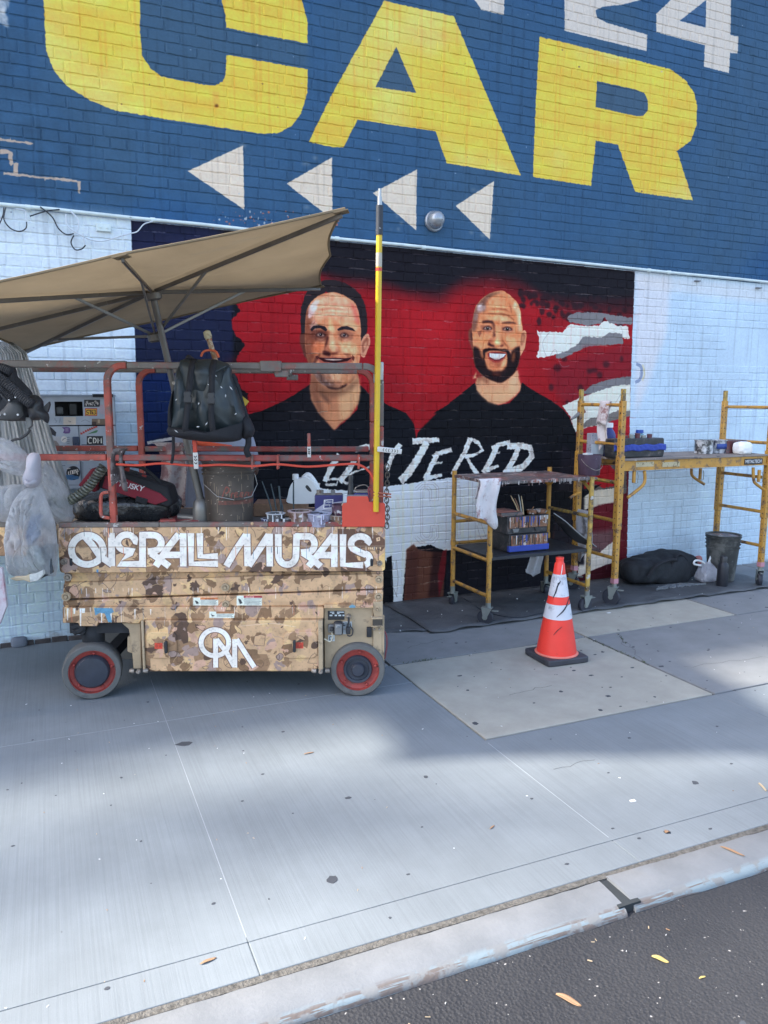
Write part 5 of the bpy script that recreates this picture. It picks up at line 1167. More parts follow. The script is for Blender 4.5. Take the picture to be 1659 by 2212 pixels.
# lettering in loose red script around the bucket
sc_=Canvas(-.16,0,.16,.36,900,(58,56,56))
def paint_bucket():
    c=sc_; r=np.random.default_rng(9); RD_=(120,62,58)
    c.c*= (.7+.6*vnoise(c.h,c.w,60,oct=4))[:,:,None]
    # "Preserv" like handwriting: tall P then small letters, line beneath
    S=[[(-.02,.15),(.0,.205),(.012,.215),(.022,.20),(.012,.185),(.0,.18)],[(.03,.155),(.035,.18),(.045,.18)],[(.05,.165),(.062,.178),(.06,.185),(.05,.178),(.052,.16),(.066,.162)],[(.072,.16),(.082,.182),(.09,.178),(.08,.16),(.09,.158)],[(.098,.158),(.104,.18),(.112,.178)],[(.118,.18),(.114,.162),(.126,.162),(.13,.18)]]
    for s in S: c.line(s,6,RD_,0,.85,sm=True,raw=True,tex=.4)
    c.poly([(-.04,.118),(.15,.118),(.15,.140),(-.04,.140)],RD_,0,.6,raw=True,tex=.6)
    for k in range(40):
        x=r.uniform(-.15,.15); z=r.uniform(.05,.3); l_=r.uniform(.004,.07)*(abs(x+.05)<.03 and 2 or .6); c.poly([(x,z),(x+.0018,z),(x+.002,z-l_),(x,z-l_)],(150,140,125),0,.7,raw=True)
    for k in range(30): c.poly([(q0+r.uniform(-.15,.15),z0+r.uniform(.02,.33)) for q0,z0 in ((0,0),)]*1+[(0,0)],(0,0,0)) if False else None
    for k in range(26): x=r.uniform(-.15,.15); z=r.uniform(.02,.33); c.poly([(x,z),(x+.012,z+.002),(x+.01,z+.006)],(170,170,170),0,.7,raw=True)
paint_bucket(); sc_im=sc_.image('bucket_print'); t=NT('printed_bucket'); co=t.obj(); t.ln(planar(t,sc_im,sc_,co),t.b.inputs['Base Color']); t.b.inputs['Roughness'].default_value=.45; M_PB=t.mat
def bucket(t_,R0,R1,h,m_,rings=(.80,.86,.93),wire=True,lid=False):
    pr=[(R0*.9,0),(R0,.006)]
    for k in rings: rr_=R0+(R1-R0)*k; pr+=[(rr_,h*k-.004),(rr_+.008,h*k-.003),(rr_+.008,h*k+.003),(rr_,h*k+.004)]
    pr+=[(R1,h*.98),(R1+.006,h*.985),(R1+.006,h),(R1-.004,h),(R1-.006,h*.9),(R0*.95,.012),(.01,.012)]
    MB().lathe(pr,n=40).build('bucket_body',m_,t_,ang=50)
    if wire:
        rr_=R0+(R1-R0)*rings[0]; zz_=h*rings[0]
        MB().tube([(-rr_*1.0,-.01,zz_),(-rr_*.9,-rr_*.55,zz_-.05),(-rr_*.3,-rr_*1.04,zz_-.11),(rr_*.4,-rr_*1.03,zz_-.13),(rr_*.95,-rr_*.45,zz_-.12),(rr_*1.12,0,zz_-.06),(rr_*1.02,.0,zz_)],.0022,6).build('wire_handle',mat('dull_wire',(.4,.38,.35),.4,.6),t_)
        MB().tube([(rr_*.35,-rr_*1.045,zz_-.128),(rr_*.68,-rr_*.82,zz_-.127)],.006,8).build('handle_grip',m_,t_)
bk=item('plastic_bucket','large black paint bucket with red script lettering on the lift deck','bucket',497,1135,.16)
bucket(bk,.125,.142,.345,M_PB)
# black bin bag bulk under the tool bag
M_BB=mat('black_bin_liner',(.020,.021,.023),.28,var=.3,bump=.6,bs=14,bd=.02,spec=.7)
def crumple(name,size,m_,par,seed=0,n=(36,20),amp=.06,freq=7,flat=.0,fn=None,top=None,ang=60,sub=0,taper=0.):
    """a soft closed volume with folds"""
    q=np.random.default_rng(seed); K=[(q.normal(size=3)*freq,q.random()*6.3,q.uniform(.4,1)) for _ in range(9)]
    mb=MB(); nu,nv=n; sx,sy,sz=size
    for j in range(nv+1):
        ph=-PI/2+PI*j/nv
        for i in range(nu):
            th=2*PI*i/nu; d=np.array([math.cos(th)*math.cos(ph),math.sin(th)*math.cos(ph),math.sin(ph)])
            e=np.sign(d)*np.abs(d)**(.62); p=e*np.array([sx,sy,sz])
            w=sum(a*abs(math.sin(float(k@p)+f)) for k,f,a in K)/5-.55; w2=sum(a*math.sin(float(k@p)*2.3+f) for k,f,a in K[:5])/5
            p=p*(1+amp*w*1.6+amp*.4*w2); p=p*np.array([1-taper*max(0,p[2]/sz),1-taper*max(0,p[2]/sz),1])
            if p[2]<-sz*.9: p[2]=-sz*.9
            if fn: p=fn(p)
            mb.v.append(tuple(map(float,p)))
    for j in range(nv):
        for i in range(nu):
            mb.f.append((j*nu+i,j*nu+(i+1)%nu,(j+1)*nu+(i+1)%nu,(j+1)*nu+i)); mb.m.append(0)
    o=mb.build(name,m_,par,ang=ang); 
    if sub: s_=o.modifiers.new('u','SUBSURF'); s_.levels=s_.render_levels=sub
    return o
bn=item('bin_liner_bundle','black plastic bag wrapped bin under the red tool bag on lift','bag',277,1135,.36)
crumple('liner_bag',(.285,.17,.078),M_BB,bn,3,(90,40),.10,16,ang=30).location=(0,0,.066)
# tool bag, black and red, with a maker's word
tb=item('tool_bag','open red and black fabric tool bag lying tilted on black bags','tool bag',296,1075,.24,w=1.098)
tb.rotation_euler=(0,rad(17),L.a)
M_TR=mat('dark_red_fabric',(.20,.018,.03),.85,bump=.4,bs=200); M_TK=mat('black_fabric',(.018,.018,.021),.85,bump=.4,bs=150)
MB().prism([(-.20,.0),(.2,.0),(.22,.03),(.17,.115),(-.14,.125),(-.2,.10)],-.09,.09).build('bag_body',M_TK,tb,bevel=.02,seg=3)
MB().prism([(-.17,.008),(.13,.0),(.19,.045),(.14,.07),(-.12,.10),(-.17,.075)],-.098,-.085).build('red_panel',M_TR,tb,bevel=.004)
MB().prism([(-.30,-.02),(-.2,-.03),(-.19,.09),(-.25,.10)],-.10,-.02).build('end_pocket',M_TR,tb,bevel=.012)
MB().box((.02,-.105,-.012),(.085,-.09,.02)).build('bag_buckle',M_TK,tb,bevel=.005)
MB().tube(spline([(-.12,-.05,.12),(-.08,-.06,.16),(0,-.05,.17),(.08,-.05,.14),(.13,-.04,.10)],6),.011,8).build('bag_handle',M_TK,tb)
for k in range(5): MB().box((-.10+k*.05,-.02,.12-k*.006),(-.075+k*.05,.0,.145-k*.008)).build('tool_grip',M_LB if k%2 else mat('tool_red',(.4,.05,.04)),tb,bevel=.004)
def text3d(s,size,mat_,par,loc,rot,name='lettering',ext=.0006,bold=True,sx=1,sh=0):
    cu=bpy.data.curves.new(name,'FONT'); cu.body=s; cu.size=size; cu.extrude=ext; cu.shear=sh; cu.offset=size*.012 if bold else 0
    o=bpy.data.objects.new('tmp',cu); SC.collection.objects.link(o); bpy.context.view_layer.update()
    me=bpy.data.meshes.new_from_object(o.evaluated_get(bpy.context.evaluated_depsgraph_get())); bpy.data.objects.remove(o); me.materials.clear(); me.materials.append(mat_)
    ob=bpy.data.objects.new(name,me); link(ob,par); ob.location=loc; ob.rotation_euler=rot; ob.scale=(sx,1,1); return ob
M_WT=mat('white_print',(.7,.7,.7),.6)
text3d('HUSKY',.042,M_WT,tb,(-.085,-.1,.045),(PI/2,rad(-4),0),sh=.2)
MB().prism([(-.125,.055),(-.112,.045),(-.100,.058),(-.095,.07),(-.110,.072)],-.1005,-.099).build('dog_mark',M_WT,tb)
# rags over the mid rails
def cloth(name,label,p0,wd,ht,m_,rz=None,seed=1,folds=4,group=None,spread=.6,dep=.05,over=.3,cat='rag'):
    """a rag hung over a bar: p0 is the point of the bar, it falls on both sides"""
    t_=thing(name,label,cat,tuple(p0),L.a if rz is None else rz,group); q=np.random.default_rng(seed); ph=q.random(6)*6.3
    mb=MB()
    def f(u,v):
        s=(v-over)*ht/(1-over) if v>over else -(over-v)*ht*.5/over   # signed drop
        side=1 if v>over else -1; d=abs(s); fall=min(1,d/.03)
        w=wd*(1-(1-spread)*fall*.8*(1-d/ht*.5)); x=(u-.5)*w+ .02*math.sin(d*14+ph[0])+(.35*wd*(d/ht)**2*(q0-.5))
        y=-side*(.012*fall+.003)+dep*.4*math.sin(u*folds*PI+ph[1]+d*4)*min(1,d/.06)*(-side*.5-.2)
        z=-max(0,d-.015)+.014*math.cos(min(1,d/.03)*PI/2)+.02*math.sin(u*5+ph[2])*(d/ht)
        if v>.98: z+=.04*math.sin(u*PI*1.3+ph[3])
        return (x,y,z)
    q0=q.random(); mb.grid(f,34,34); o=mb.build('cloth',m_,t_,solid=.003,ang=80); return t_
M_RAG=mat('paint_stained_rag',(.42,.36,.34),.9,var=.2,vs=9,dirt=(.22,.12,.12),dscale=9,dthr=.5,spots=[(22,(.10,.07,.07),.66)],bump=.5,bs=40)
M_RAGD=mat('dark_stained_rag',(.20,.17,.165),.9,var=.3,vs=14,dirt=(.06,.045,.045),dscale=14,dthr=.48,spots=[(26,(.45,.4,.4),.64)],bump=.5,bs=40)
cloth('stained_rag','grey mauve stained rag draped on rear red rail behind tool bag',np.array(wpt(L,(.30,.74,1.355))),.21,.34,M_RAG,seed=4,folds=3)
cloth('stained_rag','dark stained rag knotted over front red rail beside the left post',at(262,983,.02)+np.array([0,0,.02]),.11,.19,M_RAGD,seed=7,folds=3,spread=.4)
# scrapers stuck on rails
def knife(label,x0,y0,x1,y1,v,xs,wd=.022):
    a=np.array(L.f(x0,y0,v)); b=np.array(L.f(x1,y1,v)); mid=a*(1-xs)+b*xs; t_=thing('paint_scraper',label,'scraper',tuple(wpt(L,a)),L.a)
    r=lambda p: tuple(np.array(p)-a)
    MB().beam(r(a),r(mid),wd,.014,up=(0,1,0)).build('handle',M_REDP if wd>.018 else M_RED,t_,bevel=.004); MB().beam(r(mid),r(b),wd*1.15,.003,up=(0,1,0)).build('blade',mat('shiny_steel',(.7,.7,.7),.3,.7),t_,bevel=.001)
    mb=MB(); 
    for k in range(3):
        p=mid*(.75-.2*k)+b*(.25+.2*k); mb.beam(r(p+np.array([-wd*.35,-.004,.004])),r(p+np.array([0,-.004,-.004])),.004,.002,up=(0,1,0)); mb.beam(r(p+np.array([wd*.35,-.004,.004])),r(p+np.array([0,-.004,-.004])),.004,.002,up=(0,1,0))
    mb.build('chevron_print',M_LB,t_); return t_
knife('red-handled scraper clipped on the front rail just below the backpack',420,948,424,1013,-.02,.45)
knife('thin red-handled knife standing on the rails left of the yellow pole',1659*0+667,936,668,988,.0,.55,.017)
sp=at(815,970,-.045); t_=thing('metal_spreader','silver strip with black chevrons clamped level across the yellow pole','scraper',tuple(sp),L.a)
MB().box((0,-.004,-.014),(.13,.004,.014)).build('blade',mat('shiny_steel',(.7,.7,.7)),t_,bevel=.003); t_.rotation_euler=(0,rad(6),L.a)
mb=MB()
for k in range(6):
    s=1 if k<3 else -1; x=.035+k*.014; mb.beam((x,-.005,.008),(x-.005*s,-.005,0),.003,.001,up=(0,1,0)); mb.beam((x,-.005,-.008),(x-.005*s,-.005,0),.003,.001,up=(0,1,0))
mb.build('chevron_print',M_LB,t_)
# yellow extension pole
pp=at(812,1105,-.022); pt=at(820.5,408,-.022); ptop=pt
yp=thing('extension_pole','tall yellow telescopic pole with black grip strapped upright to lift corner','pole',tuple(pp))
r=lambda s: tuple((ptop-pp)*s)
M_YP=mat('yellow_pole_paint',(.72,.46,.02),.4,var=.08,dirt=(.3,.22,.1),dscale=25,dthr=.68,spots=[(60,(.08,.08,.08),.76)])
k=lambda y: (1105-y)/(1105-408)
MB().tube([r(0),r(k(503))],.0155,16).build('pole_shaft',M_YP,yp); MB().tube([r(k(503)),r(k(442))],.0185,16).build('pole_grip',mat('black_tape_grip',(.03,.035,.045),.6,spots=[(22,(.4,.42,.45),.68)]),yp)
MB().tube([r(k(442)),r(k(424))],[.013,.012],12).build('pole_neck',mat('bare_steel',(.4,.4,.4)),yp); MB().tube([r(k(424)),r(k(408))],.0085,12).build('pole_tip',mat('bare_steel',(.4,.4,.4)),yp)
MB().tube([r(k(569)),r(k(540))],.0162,16).build('pole_label',mat('faded_label',(.48,.42,.33),.5,spots=[(14,(.7,.3,.1),.66)]),yp); MB().tube([r(k(578)),r(k(571))],.0163,16).build('pole_band',M_REDP,yp)
# white jug
jg=item('plastic_jug','white plastic jug with side handle and white cap standing on lift deck','jug',656,1110,.42,w=1.035)
bx_=MB().box((-.2,-.16,-.078),(.16,.1,-.004)).build('tmp_box',M_TAN,jg)
bpy.data.objects.remove(bx_)
MB().prism(spline([(-.085,.0),(.085,.0),(.09,.02),(.088,.07),(.06,.125),(.02,.155),(-.02,.145),(-.045,.14),(-.075,.10),(-.088,.05)],4,True),-.04,.04).build('jug_body',M_WP,jg,bevel=.014,seg=3)
MB().tube(spline([(-.0,0,.145),(.03,0,.165),(.065,0,.125),(.085,0,.075),(.06,0,.045)],5),.014,10).build('jug_handle',M_WP,jg)
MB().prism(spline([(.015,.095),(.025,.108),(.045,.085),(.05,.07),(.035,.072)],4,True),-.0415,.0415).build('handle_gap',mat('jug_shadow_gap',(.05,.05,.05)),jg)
MB().lathe([(.019,0),(.019,.03),(.016,.034)],c=(-.045,0,.135),n=18).build('jug_cap',M_WP,jg)
wb=item('wooden_board','reddish wooden board edge lying behind paint cups on the lift','board',600,1112,.40)
MB().box((-.14,-.02,.0),(.17,.2,.075)).build('board',mat('raw_wood',(.26,.15,.09),.8,var=.3,vs=20),wb,bevel=.003)
# solvent can with print
cn=Canvas(-.09,0,.09,.16,1000,(42,46,104))
cn.poly([(-.09,0),(-.09,.035),(-.03,.075),(.09,.095),(.09,0)],(150,160,190),0,1,raw=True); cn.poly([(-.03,.05),(.022,.053),(.025,.103),(-.027,.1)],(222,226,232),0,1,raw=True); cn.poly([(-.026,.054),(.018,.057),(.021,.099),(-.023,.096)],(52,60,120),0,1,raw=True); cn.poly([(-.05,.125),(.05,.125),(.05,.129),(-.05,.129)],(160,170,200),0,.8,raw=True)
cim=cn.image('can_print'); t=NT('printed_can'); t.ln(planar(t,cim,cn,t.obj()),t.b.inputs['Base Color']); t.b.inputs['Roughness'].default_value=.35; M_CANP=t.mat
ca=item('solvent_can','blue rectangular solvent tin with white label among paint pots','tin can',711,1118,.20,w=.985)
MB().box((-.079,-.04,0),(.079,.04,.125)).build('can_body',M_CANP,ca,bevel=.006); MB().box((-.075,-.036,.125),(.075,.036,.129)).build('can_top',mat('tin_lid',(.3,.28,.25),.5,.6,dirt=(.15,.1,.08),dscale=20),ca,bevel=.002)
for dz,s in ((.083,'Klean'),(.066,'Strip')): text3d(s,.018,M_WT,ca,(-.024,-.0412,dz),(PI/2,0,0))
text3d('PAINT',.014,M_LB,ca,(-.03,-.0412,.006),(PI/2,0,0))
MB().lathe([(.02,.129),(.02,.15),(.016,.15)],c=(-.05,0,0),n=14).build('can_cap',mat('tin_lid',(.3,.28,.25)),ca); MB().box((.01,-.01,.129),(.035,.01,.150)).build('can_spout',M_GYP,ca)
b2=item('blue_can','blue can with black handle and wire bail behind the red corner plate','can',788,1090,.12,w=1.03)
MB().box((-.062,-.04,0),(.03,.04,.10)).build('can_body',mat('deep_blue_tin',(.03,.045,.20),.4),b2,bevel=.006); MB().box((-.05,-.03,.10),(.025,.03,.115)).build('can_top',mat('tin_lid',(.3,.28,.25)),b2,bevel=.004)
MB().tube(spline([(-.055,-.02,.09),(-.05,-.02,.13),(-.0,-.02,.145),(.03,-.02,.12)],5),.003,6).build('wire_bail',M_BOLT,b2); MB().lathe([(.017,-.02),(.019,.03),(.014,.075),(.012,.10),(.015,.13),(.013,.137)],c=(-.078,-.02,.06),n=12).build('black_handle',M_BP,b2)
# paint cups and brushes
M_CUP=[mat('cup_paint_%s'%n_,c_,.35,var=.25,vs=14,dirt=d_,dscale=22,dthr=.52,spots=[(26,(.6,.6,.62),.62)],spec=.6) for n_,c_,d_ in (('dark',(.05,.055,.06),(.12,.10,.10)),('brown',(.14,.07,.05),(.28,.22,.18)),('lilac',(.34,.34,.44),(.2,.17,.22)),('blue',(.05,.06,.16),(.25,.22,.2)),('ochre',(.25,.13,.07),(.1,.1,.1)),('plum',(.10,.045,.07),(.13,.07,.10)))]
cups=[(596,1108,1137,.03,20,0,'open dark pot with dripping white rim left of the others'),(648,1103,1137,.03,25,1,'brown dripped paint pot with pinkish rim under the white jug'),(689,1108,1137,.02,27,2,'lilac dripping paint pot in front of the blue tin'),(735,1112,1137,.02,22,4,'ochre brown paint pot beside the plum bucket'),(710,1104,1130,.09,20,3,'blue smeared pot behind the lilac dripping pot'),(672,1108,1130,.09,20,2,'pale pot half hidden behind the brown pot'),(578,1120,1137,.04,13,3,'small squat pot at the left end of the cup row'),(665,1120,1137,-.0+.012,9,1,'tiny smeared cup between brown and lilac pots'),(620,1119,1137,.012,11,0,'short clear cup with dark paint near the drip-rim pot')]
for x,yt,yb,v_,rp,mi,lab in cups:
    t_=item('paint_pot',lab,'paint pot',x,yb,v_+.03,group='paint pots on the lift deck'); s=mpp(np.array(t_.location)); a=L.f(x,yt,v_+.03); h=a[2]-.957; r1=rp*s
    MB().lathe([(r1*.86,0),(r1*.9,h*.3),(r1,h*.94),(r1+.003,h*.95),(r1+.003,h),(r1-.002,h),(r1-.004,h*.7),(.005,h*.66)],n=26).build('pot_body',M_CUP[mi],t_)
    MB().lathe([(r1+.0035,h*.955),(r1+.0045,h*1.0),(r1*.8,h*1.01),(r1*.8,h*.99)],n=26,closed_ends=False).build('paint_rim',mat('rim_%d'%mi,[(.6,.62,.64),(.5,.38,.38),(.55,.55,.68),(.5,.55,.65),(.4,.33,.28),(.2,.1,.15)][mi],.4),t_)
    for k_ in range(3):
        q_=random.Random(x+k_); a0=-PI/2+q_.uniform(-1.1,1.1); l_=q_.uniform(.3,.8)*h
        MB().tube([((r1+.001)*math.cos(a0),(r1+.001)*math.sin(a0),h*.98),((r1*.97+.001)*math.cos(a0),(r1*.97+.001)*math.sin(a0),h*.98-l_)],[.003,.0042],6).build('paint_drip',mat('rim_%d'%mi,(.5,.5,.5)),t_)
pb=item('plum_bucket','small plum coloured paint bucket beside the red corner plate','bucket',738,1130,.07,w=.96)
MB().lathe([(.045,0),(.055,.11),(.057,.112),(.052,.112),(.045,.03),(.01,.03)],n=24).build('bucket_body',M_CUP[5],pb)
MB().tube(spline([(-.04,-.035,.08),(-.02,-.055,.04),(.02,-.058,.015),(.05,-.045,.03)],5),.0015,5).build('wire_handle',M_BOLT,pb)
for i,(x0,y0,x1,y1,lab) in enumerate(((594,1115,566,1040,'longest dark brush handle leaning left behind the cups'),(601,1112,585,1045,'second dark brush handle leaning left, just right of the longest'),(608,1110,602,1050,'thick green-black brush handle in the fan of handles'),(614,1112,605,1075,'shortest dark brush handle in the fan of handles'),(634,1110,634,1040,'single upright black stick right of the fan of handles'))):
    a=at(x0,y0,.16); b=at(x1,y1,.20); t_=thing('brush_handle',lab,'brush',tuple(a),0,'brush handles on the lift')
    MB().tube([(0,0,-.04),tuple((b-a)*.5),tuple(b-a)],[.003,.005,.0035 if i!=2 else .007],7).build('handle',mat('dark_green_handle',(.02,.035,.04),.4),t_)
    MB().tube([(0,0,-.06),(0,0,-.035)],.007,8).build('ferrule',M_BOLT,t_)
sd=item('paint_brush_head','pale bristle brush head poking up by the red corner plate','brush',745,1090,.03,w=1.03); MB().tube([(0,0,0),(-.008,0,.03),(-.012,0,.055)],[.012,.016,.004],8).build('bristles',mat('cream_bristle',(.5,.45,.33),.8),sd); MB().tube([(0,0,0),(.03,0,-.01)],.006,6).build('handle',M_BP,sd)
pg=item('magazine','crumpled red and brown printed papers lying flat by the parasol foot','papers',395,1128,.2,w=.96); MB().grid(lambda u,v:((u-.5)*.22,(v-.5)*.2,.012+.006*math.sin(u*7+v*5)),10,8).build('sheet',mat('red_print_paper',(.25,.05,.05),.6,var=.4,vs=14,spots=[(12,(.45,.38,.3),.6)]),pg,solid=.006)
rg=item('wood_chip','flat peeling red painted wood piece on the deck edge','scrap',362,1133,.01,w=.986); MB().box((-.04,-.005,0),(.04,.04,.012),rz=.2).build('chip',M_RED2,rg,bevel=.003)
# ================================================================== soft things
def pillow(outline,v0,depth_,rings=9,nz=.0,seed=0,back=.15,freq=16,par=None,name='body',m_=None,ang=70,fold=None,k=5,prof=.55,dense=True):
    """an inflated shape: outline in (u,w), bulging towards the viewer"""
    P=spline(outline,k,True) if k>1 else outline
    P=[np.array(p) for p in P]; c=sum(P)/len(P); n=len(P); q=np.random.default_rng(seed); K=[(q.normal(size=2)*freq,q.random()*6.3) for _ in range(6)]
    mb=MB()
    def layer(s,sign):
        for p in P:
            e=c+(p-c)*s; h=(1-s**2.2)**prof; wob=sum(abs(math.sin(float(a@e)+b)) for a,b in K)/6-.6; w2=fold(e) if fold else 0
            y=v0-sign*depth_*(h+ (nz*wob+w2)*min(1,(1-s)*5)); mb.v.append((e[0]+nz*wob*.15*depth_,y,e[1]))
    S=[math.sin(PI/2*i/rings) for i in range(rings,0,-1)]
    for s in S: layer(s,1)
    mb.v.append((c[0],v0-depth_,c[1])); R_n=len(S)
    for i in range(R_n-1):
        for j in range(n): mb.f.append((i*n+j,(i+1)*n+j,(i+1)*n+(j+1)%n,i*n+(j+1)%n)); mb.m.append(0)
    for j in range(n): mb.f.append(((R_n-1)*n+j,R_n*n,(R_n-1)*n+(j+1)%n)); mb.m.append(0)
    b=len(mb.v)
    for s in (.7,.3):
        for p in P: e=c+(p-c)*s; mb.v.append((e[0],v0+depth_*back*(1-s*s),e[1]))
    for j in range(n):
        j2=(j+1)%n; mb.f.append((j,j2,b+j2,b+j)); mb.f.append((b+j,b+j2,b+n+j2,b+n+j)); mb.m+=[0,0]
    mb.f.append(tuple(b+n+j for j in range(n))); mb.m.append(0)
    return mb.build(name,m_,par,ang=ang)
M_BPK=mat('dark_teal_tarpaulin',(.017,.025,.028),.42,var=.3,vs=5,bump=.25,bs=30,bd=.004,spec=.6,spots=[(42,(.6,.6,.62),.80)])
M_BPB=mat('black_webbing',(.012,.012,.016),.75,bump=.3,bs=220); M_OR=mat('orange_loop',(.55,.10,.03),.5)
bpv=-.02
zk=lambda p: zz(500,1050,400,p)
l0=L.f(451,790,bpv); bp=thing('backpack','black roll-top backpack flecked with white paint hanging on the top rail','backpack',tuple(wpt(L,(l0[0],bpv,l0[2]))),L.a)
def bl(p,v=bpv): return [(a[0]-l0[0],a[2]-l0[2]) for a in (L.f(x,y,v) for x,y in zk(p))]
fold=lambda e: .16*math.sin(e[0]*38+1)+.1*math.sin(e[0]*70+e[1]*14)
pillow(bl([(415,540),(620,515),(830,505),(1000,560),(1060,620),(1085,760),(1140,900),(1210,1100),(1262,1290),(1220,1500),(1190,1575),(1000,1602),(700,1592),(400,1545),(255,1500),(236,1300),(250,1080),(300,860),(318,700),(350,610)]),-.03,.13,10,.12,3,par=bp,name='pack_body',m_=M_BPK,k=3,fold=fold)
pillow(bl([(235,1480),(230,1240),(255,1050),(300,880),(330,900),(320,1200),(330,1520)]),-.02,.10,5,.1,1,par=bp,name='side_pocket',m_=M_BPB,k=2)
pillow(bl([(1180,1250),(1290,1270),(1330,1330),(1375,1450),(1340,1540),(1290,1560),(1210,1560)]),-.02,.07,5,.1,1,par=bp,name='side_pocket',m_=M_BPB,k=2)
pillow(bl([(240,1400),(480,1400),(570,1420),(700,1450),(850,1450),(940,1430),(1100,1400),(1240,1340),(1225,1500),(1190,1580),(1000,1606),(700,1596),(400,1550),(250,1505)]),-.055,.125,8,.06,5,par=bp,name='base_panel',m_=M_BPB,k=2,prof=.4)
pillow(bl([(410,520),(620,512),(830,500),(985,545),(1062,588),(1010,640),(980,740),(955,930),(915,1010),(820,1042),(620,1032),(530,985),(440,925),(420,720)]),-.085,.085,8,.10,2,par=bp,name='flap',m_=M_BPK,k=3,fold=lambda e:.12*math.sin(e[0]*44+2))
pillow(bl([(455,500),(490,440),(540,460),(600,505),(700,515),(560,530)]),-.05,.05,5,.2,1,par=bp,name='roll_end',m_=M_BPB,k=2)
def band(p,w,ys,name='webbing_strap',m_=None,par=bp):
    q=bl(p); mb=MB()
    for i in range(len(q)-1): mb.beam((q[i][0],ys[i],q[i][1]),(q[i+1][0],ys[i+1],q[i+1][1]),w,.005,up=(0,1,0)) if False else mb.add([(q[i][0]-w/2,ys[i],q[i][1]),(q[i][0]+w/2,ys[i],q[i][1]),(q[i+1][0]+w/2,ys[i+1],q[i+1][1]),(q[i+1][0]-w/2,ys[i+1],q[i+1][1])],[(0,1,2,3)])
    return mb.build(name,m_ or M_BPB,par,solid=.004,weld=True)
band([(605,516),(598,620),(590,760),(575,950),(560,1100),(545,1250),(530,1400),(520,1540)],.030,[-.115,-.160,-.178,-.182,-.180,-.176,-.186,-.14])
band([(872,522),(872,620),(872,760),(870,960),(864,1100),(862,1270),(880,1400),(888,1540)],.030,[-.115,-.160,-.178,-.182,-.180,-.176,-.186,-.14])
for x,y in ((565,1005),(868,1020)):
    a=bl([(x,y)])[0]; o=MB().prism([(a[0]+s*.019,a[1]+t_*.028) for s,t_ in ((-1,-1),(1,-1),(1,-.1),(.7,.1),(1,.3),(.8,1),(-.8,1),(-1,.3),(-.7,.1),(-1,-.1))],-.200,-.184).build('buckle',M_BP,bp,bevel=.003)
for p,r0 in (([(340,822)],.008),): a=bl(p)[0]; MB().lathe([(r0,0),(r0,.003),(r0*.5,.003),(r0*.5,0)],c=(a[0],-.115,a[1]),axis=(0,-1,0),n=12).build('eyelet',M_BOLT,bp)
def btube(p,ys,r_,name,m_):
    q=bl(p); return MB().tube(spline([(a[0],y,a[1]) for a,y in zip(q,ys)],6),r_,8).build(name,m_,bp)
btube([(665,465),(700,400),(780,380),(860,400),(905,480)],[-.05,-.045,-.035,-.045,-.05],.006,'hang_loop',M_OR)
btube([(290,1540),(290,1700),(280,1820),(260,1890)],[-.04,-.04,-.04,-.03],.008,'dangling_strap',M_BPB)
btube([(1290,1540),(1290,1640),(1265,1720),(1290,1800)],[-.03,-.03,-.03,-.02],.016,'shoulder_strap',M_BPB); btube([(1075,700),(1150,900),(1210,1120),(1270,1290)],[-.02,-.02,-.02,-.02],.012,'shoulder_strap',M_BPB)
a=bl([(1245,1065)])[0]; MB().prism([(a[0]-.018,a[1]+.03),(a[0]+.02,a[1]+.0),(a[0]-.002,a[1]-.025)],-.02,-.016).build('yellow_tag',mat('yellow_label_tag',(.5,.33,.03)),bp)
fl=MB(); q=random.Random(4)
for p in [(400,1040),(700,1090),(690,1390),(840,850),(915,730),(1040,990),(1170,1225),(1020,1465),(400,1450),(985,880),(800,1350),(1110,890)]:
    a=bl([p])[0]; th=q.random()*3; l_=q.uniform(.006,.014); fl.add([(a[0]+l_*math.cos(th)*s+.003*math.sin(th)*t_,-.178 if 550<p[0]<900 else -.160,a[1]+l_*math.sin(th)*s-.003*math.cos(th)*t_) for s,t_ in ((-1,0),(0,-1),(1,0),(0,1))],[(0,1,2,3)])
fl.build('paint_fleck',M_WT,bp,solid=.002)
# worn wooden handle through the loop
a=at(448,722,.03); b=at(472,800,-.02); wh=thing('roller_stick','worn paint-crusted wooden handle sticking up behind the backpack loop','handle',tuple(b))
MB().tube(spline([(0,0,0),tuple((a-b)*.5),tuple((a-b)*.85),tuple(a-b),tuple((a-b)*1.03)],4),[.013]*12+[.016]*4+[.008] if False else .0135,12).build('handle',mat('worn_wood',(.26,.12,.05),.6,dirt=(.5,.42,.3),dscale=18,dthr=.52,spots=[(30,(.45,.08,.04),.66)]),wh)
MB().lathe([(.017,-.03),(.021,-.01),(.019,.012),(.008,.02)],c=tuple(a-b),axis=tuple(a-b),n=12).build('handle_knob',mat('cream_worn_wood',(.5,.43,.27),.6,dirt=(.15,.1,.05),dscale=30),wh)
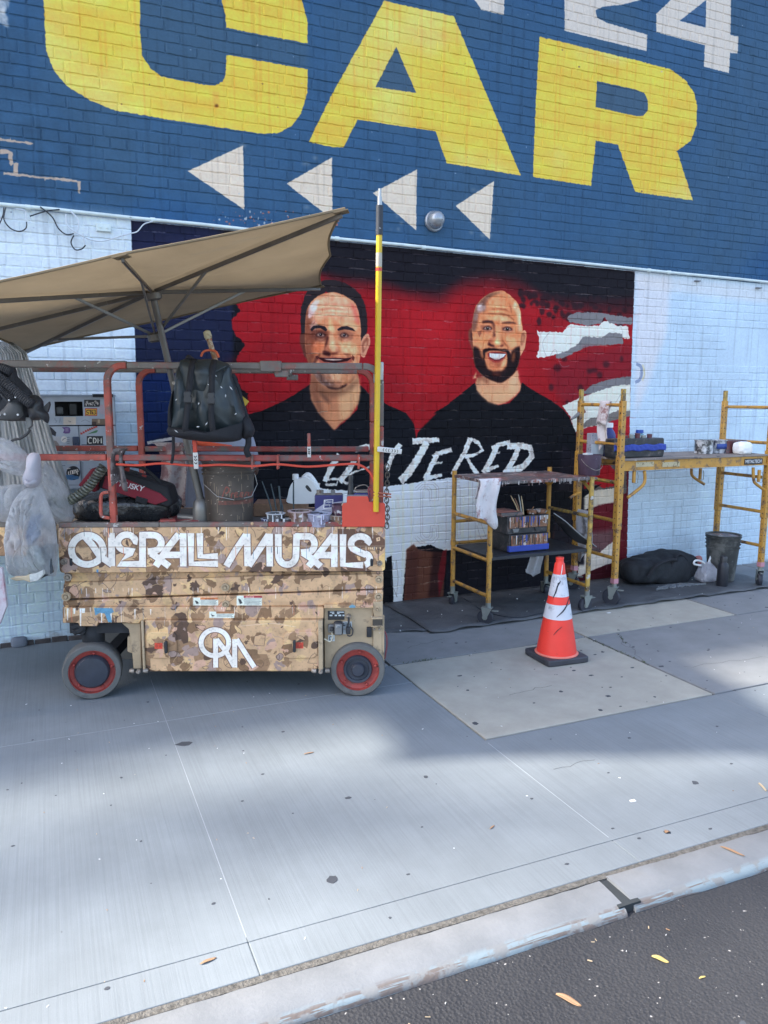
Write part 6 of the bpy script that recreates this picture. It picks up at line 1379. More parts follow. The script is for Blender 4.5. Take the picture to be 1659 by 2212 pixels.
# person standing between lift and wall
PF=Frame(wpt(L,(0,0,0)),L.a)
pl=L.f(462,1000,1.0); pu=pl[0]; pw=wpt(L,(pu,1.0,0))
M_SK=mat('dark_skin',(.10,.05,.035),.5,var=.1,bump=.05); M_TS=mat('heather_grey_cotton',(.30,.31,.37),.9,var=.06,vs=30,bump=.25,bs=40,bd=.006); M_JN=mat('dark_jeans',(.03,.035,.06),.9)
me=bpy.data.meshes.new('person'); V=[(0,0,.93),(0,0,1.12),(0,.02,1.32),(0,.03,1.43),(0,.05,1.51),(0,.07,1.60),(0,.06,1.70),(-.17,.03,1.39),(-.235,.01,1.14),(-.21,.07,.92),(-.20,.09,.85),(.17,.03,1.39),(.25,.10,1.16),(.20,.32,1.10),(.17,.40,1.12),(-.095,0,.88),(-.11,.01,.50),(-.12,-.03,.09),(-.13,.10,.03),(.095,0,.88),(.11,.03,.50),(.12,-.02,.09),(.13,.11,.03)]
E_=[(0,1),(1,2),(2,3),(3,4),(4,5),(5,6),(3,7),(7,8),(8,9),(9,10),(3,11),(11,12),(12,13),(13,14),(0,15),(15,16),(16,17),(17,18),(0,19),(19,20),(20,21),(21,22)]
RR=[(.15,.11),(.14,.10),(.17,.11),(.12,.09),(.055,.055),(.085,.095),(.075,.09),(.062,.062),(.045,.045),(.034,.034),(.036,.022),(.062,.062),(.045,.045),(.034,.034),(.036,.022),(.085,.085),(.06,.06),(.042,.045),(.045,.03),(.085,.085),(.06,.06),(.042,.045),(.045,.03)]
me.from_pydata(V,E_,[]); me.materials.append(M_SK); pe=bpy.data.objects.new('person',me); link(pe); pe.location=tuple(pw); pe.rotation_euler=(0,0,L.a+.06)
sm_=pe.modifiers.new('skin','SKIN'); 
for i,s in enumerate(me.skin_vertices[0].data): s.radius=RR[i]; s.use_root=(i==0)
sm_.use_smooth_shade=True; ss=pe.modifiers.new('sub','SUBSURF'); ss.levels=ss.render_levels=2
tag(pe,'person in grey T-shirt with orange print standing behind the lift, back turned','person')
def loft(rings,name,m_,par,n=28,cap=False,fold_=.0):
    mb=MB()
    for (cx,cy,cz,rx,ry) in rings:
        for j in range(n): 
            a=2*PI*j/n; e=.75; x=math.copysign(abs(math.cos(a))**e,math.cos(a)); y=math.copysign(abs(math.sin(a))**e,math.sin(a)); f_=1+fold_*math.sin(a*5+cz*30)+fold_*.6*math.sin(a*9-cz*18); mb.v.append((cx+rx*x*f_,cy+ry*y*f_,cz))
    for i in range(len(rings)-1):
        for j in range(n): mb.f.append((i*n+j,i*n+(j+1)%n,(i+1)*n+(j+1)%n,(i+1)*n+j)); mb.m.append(0)
    return mb.build(name,m_,par,ang=80,solid=.004)
loft([(0,.0,.83,.20,.135),(0,.0,.90,.198,.135),(0,.0,1.02,.19,.13),(0,.01,1.15,.195,.13),(0,.015,1.28,.215,.135),(0,.02,1.36,.222,.13),(0,.025,1.41,.205,.115),(0,.03,1.445,.15,.09),(0,.035,1.465,.08,.065)],'tshirt',M_TS,pe,fold_=.016)
for s in (-1,1):
    mb=MB(); mb.tube([(s*.13,.025,1.395),(s*.19,.025,1.35),(s*.232,.02 if s<0 else .06,1.19)],[.075,.078,.072],14,cap=False); mb.build('sleeve',M_TS,pe,solid=.003)
loft([(0,0,.93,.165,.12),(0,0,.86,.175,.13),(0,0,.80,.18,.125)],'trouser_seat',M_JN,pe)
for s in (-1,1): MB().tube([(s*.09,0,.84),(s*.11,.01,.5),(s*.12,-.02,.08)],[.10,.075,.065],14).build('trouser_leg',M_JN,pe); MB().box((s*.13-.045,-.09,.0),(s*.13+.045,.17,.075)).build('shoe',M_BPB,pe,bevel=.03)
MB().lathe([(.0,.10),(.06,.09),(.092,.04),(.096,-.02),(.08,-.07)],c=(0,.045,1.665),n=18,closed_ends=False).build('hair',M_BPB,pe)
mb=MB()
def prt(u,v):
    x=-.12+u*.25; z=1.385-.035*u-.0*v+(-.018+v*.036)*(1-.25*u); yv=.02-math.sqrt(max(0,1-(abs(x)/.222)**2.67))**(.75)*.139
    return (x,yv-.004,z-.02)
mb.grid(prt,14,2); mb.build('orange_print',mat('orange_ink',(.75,.10,.04),.7),pe,solid=.001)
# ---------------- milky plastic at the left
def plasticmat(name,col,alpha,rough=.3,bs=18):
    t=NT(name); co=t.obj(); n=t.noise(9,5,.65,co,1.5); fr=t.add('ShaderNodeLayerWeight'); fr.inputs[0].default_value=.35
    a=t.math('ADD',t.math('MULTIPLY',n,.5),t.math('ADD',alpha-.25,t.math('MULTIPLY',fr.outputs['Facing'],.35)),True); c=t.mix(t.ramp(t.noise(5,5,.7,co,.6),[(.58,0.),(.72,.35)]),col,tuple(x*.6 for x in col)); t.ln(c,t.b.inputs['Base Color']); tl=t.add('ShaderNodeBsdfTranslucent'); t.ln(c,tl.inputs[0]); tp_=t.add('ShaderNodeBsdfTransparent'); m1=t.add('ShaderNodeMixShader'); m1.inputs[0].default_value=.3; t.ln(t.b.outputs[0],m1.inputs[1]); t.ln(tl.outputs[0],m1.inputs[2]); m2=t.add('ShaderNodeMixShader'); t.ln(a,m2.inputs[0]); t.ln(tp_.outputs[0],m2.inputs[1]); t.ln(m1.outputs[0],m2.inputs[2]); t.ln(m2.outputs[0],t.out.inputs[0]); t.b.inputs['Roughness'].default_value=rough; t.b.inputs['Specular IOR Level'].default_value=.7
    mp=t.add('ShaderNodeMapping'); t.ln(co,mp.inputs[0]); mp.inputs['Scale'].default_value=(34,34,4); mp.inputs['Rotation'].default_value=(.2,.25,0); st=t.noise(1,5,.65,mp.outputs[0],1.2); t.bump(t.math('ADD',t.noise(bs,5,.7,co,1.5),t.math('MULTIPLY',st,1.6)),1.0,.03); return t.mat
M_PL=plasticmat('milky_plastic_film',(.92,.94,.97),.46,.16); M_PLD=plasticmat('dusty_plastic_sheet',(.68,.67,.64),.80,.5,10); M_PLC=plasticmat('clear_plastic_film',(.55,.58,.6),.4,.2)
# hung sheet
sh=thing('plastic_dust_sheet','tall dusty translucent plastic sheet hanging behind the bags at far left','plastic sheet',tuple(at(60,740,.50)),L.a)
def shf(u,v):
    xl=-60; xr=np.interp(v,[0,.06,.3,.6,1],[22,56,85,118,170]); x=xl+(xr-xl)*u; y=742-6*u+v*372
    p=L.f(x,y,.50+.016*math.sin(u*17+v*3)*(.3+v)+.005*math.sin(u*47+v*6)+.006*math.sin(u*131-v*3)); b=L.f(60,740,.50); return (p[0]-b[0],p[1]-.50,p[2]-b[2])
MB().grid(shf,90,30).build('sheet',M_PLD,sh,solid=.0015,ang=80)
# black gear hanging on the extension rail
bk_=at(50,890,.02); gr=thing('black_gear_bag','black ribbed gear bag hanging over the top rail at far left','bag',tuple(bk_),L.a)
M_GR=mat('black_ribbed_gear',(.035,.036,.042),.6,var=.5,vs=20,bump=.8,bs=35,bd=.01); b_=L.f(50,890,.02)
def gl(p,v=.02): return [(a[0]-b_[0],a[2]-b_[2]) for a in (L.f(x,y,v) for x,y in zz(0,1100,400,p))]
pillow(gl([(-100,400),(230,400),(250,500),(300,560),(430,700),(470,790),(440,900),(420,1100),(330,1120),(0,1110),(-100,1000)]),-.02,.09,7,.3,8,par=gr,name='gear_body',m_=M_GR,k=2,freq=30)
for i,p in enumerate(([(20,480),(150,560),(300,690),(430,800),(560,900)],[(0,600),(120,660),(220,740),(300,830)],[(-50,700),(60,780),(130,850)],[(-40,430),(120,420),(250,470)])):
    q=gl(p); mb=MB(); S_=spline([(a[0],-.115+.01*i,a[1]) for a in q],12); mb.tube(S_,[.024+.004*(j%2) for j in range(len(S_))],8); mb.build('ribbed_sleeve',M_GR,gr)
pillow(gl([(160,940),(260,800),(400,900),(410,1040),(330,1110),(60,1100),(60,1040)]),-.085,.04,5,.1,2,par=gr,name='quilted_plate',m_=mat('grey_quilted_panel',(.075,.075,.075),.6,bump=.6,bs=26),k=1)
pillow(gl([(430,800),(500,770),(570,780),(640,860),(640,940),(690,990),(720,1070),(700,1150),(650,1100),(560,1110),(480,1100),(440,1000)]),-.05,.06,6,.2,4,par=gr,name='clip_head',m_=M_BP,k=2)
MB().prism(gl([(620,950),(720,860),(728,900),(700,1000)]),-.06,-.04).build('fin',M_BP,gr); MB().prism(gl([(400,1070),(480,1060),(490,1180),(430,1230),(410,1180)]),-.06,-.03).build('grey_clasp',M_GYP,gr,bevel=.005)
q=gl([(460,1230),(420,1290),(330,1350),(240,1370),(200,1400)]); MB().tube(spline([(a[0],-.05,a[1]) for a in q],5),.007,8).build('dangling_cable',M_BP,gr)
for p in ((140,1030),(210,1022),(380,1030),(268,840),(352,800)): a=gl([p])[0]; MB().lathe([(.006,0),(.004,.006)],c=(a[0],-.125,a[1]),axis=(0,-1,0),n=8).build('snap',M_WT,gr)
# tied refuse bags
def pbag(name,label,outl,v,dep,seed,m_,reg=(0,1400,400),anchor=None,**k):
    p=zz(*reg,outl); ax,ay=anchor or (sum(a for a,b in p)/len(p),max(b for a,b in p)); b0=L.f(ax,ay,v); t_=thing(name,label,'plastic bag',tuple(wpt(L,b0)),L.a)
    o=pillow([(a[0]-b0[0],a[2]-b0[2]) for a in (L.f(x,y,v) for x,y in p)],0,dep,12,.22,seed,par=t_,name='film',m_=m_,k=4,freq=14,ang=80,**k); return t_,b0
def radial(ax,az,A=.30,k=23,ph=0.):
    def f(e):
        th=math.atan2(e[0]-ax,abs(az-e[1])+.03); w=abs(math.sin(k*th+ph+1.2*math.sin(e[1]*11)))**.6; return A*(w-.6)+A*.5*(abs(math.sin(k*2.3*th+2*ph+e[1]*16))-.5)
    return f
hb,h0=pbag('refuse_bag','knotted clear plastic refuse bag holding rubbish hanging left of the lettered panel',[(470,760),(560,790),(640,960),(700,1120),(750,1270),(775,1500),(780,1750),(760,1950),(700,1965),(500,1975),(330,1985),(190,1960),(130,1900),(100,1700),(95,1450),(110,1280),(150,1120),(210,930),(330,800)],-.07,.13,5,M_PL,fold=radial(.02,.47))
def hl(p,v=-.07): return [(a[0]-h0[0],a[2]-h0[2]) for a in (L.f(x,y,v) for x,y in zz(0,1400,400,p))]
def inbag(name,p,v0,v1,m_,bev=.004): return MB().prism(hl(p),v0,v1).build(name,m_,hb,bevel=bev)
inbag('plastic_cup',[(430,1570),(560,1500),(700,1770),(600,1860)],-.105,-.04,mat('clear_cup_grey',(.33,.36,.34),.2),.02); inbag('bag_brush_handle',[(260,1940),(330,1915),(450,1910),(520,1880),(530,1990),(440,1960),(340,1970)],-.115,-.09,mat('pale_wood',(.55,.45,.30),.6)); inbag('bag_brush_bristles',[(520,1880),(600,1870),(700,1820),(710,1880),(640,1960),(530,1990)],-.12,-.09,mat('white_bristles',(.55,.56,.53),.9,var=.3,vs=30)); inbag('dark_rubbish',[(560,1560),(740,1520),(760,1900),(600,1980),(420,1960),(640,1840)],-.06,.0,mat('dark_rubbish_grey',(.06,.07,.08),.8)); inbag('blue_wrapper',[(470,1150),(560,1130),(560,1420),(440,1560),(400,1400)],-.06,.0,mat('blue_grey_wrapper',(.10,.14,.24),.6))
kn=hl([(470,300),(560,330),(575,500),(580,640),(540,740),(470,780),(380,760),(330,650),(385,500),(400,340)]); pillow(kn,-.02,.055,6,.25,9,par=hb,name='knot',m_=mat('twisted_grey_film',(.42,.40,.44),.6,bump=.6,bs=20),k=3)
pillow(hl([(410,640),(480,680),(550,640),(570,690),(500,740),(400,710)]),-.06,.03,4,.2,9,par=hb,name='knot_loop',m_=mat('twisted_grey_film',(.4,.4,.4)),k=2)
pbag('refuse_bag','puffed pale plastic bag flopping over the mid rail at far left edge',[(-120,140),(0,98),(120,130),(230,200),(330,280),(390,370),(370,440),(330,520),(380,600),(300,620),(150,590),(40,540),(-40,480),(-120,420)],-.05,.10,7,M_PL,fold=radial(.28,-.02,.34,15,1.))
pbag('refuse_bag','big translucent bag slumped behind the hanging knotted bag on the deck',[(600,430),(700,500),(800,620),(880,740),(950,880),(980,1000),(985,1120),(1010,1170),(960,1240),(900,1270),(740,1270),(600,1260),(500,1000),(520,600)],.12,.13,11,M_PL,fold=radial(-.12,.34,.24,17,2.))
pbag('refuse_bag','grey translucent bag slumped low on the deck extension at far left edge',[(-60,780),(60,750),(200,730),(330,740),(360,860),(300,1000),(180,1180),(90,1240),(0,1200),(-100,1100)],.02,.11,13,M_PL,fold=radial(.05,.4,.25,14,.5))
# coiled air hose
A1=[(150,1085),(165,1090),(185,1086),(205,1074),(225,1058),(240,1040),(232+6,1022)]
def hosepath():
    C_=spline([tuple(at(x,y,.10)) for x,y in zz(0,1400,400,[(640,950),(760,985),(870,970),(960,940),(1060,880),(1180,780),(1270,670),(1350,560),(1400,490)])],10)
    C_=[np.array(p) for p in C_]; L_=[0]
    for i in range(1,len(C_)): L_.append(L_[-1]+np.linalg.norm(C_[i]-C_[i-1]))
    out=[]; turns=22; N=turns*12
    for i in range(N+1):
        s=L_[-1]*i/N; p=np.array([np.interp(s,L_,[c[j] for c in C_]) for j in range(3)]); p2=np.array([np.interp(min(L_[-1],s+.01),L_,[c[j] for c in C_]) for j in range(3)])
        t_=(p2-p); t_=t_/(np.linalg.norm(t_)+1e-9) if np.linalg.norm(t_)>1e-6 else tt0; tt0=t_
        a=2*PI*i/12; x=np.cross(t_,[0,0,1]); x/=np.linalg.norm(x); y=np.cross(t_,x); out.append(p+x*.021*math.cos(a)+y*.021*math.sin(a))
    return out
hp=hosepath(); h_=thing('coiled_hose','dark coiled air hose with greasy loops sagging between bags and red post','hose',tuple(hp[0]))
MB().tube([tuple(p-hp[0]) for p in hp],.0080,7).build('hose_coil',mat('greasy_hose',(.10,.10,.075),.3,var=.5,vs=20,dirt=(.3,.3,.22),dscale=30,dthr=.58,spec=.8),h_)
# ---------------- grey cabinet on the wall with stickers
CY=-.16
kb=Canvas(*[0]*0,x0=W(60,1080,CY)[0],z0=W(60,1080,CY)[2],x1=W(252,850,CY)[0],z1=W(252,850,CY)[2]+.02,ppm=700,base=(158,172,192),mapf=lambda x,y:(W(x,y,CY)[0],W(x,y,CY)[2]))
def paint_cab():
    c=kb; s=lambda p: zz(0,1100,400,p); u=lambda p: zz(0,1400,400,p); r=np.random.default_rng(3)
    def box(f,x0,y0,x1,y1,col,a=1.): c.poly(f([(x0,y0),(x1,y0),(x1,y1),(x0,y1)]),col,0,a)
    box(s,1135,835,1350,930,(40,40,46)); 
    for i in range(16): x=1145+r.random()*180; y=845+r.random()*60; c.line(s([(x,y),(x+10+r.random()*20,y+r.normal(0,14)),(x+20,y+20)]),2.5,(205,205,208),0,1)
    box(s,1148,950,1312,1052,(170,56,44)); box(s,1156,962,1304,1042,(214,170,60))
    for i,ch in enumerate(([(1200,975),(1165,985),(1165,1000),(1195,1010),(1190,1030),(1160,1030)],[(1205,978),(1235,978),(1220,978),(1220,1032)],[(1262,978),(1240,980),(1242,1030),(1264,1030),(1242,1005),(1260,1004)],[(1270,975),(1295,985),(1278,1002),(1298,1016),(1272,1032)])): c.line(s(ch),3.4,(60,36,30),0,1)
    c.ell(s([(1385,965)])[0],9,11,(176,160,178),1,.8); box(s,855,1068,1025,1172,(196,192,188)); c.line(s([(920,1120),(960,1130),(940,1140)]),2,(90,90,96))
    box(s,1240,1092,1430,1182,(120,104,92)); box(s,1240,1130,1300,1182,(70,56,54)); box(s,1320,1100,1350,1150,(176,160,140))
    c.poly(s([(835,1205),(900,1198),(940,1210),(952,1250),(940,1288),(880,1292),(850,1280),(870,1240)]),(92,70,132)); 
    for y in (1225,1240,1256): c.line(s([(880,y),(925,y)]),2,(180,170,200))
    c.poly(s([(1170,1306),(1230,1275),(1300,1245),(1325,1250),(1300,1280),(1230,1290)]),(70,120,84))
    for i,(x,y) in enumerate(((1100,1290),(1130,1275),(1160,1258),(1190,1244),(1218,1232),(1246,1220),(1274,1208),(1300,1198))): c.line(s([(x-8,y-14),(x-6,y+12),(x+8,y+8),(x+6,y-10)]),4.5,(176,56,50),0,1)
    box(s,1172,1325,1390,1442,(34,34,40))
    for ch in ([(1238,1355),(1215,1345),(1195,1360),(1192,1400),(1205,1422),(1238,1418)],[(1262,1350),(1262,1420),(1290,1412),(1300,1385),(1290,1358),(1262,1350)],[(1322,1422),(1324,1350),(1345,1390),(1366,1350),(1368,1422)]): c.line(s(ch),5.2,(214,214,214),0,1)
    c.ell(s([(865,1370)])[0],7,7,(200,204,210)); c.line(s([(840,1385),(865,1360),(890,1352)]),3,(110,116,130)); 
    for y in (1345,1375,1400,1430): c.line(s([(900,y),(940,y-6)]),3,(110,124,146))
    c.poly(s([(670,1200),(700,1215),(760,1275),(750,1330),(690,1300)]),(44,46,56)); c.poly(s([(700,1380),(760,1390),(800,1440),(790,1470),(720,1450)]),(84,76,76)); box(s,705,1330,810,1470,(180,180,186),.5)
    c.line(s([(740,1080),(745,1110),(770,1120),(750,1145)]),3,(120,134,156)); c.line(s([(800,1145),(815,1075),(825,1140)]),3,(120,134,156)); c.line(s([(1095,1130),(1150,1105),(1215,1135)]),3,(130,142,160))
    box(u,905,285,1055,395,(176,180,190)); box(u,910,400,1060,460,(180,184,194)); 
    for i in range(9): yy=300+i*18; c.line(u([(920,yy),(1040,yy)]),1,(130,136,150))
    box(u,770,300,850,345,(96,110,134)); box(u,1155,290,1415,340,(50,50,58))
    for i in range(12): x=1165+i*20; c.line(u([(x,300),(x+12,315),(x,330)]),2.5,(190,190,196))
    c.ell(u([(990,580)])[0],15.2,15.2,(34,34,40)); 
    for ch in ([(925,560),(925,610),(945,600)],[(950,552),(975,545),(980,590),(955,598),(950,552)],[(985,545),(1008,538),(1012,582),(990,590),(985,545)],[(1050,600),(1020,535),(1045,530),(1055,560),(1030,568)]): c.line(u(ch),4.5,(214,214,214),0,1)
    c.line(u([(900,520),(950,515)]),4,(200,200,205)); c.poly(u([(860,615),(960,600),(1068,630),(1060,665),(960,675),(865,660)]),(62,108,158),0,.95,3,tex=.4)
    c.poly(u([(1145,690),(1200,672),(1218,700),(1190,735),(1150,730)]),(196,170,50)); c.line(u([(1210,520),(1260,560),(1300,510),(1340,560)]),2,(90,100,120)); 
    for q in ([(890,742),(1118,742),(1118,430)],[(1100,420),(1100,735)],[(770,480),(880,480)]): c.line(u(q),2.5,(74,86,104),0,.9)
    c.line(s([(650,1186),(1420,1186)]),3,(46,52,62)); c.line(s([(700,1200),(1060,1205)]),1.5,(176,188,202)); c.line(s([(1078,1195),(1078,1470)]),1.6,(110,122,140)); c.line(s([(1100,1443),(1400,1443)]),3,(44,48,58)); c.line(s([(1170,1470),(1380,1470)]),5,(60,66,78))
    c.c*=(.9+.2*vnoise(c.h,c.w,60,oct=4))[:,:,None]
paint_cab(); kim=kb.image('cabinet_print',white=(200,210,224)); t=NT('grey_cabinet_paint'); t.ln(planar(t,kim,kb,t.pos()),t.b.inputs['Base Color']); t.b.inputs['Roughness'].default_value=.4; M_CAB=t.mat
p0=W(70,1060,CY); p1=W(246,857,CY); x0,z0,x1,z1=p0[0],p0[2],p1[0],p1[2]; cbn=thing('utility_cabinet','grey metal wall cabinet covered in stickers behind the lift','cabinet',(x0,CY,z0))
M_CG=mat('cabinet_side_grey',(.33,.38,.45),.45)
wx0,wz1=W(117.5,867.5,CY)[0]-x0,W(117.5,867.5,CY)[2]-z0; wx1,wz0=W(180,899,CY)[0]-x0,W(180,899,CY)[2]-z0; Wd,Hd=x1-x0,z1-z0; zs=W(150,919.6,CY)[2]-z0
for nm,a,b in (('door_stile',(0,0,zs+.004),(wx0,.03,Hd)),('door_stile',(wx1,0,zs+.004),(Wd,.03,Hd)),('door_rail',(wx0,0,wz1),(wx1,.03,Hd)),('door_rail',(wx0,0,zs+.004),(wx1,.03,wz0))): MB().box(a,b).build(nm,M_CAB,cbn)
MB().box((0,0,0),(W(172,960,CY)[0]-x0-.003,.03,zs-.004)).build('lower_door',M_CAB,cbn,bevel=.003); MB().box((W(172,960,CY)[0]-x0+.001,0,0),(Wd,.03,zs-.004)).build('lower_door',M_CAB,cbn,bevel=.003)
MB().box((.0,.11,0),(Wd,.155,Hd)).build('cabinet_back',M_DRK,cbn); MB().box((Wd+.001,.004,0),(Wd+.006,.155,Hd)).build('cabinet_side',M_CG,cbn); MB().box((-.005,-.01,Hd+.001),(Wd+.01,.155,Hd+.012)).build('cabinet_top',M_CG,cbn)
MB().box((.0,.031,-.0),(Wd,.154,zs-.01)).build('cabinet_core',M_CG,cbn)
MB().box((wx0+.01,.05,wz0+.01),(wx0+.05,.10,wz0+.06)).build('meter',M_GYP,cbn,bevel=.01); MB().box((wx0+.085,.05,wz0+.005),(wx0+.135,.10,wz1-.01)).build('meter_box',M_BP,cbn,bevel=.006)
a=W(156,943,CY); b=W(171.5,966,CY); MB().box((a[0]-x0,-.03,b[2]-z0),(b[0]-x0,-.002,a[2]-z0)).build('key_box',mat('navy_plastic',(.03,.05,.10),.3),cbn,bevel=.006)
a=W(200,851,CY); b=W(244,859,CY); MB().box((a[0]-x0,-.02,b[2]-z0+.004),(b[0]-x0,.05,a[2]-z0)).build('dark_lip',M_DRK,cbn)
# ================================================================== small rolling shelf cart
M_YEL=mat('yellow_scaffold_paint',(.52,.27,.05),.45,var=.15,vs=8,dirt=(.20,.12,.07),dscale=13,dthr=.57,spots=[(26,(.10,.06,.04),.67),(60,(.4,.38,.33),.75)],bump=.25)
M_YELP=mat('paint_crusted_yellow',(.50,.32,.07),.5,var=.25,vs=8,dirt=(.09,.065,.055),dscale=9,dthr=.52,spots=[(18,(.5,.48,.45),.63),(26,(.12,.25,.30),.70),(30,(.07,.06,.06),.66)],bump=.4)
M_CAST=mat('caster_steel',(.26,.28,.26),.45,.4); M_TYR=mat('caster_rubber',(.03,.032,.045),.55)
def caster(par,x,y,r_,rz,top,name='caster'):
    e=bpy.data.objects.new(name,None); link(e,par); e.location=(x,y,0); e.rotation_euler=(0,0,rz)
    MB().lathe([(.012,-.018),(r_*.93,-.018),(r_,-.010),(r_,.010),(r_*.93,.018),(.012,.018)],c=(.02,0,r_),axis=(0,1,0),n=26).build('caster_wheel',M_TYR,e); MB().lathe([(.018,-.022),(.02,.022)],c=(.02,0,r_),axis=(0,1,0),n=10).build('axle_cap',M_CAST,e)
    for s in (-1,1): MB().prism([(.008,r_*.85),(.032,r_*.85),(.045,r_*2+.012),(-.03,r_*2+.012)],s*.024-.002,s*.024+.002).build('fork_plate',M_CAST,e)
    MB().box((-.032,-.028,r_*2+.010),(.047,.028,r_*2+.016)).build('caster_plate',M_CAST,e); MB().lathe([(.02,r_*2+.016),(.02,top)],n=12).build('caster_stem',M_CAST,e)
    MB().box((-.075,-.012,r_*2-.01),(-.03,.012,r_*2-.004)).build('brake_pedal',M_CAST,e); return e
Q=Frame((2.889,-.802,0),0.)
CW=.892; CDp=.545
zt=Q.f(1067,1040,0)[2]; cart=thing('shelf_cart','small yellow tube shelf cart on casters crusted with paint, left of the big scaffold','cart',tuple(Q.o))
RT=.0185
for (x,y,m_) in ((0,0,M_YEL),(0,CDp,M_YEL),(CW,0,M_YELP),(CW,CDp,M_YEL)):
    MB().tube([(x,y,.165),(x,y,zt*.55),(x,y,zt+(.03 if y else .0))],RT,14).build('post',m_,cart); MB().tube([(x,y,.5),(x,y,.54)],RT+.004,14).build('post_collar',m_,cart)
    caster(cart,x,y,.058 if y==0 else .05,{0:2.4,1:.6}[int(y>0)]+(x*.9),.168)
zr=[Q.f(1059,1211.5,0)[2],Q.f(1055.5,1289,0)[2],Q.f(1045+18,1131,0)[2]]
for z_ in zr: MB().tube([(0,0,z_),(0,CDp,z_)],.0145,10).build('end_rung',M_YEL,cart)
zR=[Q.f(1278,1265,0)[2],zr[0],zr[2]]
for i,z_ in enumerate(zR): MB().tube([(CW,0,z_),(CW,CDp,z_)],.0145,10).build('end_rung',M_YELP if i==2 else M_YEL,cart)
for z_ in (Q.f(997,1172,CDp)[2],Q.f(998,1125,CDp)[2]): MB().tube([(0,CDp,z_),(CW,CDp,z_)],.0135,10).build('side_rail',M_YEL,cart)
MB().tube([(CW,0,zt-.03),(CW,CDp,zt-.03)],.016,10).build('end_rung',M_YELP,cart)
for s,x in ((1,CW),): MB().tube([(CW,.0,zt-.11),(CW,.12,zt-.035)],.013,8).build('corner_brace',M_YELP,cart); MB().tube([(CW-.0,CDp,zt-.12),(CW-.10,CDp,zt-.03)],.013,8).build('corner_brace',M_YEL,cart); MB().tube([(CW,CDp,zt-.12),(CW,CDp-.1,zt-.03)],.013,8).build('corner_brace',M_YEL,cart)
M_PAL=mat('palette_crusted_board',(.10,.085,.08),.4,var=.4,vs=10,dirt=(.30,.11,.08),dscale=7,dthr=.52,spots=[(14,(.45,.40,.38),.60),(18,(.05,.07,.16),.62),(24,(.03,.03,.03),.6)],bump=.6,bs=30,bd=.006,spec=.7)
MB().box((-.01,-.02,zt-.022),(CW-.04,CDp-.0,zt+.002)).build('top_board',M_PAL,cart,bevel=.004)
q=MB(); rr_=random.Random(6)
for k in range(34): x=rr_.uniform(0,CW-.05); q.box((x,-.0235,zt-.012-rr_.uniform(.006,.03)),(x+rr_.uniform(.003,.008),-.019,zt))
tag(q.build('dried_drips',mat('dried_drip_paint',(.5,.46,.44),.4,var=.5,vs=6,dirt=(.1,.05,.05),dscale=9,dthr=.5),cart),kind='stuff')
zsf=Q.f(1062,1208,0)[2]; M_BBD=mat('black_shelf_board',(.025,.028,.034),.5,dirt=(.05,.09,.14),dscale=4,dthr=.66)
MB().box((.018,.0,zsf-.012),(CW-.015,CDp-.02,zsf+.014)).build('lower_board',M_BBD,cart,bevel=.003)
def cit(name,label,cat,x,y,v,w,rz=0,group=None):
    l=Q.f(x,y,v); return thing(name,label,cat,tuple(wpt(Q,(l[0],v,w))),rz,group)
# paint crates, two stacked, with drips
def pcr(t_,W_,D__,H_,lid,blue,seed):
    q=random.Random(seed); MB().box((-W_/2,0,0),(W_/2,D__,H_)).build('crate_body',mat('black_crate_plastic',(.03,.03,.032),.5,var=.5,vs=20,dirt=(.12,.10,.09),dscale=16,dthr=.6),t_,bevel=.008)
    MB().box((-W_/2-.004,-.004,H_-.012),(W_/2+.004,D__+.004,H_)).build('crate_rim',M_BP,t_,bevel=.003)
    for cx in np.linspace(-W_/2+.055,W_/2-.045,4): 
        MB().box((cx-.040,-.008,H_*.34),(cx+.040,.0,H_*.96)).build('crate_pocket',mat('copper_paint_coat',(.28,.13,.07),.3,var=.4,vs=20,dirt=(.05,.05,.05),dscale=20,dthr=.55,spots=[(22,(.55,.45,.4),.60)],spec=.7),t_,bevel=.004)
        for k in range(8):
            x=cx-.038+k*.0096+q.uniform(-.002,.002); l_=q.uniform(.012,.08); MB().box((x,-.0115,H_*.96-l_),(x+q.uniform(.003,.009),-.0075,H_*.96)).build('paint_drip',M_DR[q.randrange(len(M_DR))],t_)
    for k in (-.3,.25): MB().prism([(k*W_-.02,H_*.12),(k*W_+.02,H_*.12),(k*W_+.03,H_*.32),(k*W_-.03,H_*.32)],-.010,-.0).build('crate_latch',M_GYP if q.random()<.5 else M_BP,t_,bevel=.002)
    if blue: MB().box((-W_/2-.006,-.012,.010),(W_/2+.006,.02,.055)).build('blue_tape',mat('blue_painter_tape',(.03,.06,.34),.6,var=.15),t_,bevel=.004)
M_DR=[mat('drip_%s'%n_,c_,.35) for n_,c_ in (('white',(.6,.58,.55)),('salmon',(.5,.22,.14)),('copper',(.3,.12,.06)),('black',(.03,.03,.03)),('blue',(.04,.08,.3)),('tan',(.42,.3,.22)))]
c1=cit('paint_crate','lower black paint-dripped crate wrapped in blue tape on the cart shelf','crate',1141,1200,.07,zsf+.014); pcr(c1,.345,.25,.138,False,True,1)
c2=cit('paint_crate','upper black crate with coppery drips stacked on the blue-taped crate','crate',1139,1160,.075,zsf+.014+.139); pcr(c2,.36,.24,.138,False,False,2)
lidt=cit('palette_board','thick palette board crusted with salmon and dark paint on the upper crate','palette',1105,1120,.07,zsf+.014+.278); MB().box((-.09,.0,0),(.10,.2,.03)).build('palette',M_PAL,lidt,bevel=.006)
MB().box((-.1,.01,.0305),(.06,.19,.036)).build('palette_skin',mat('salmon_palette_paint',(.42,.16,.12),.45,var=.3,vs=9,dirt=(.15,.05,.05),dscale=9),lidt,bevel=.003)
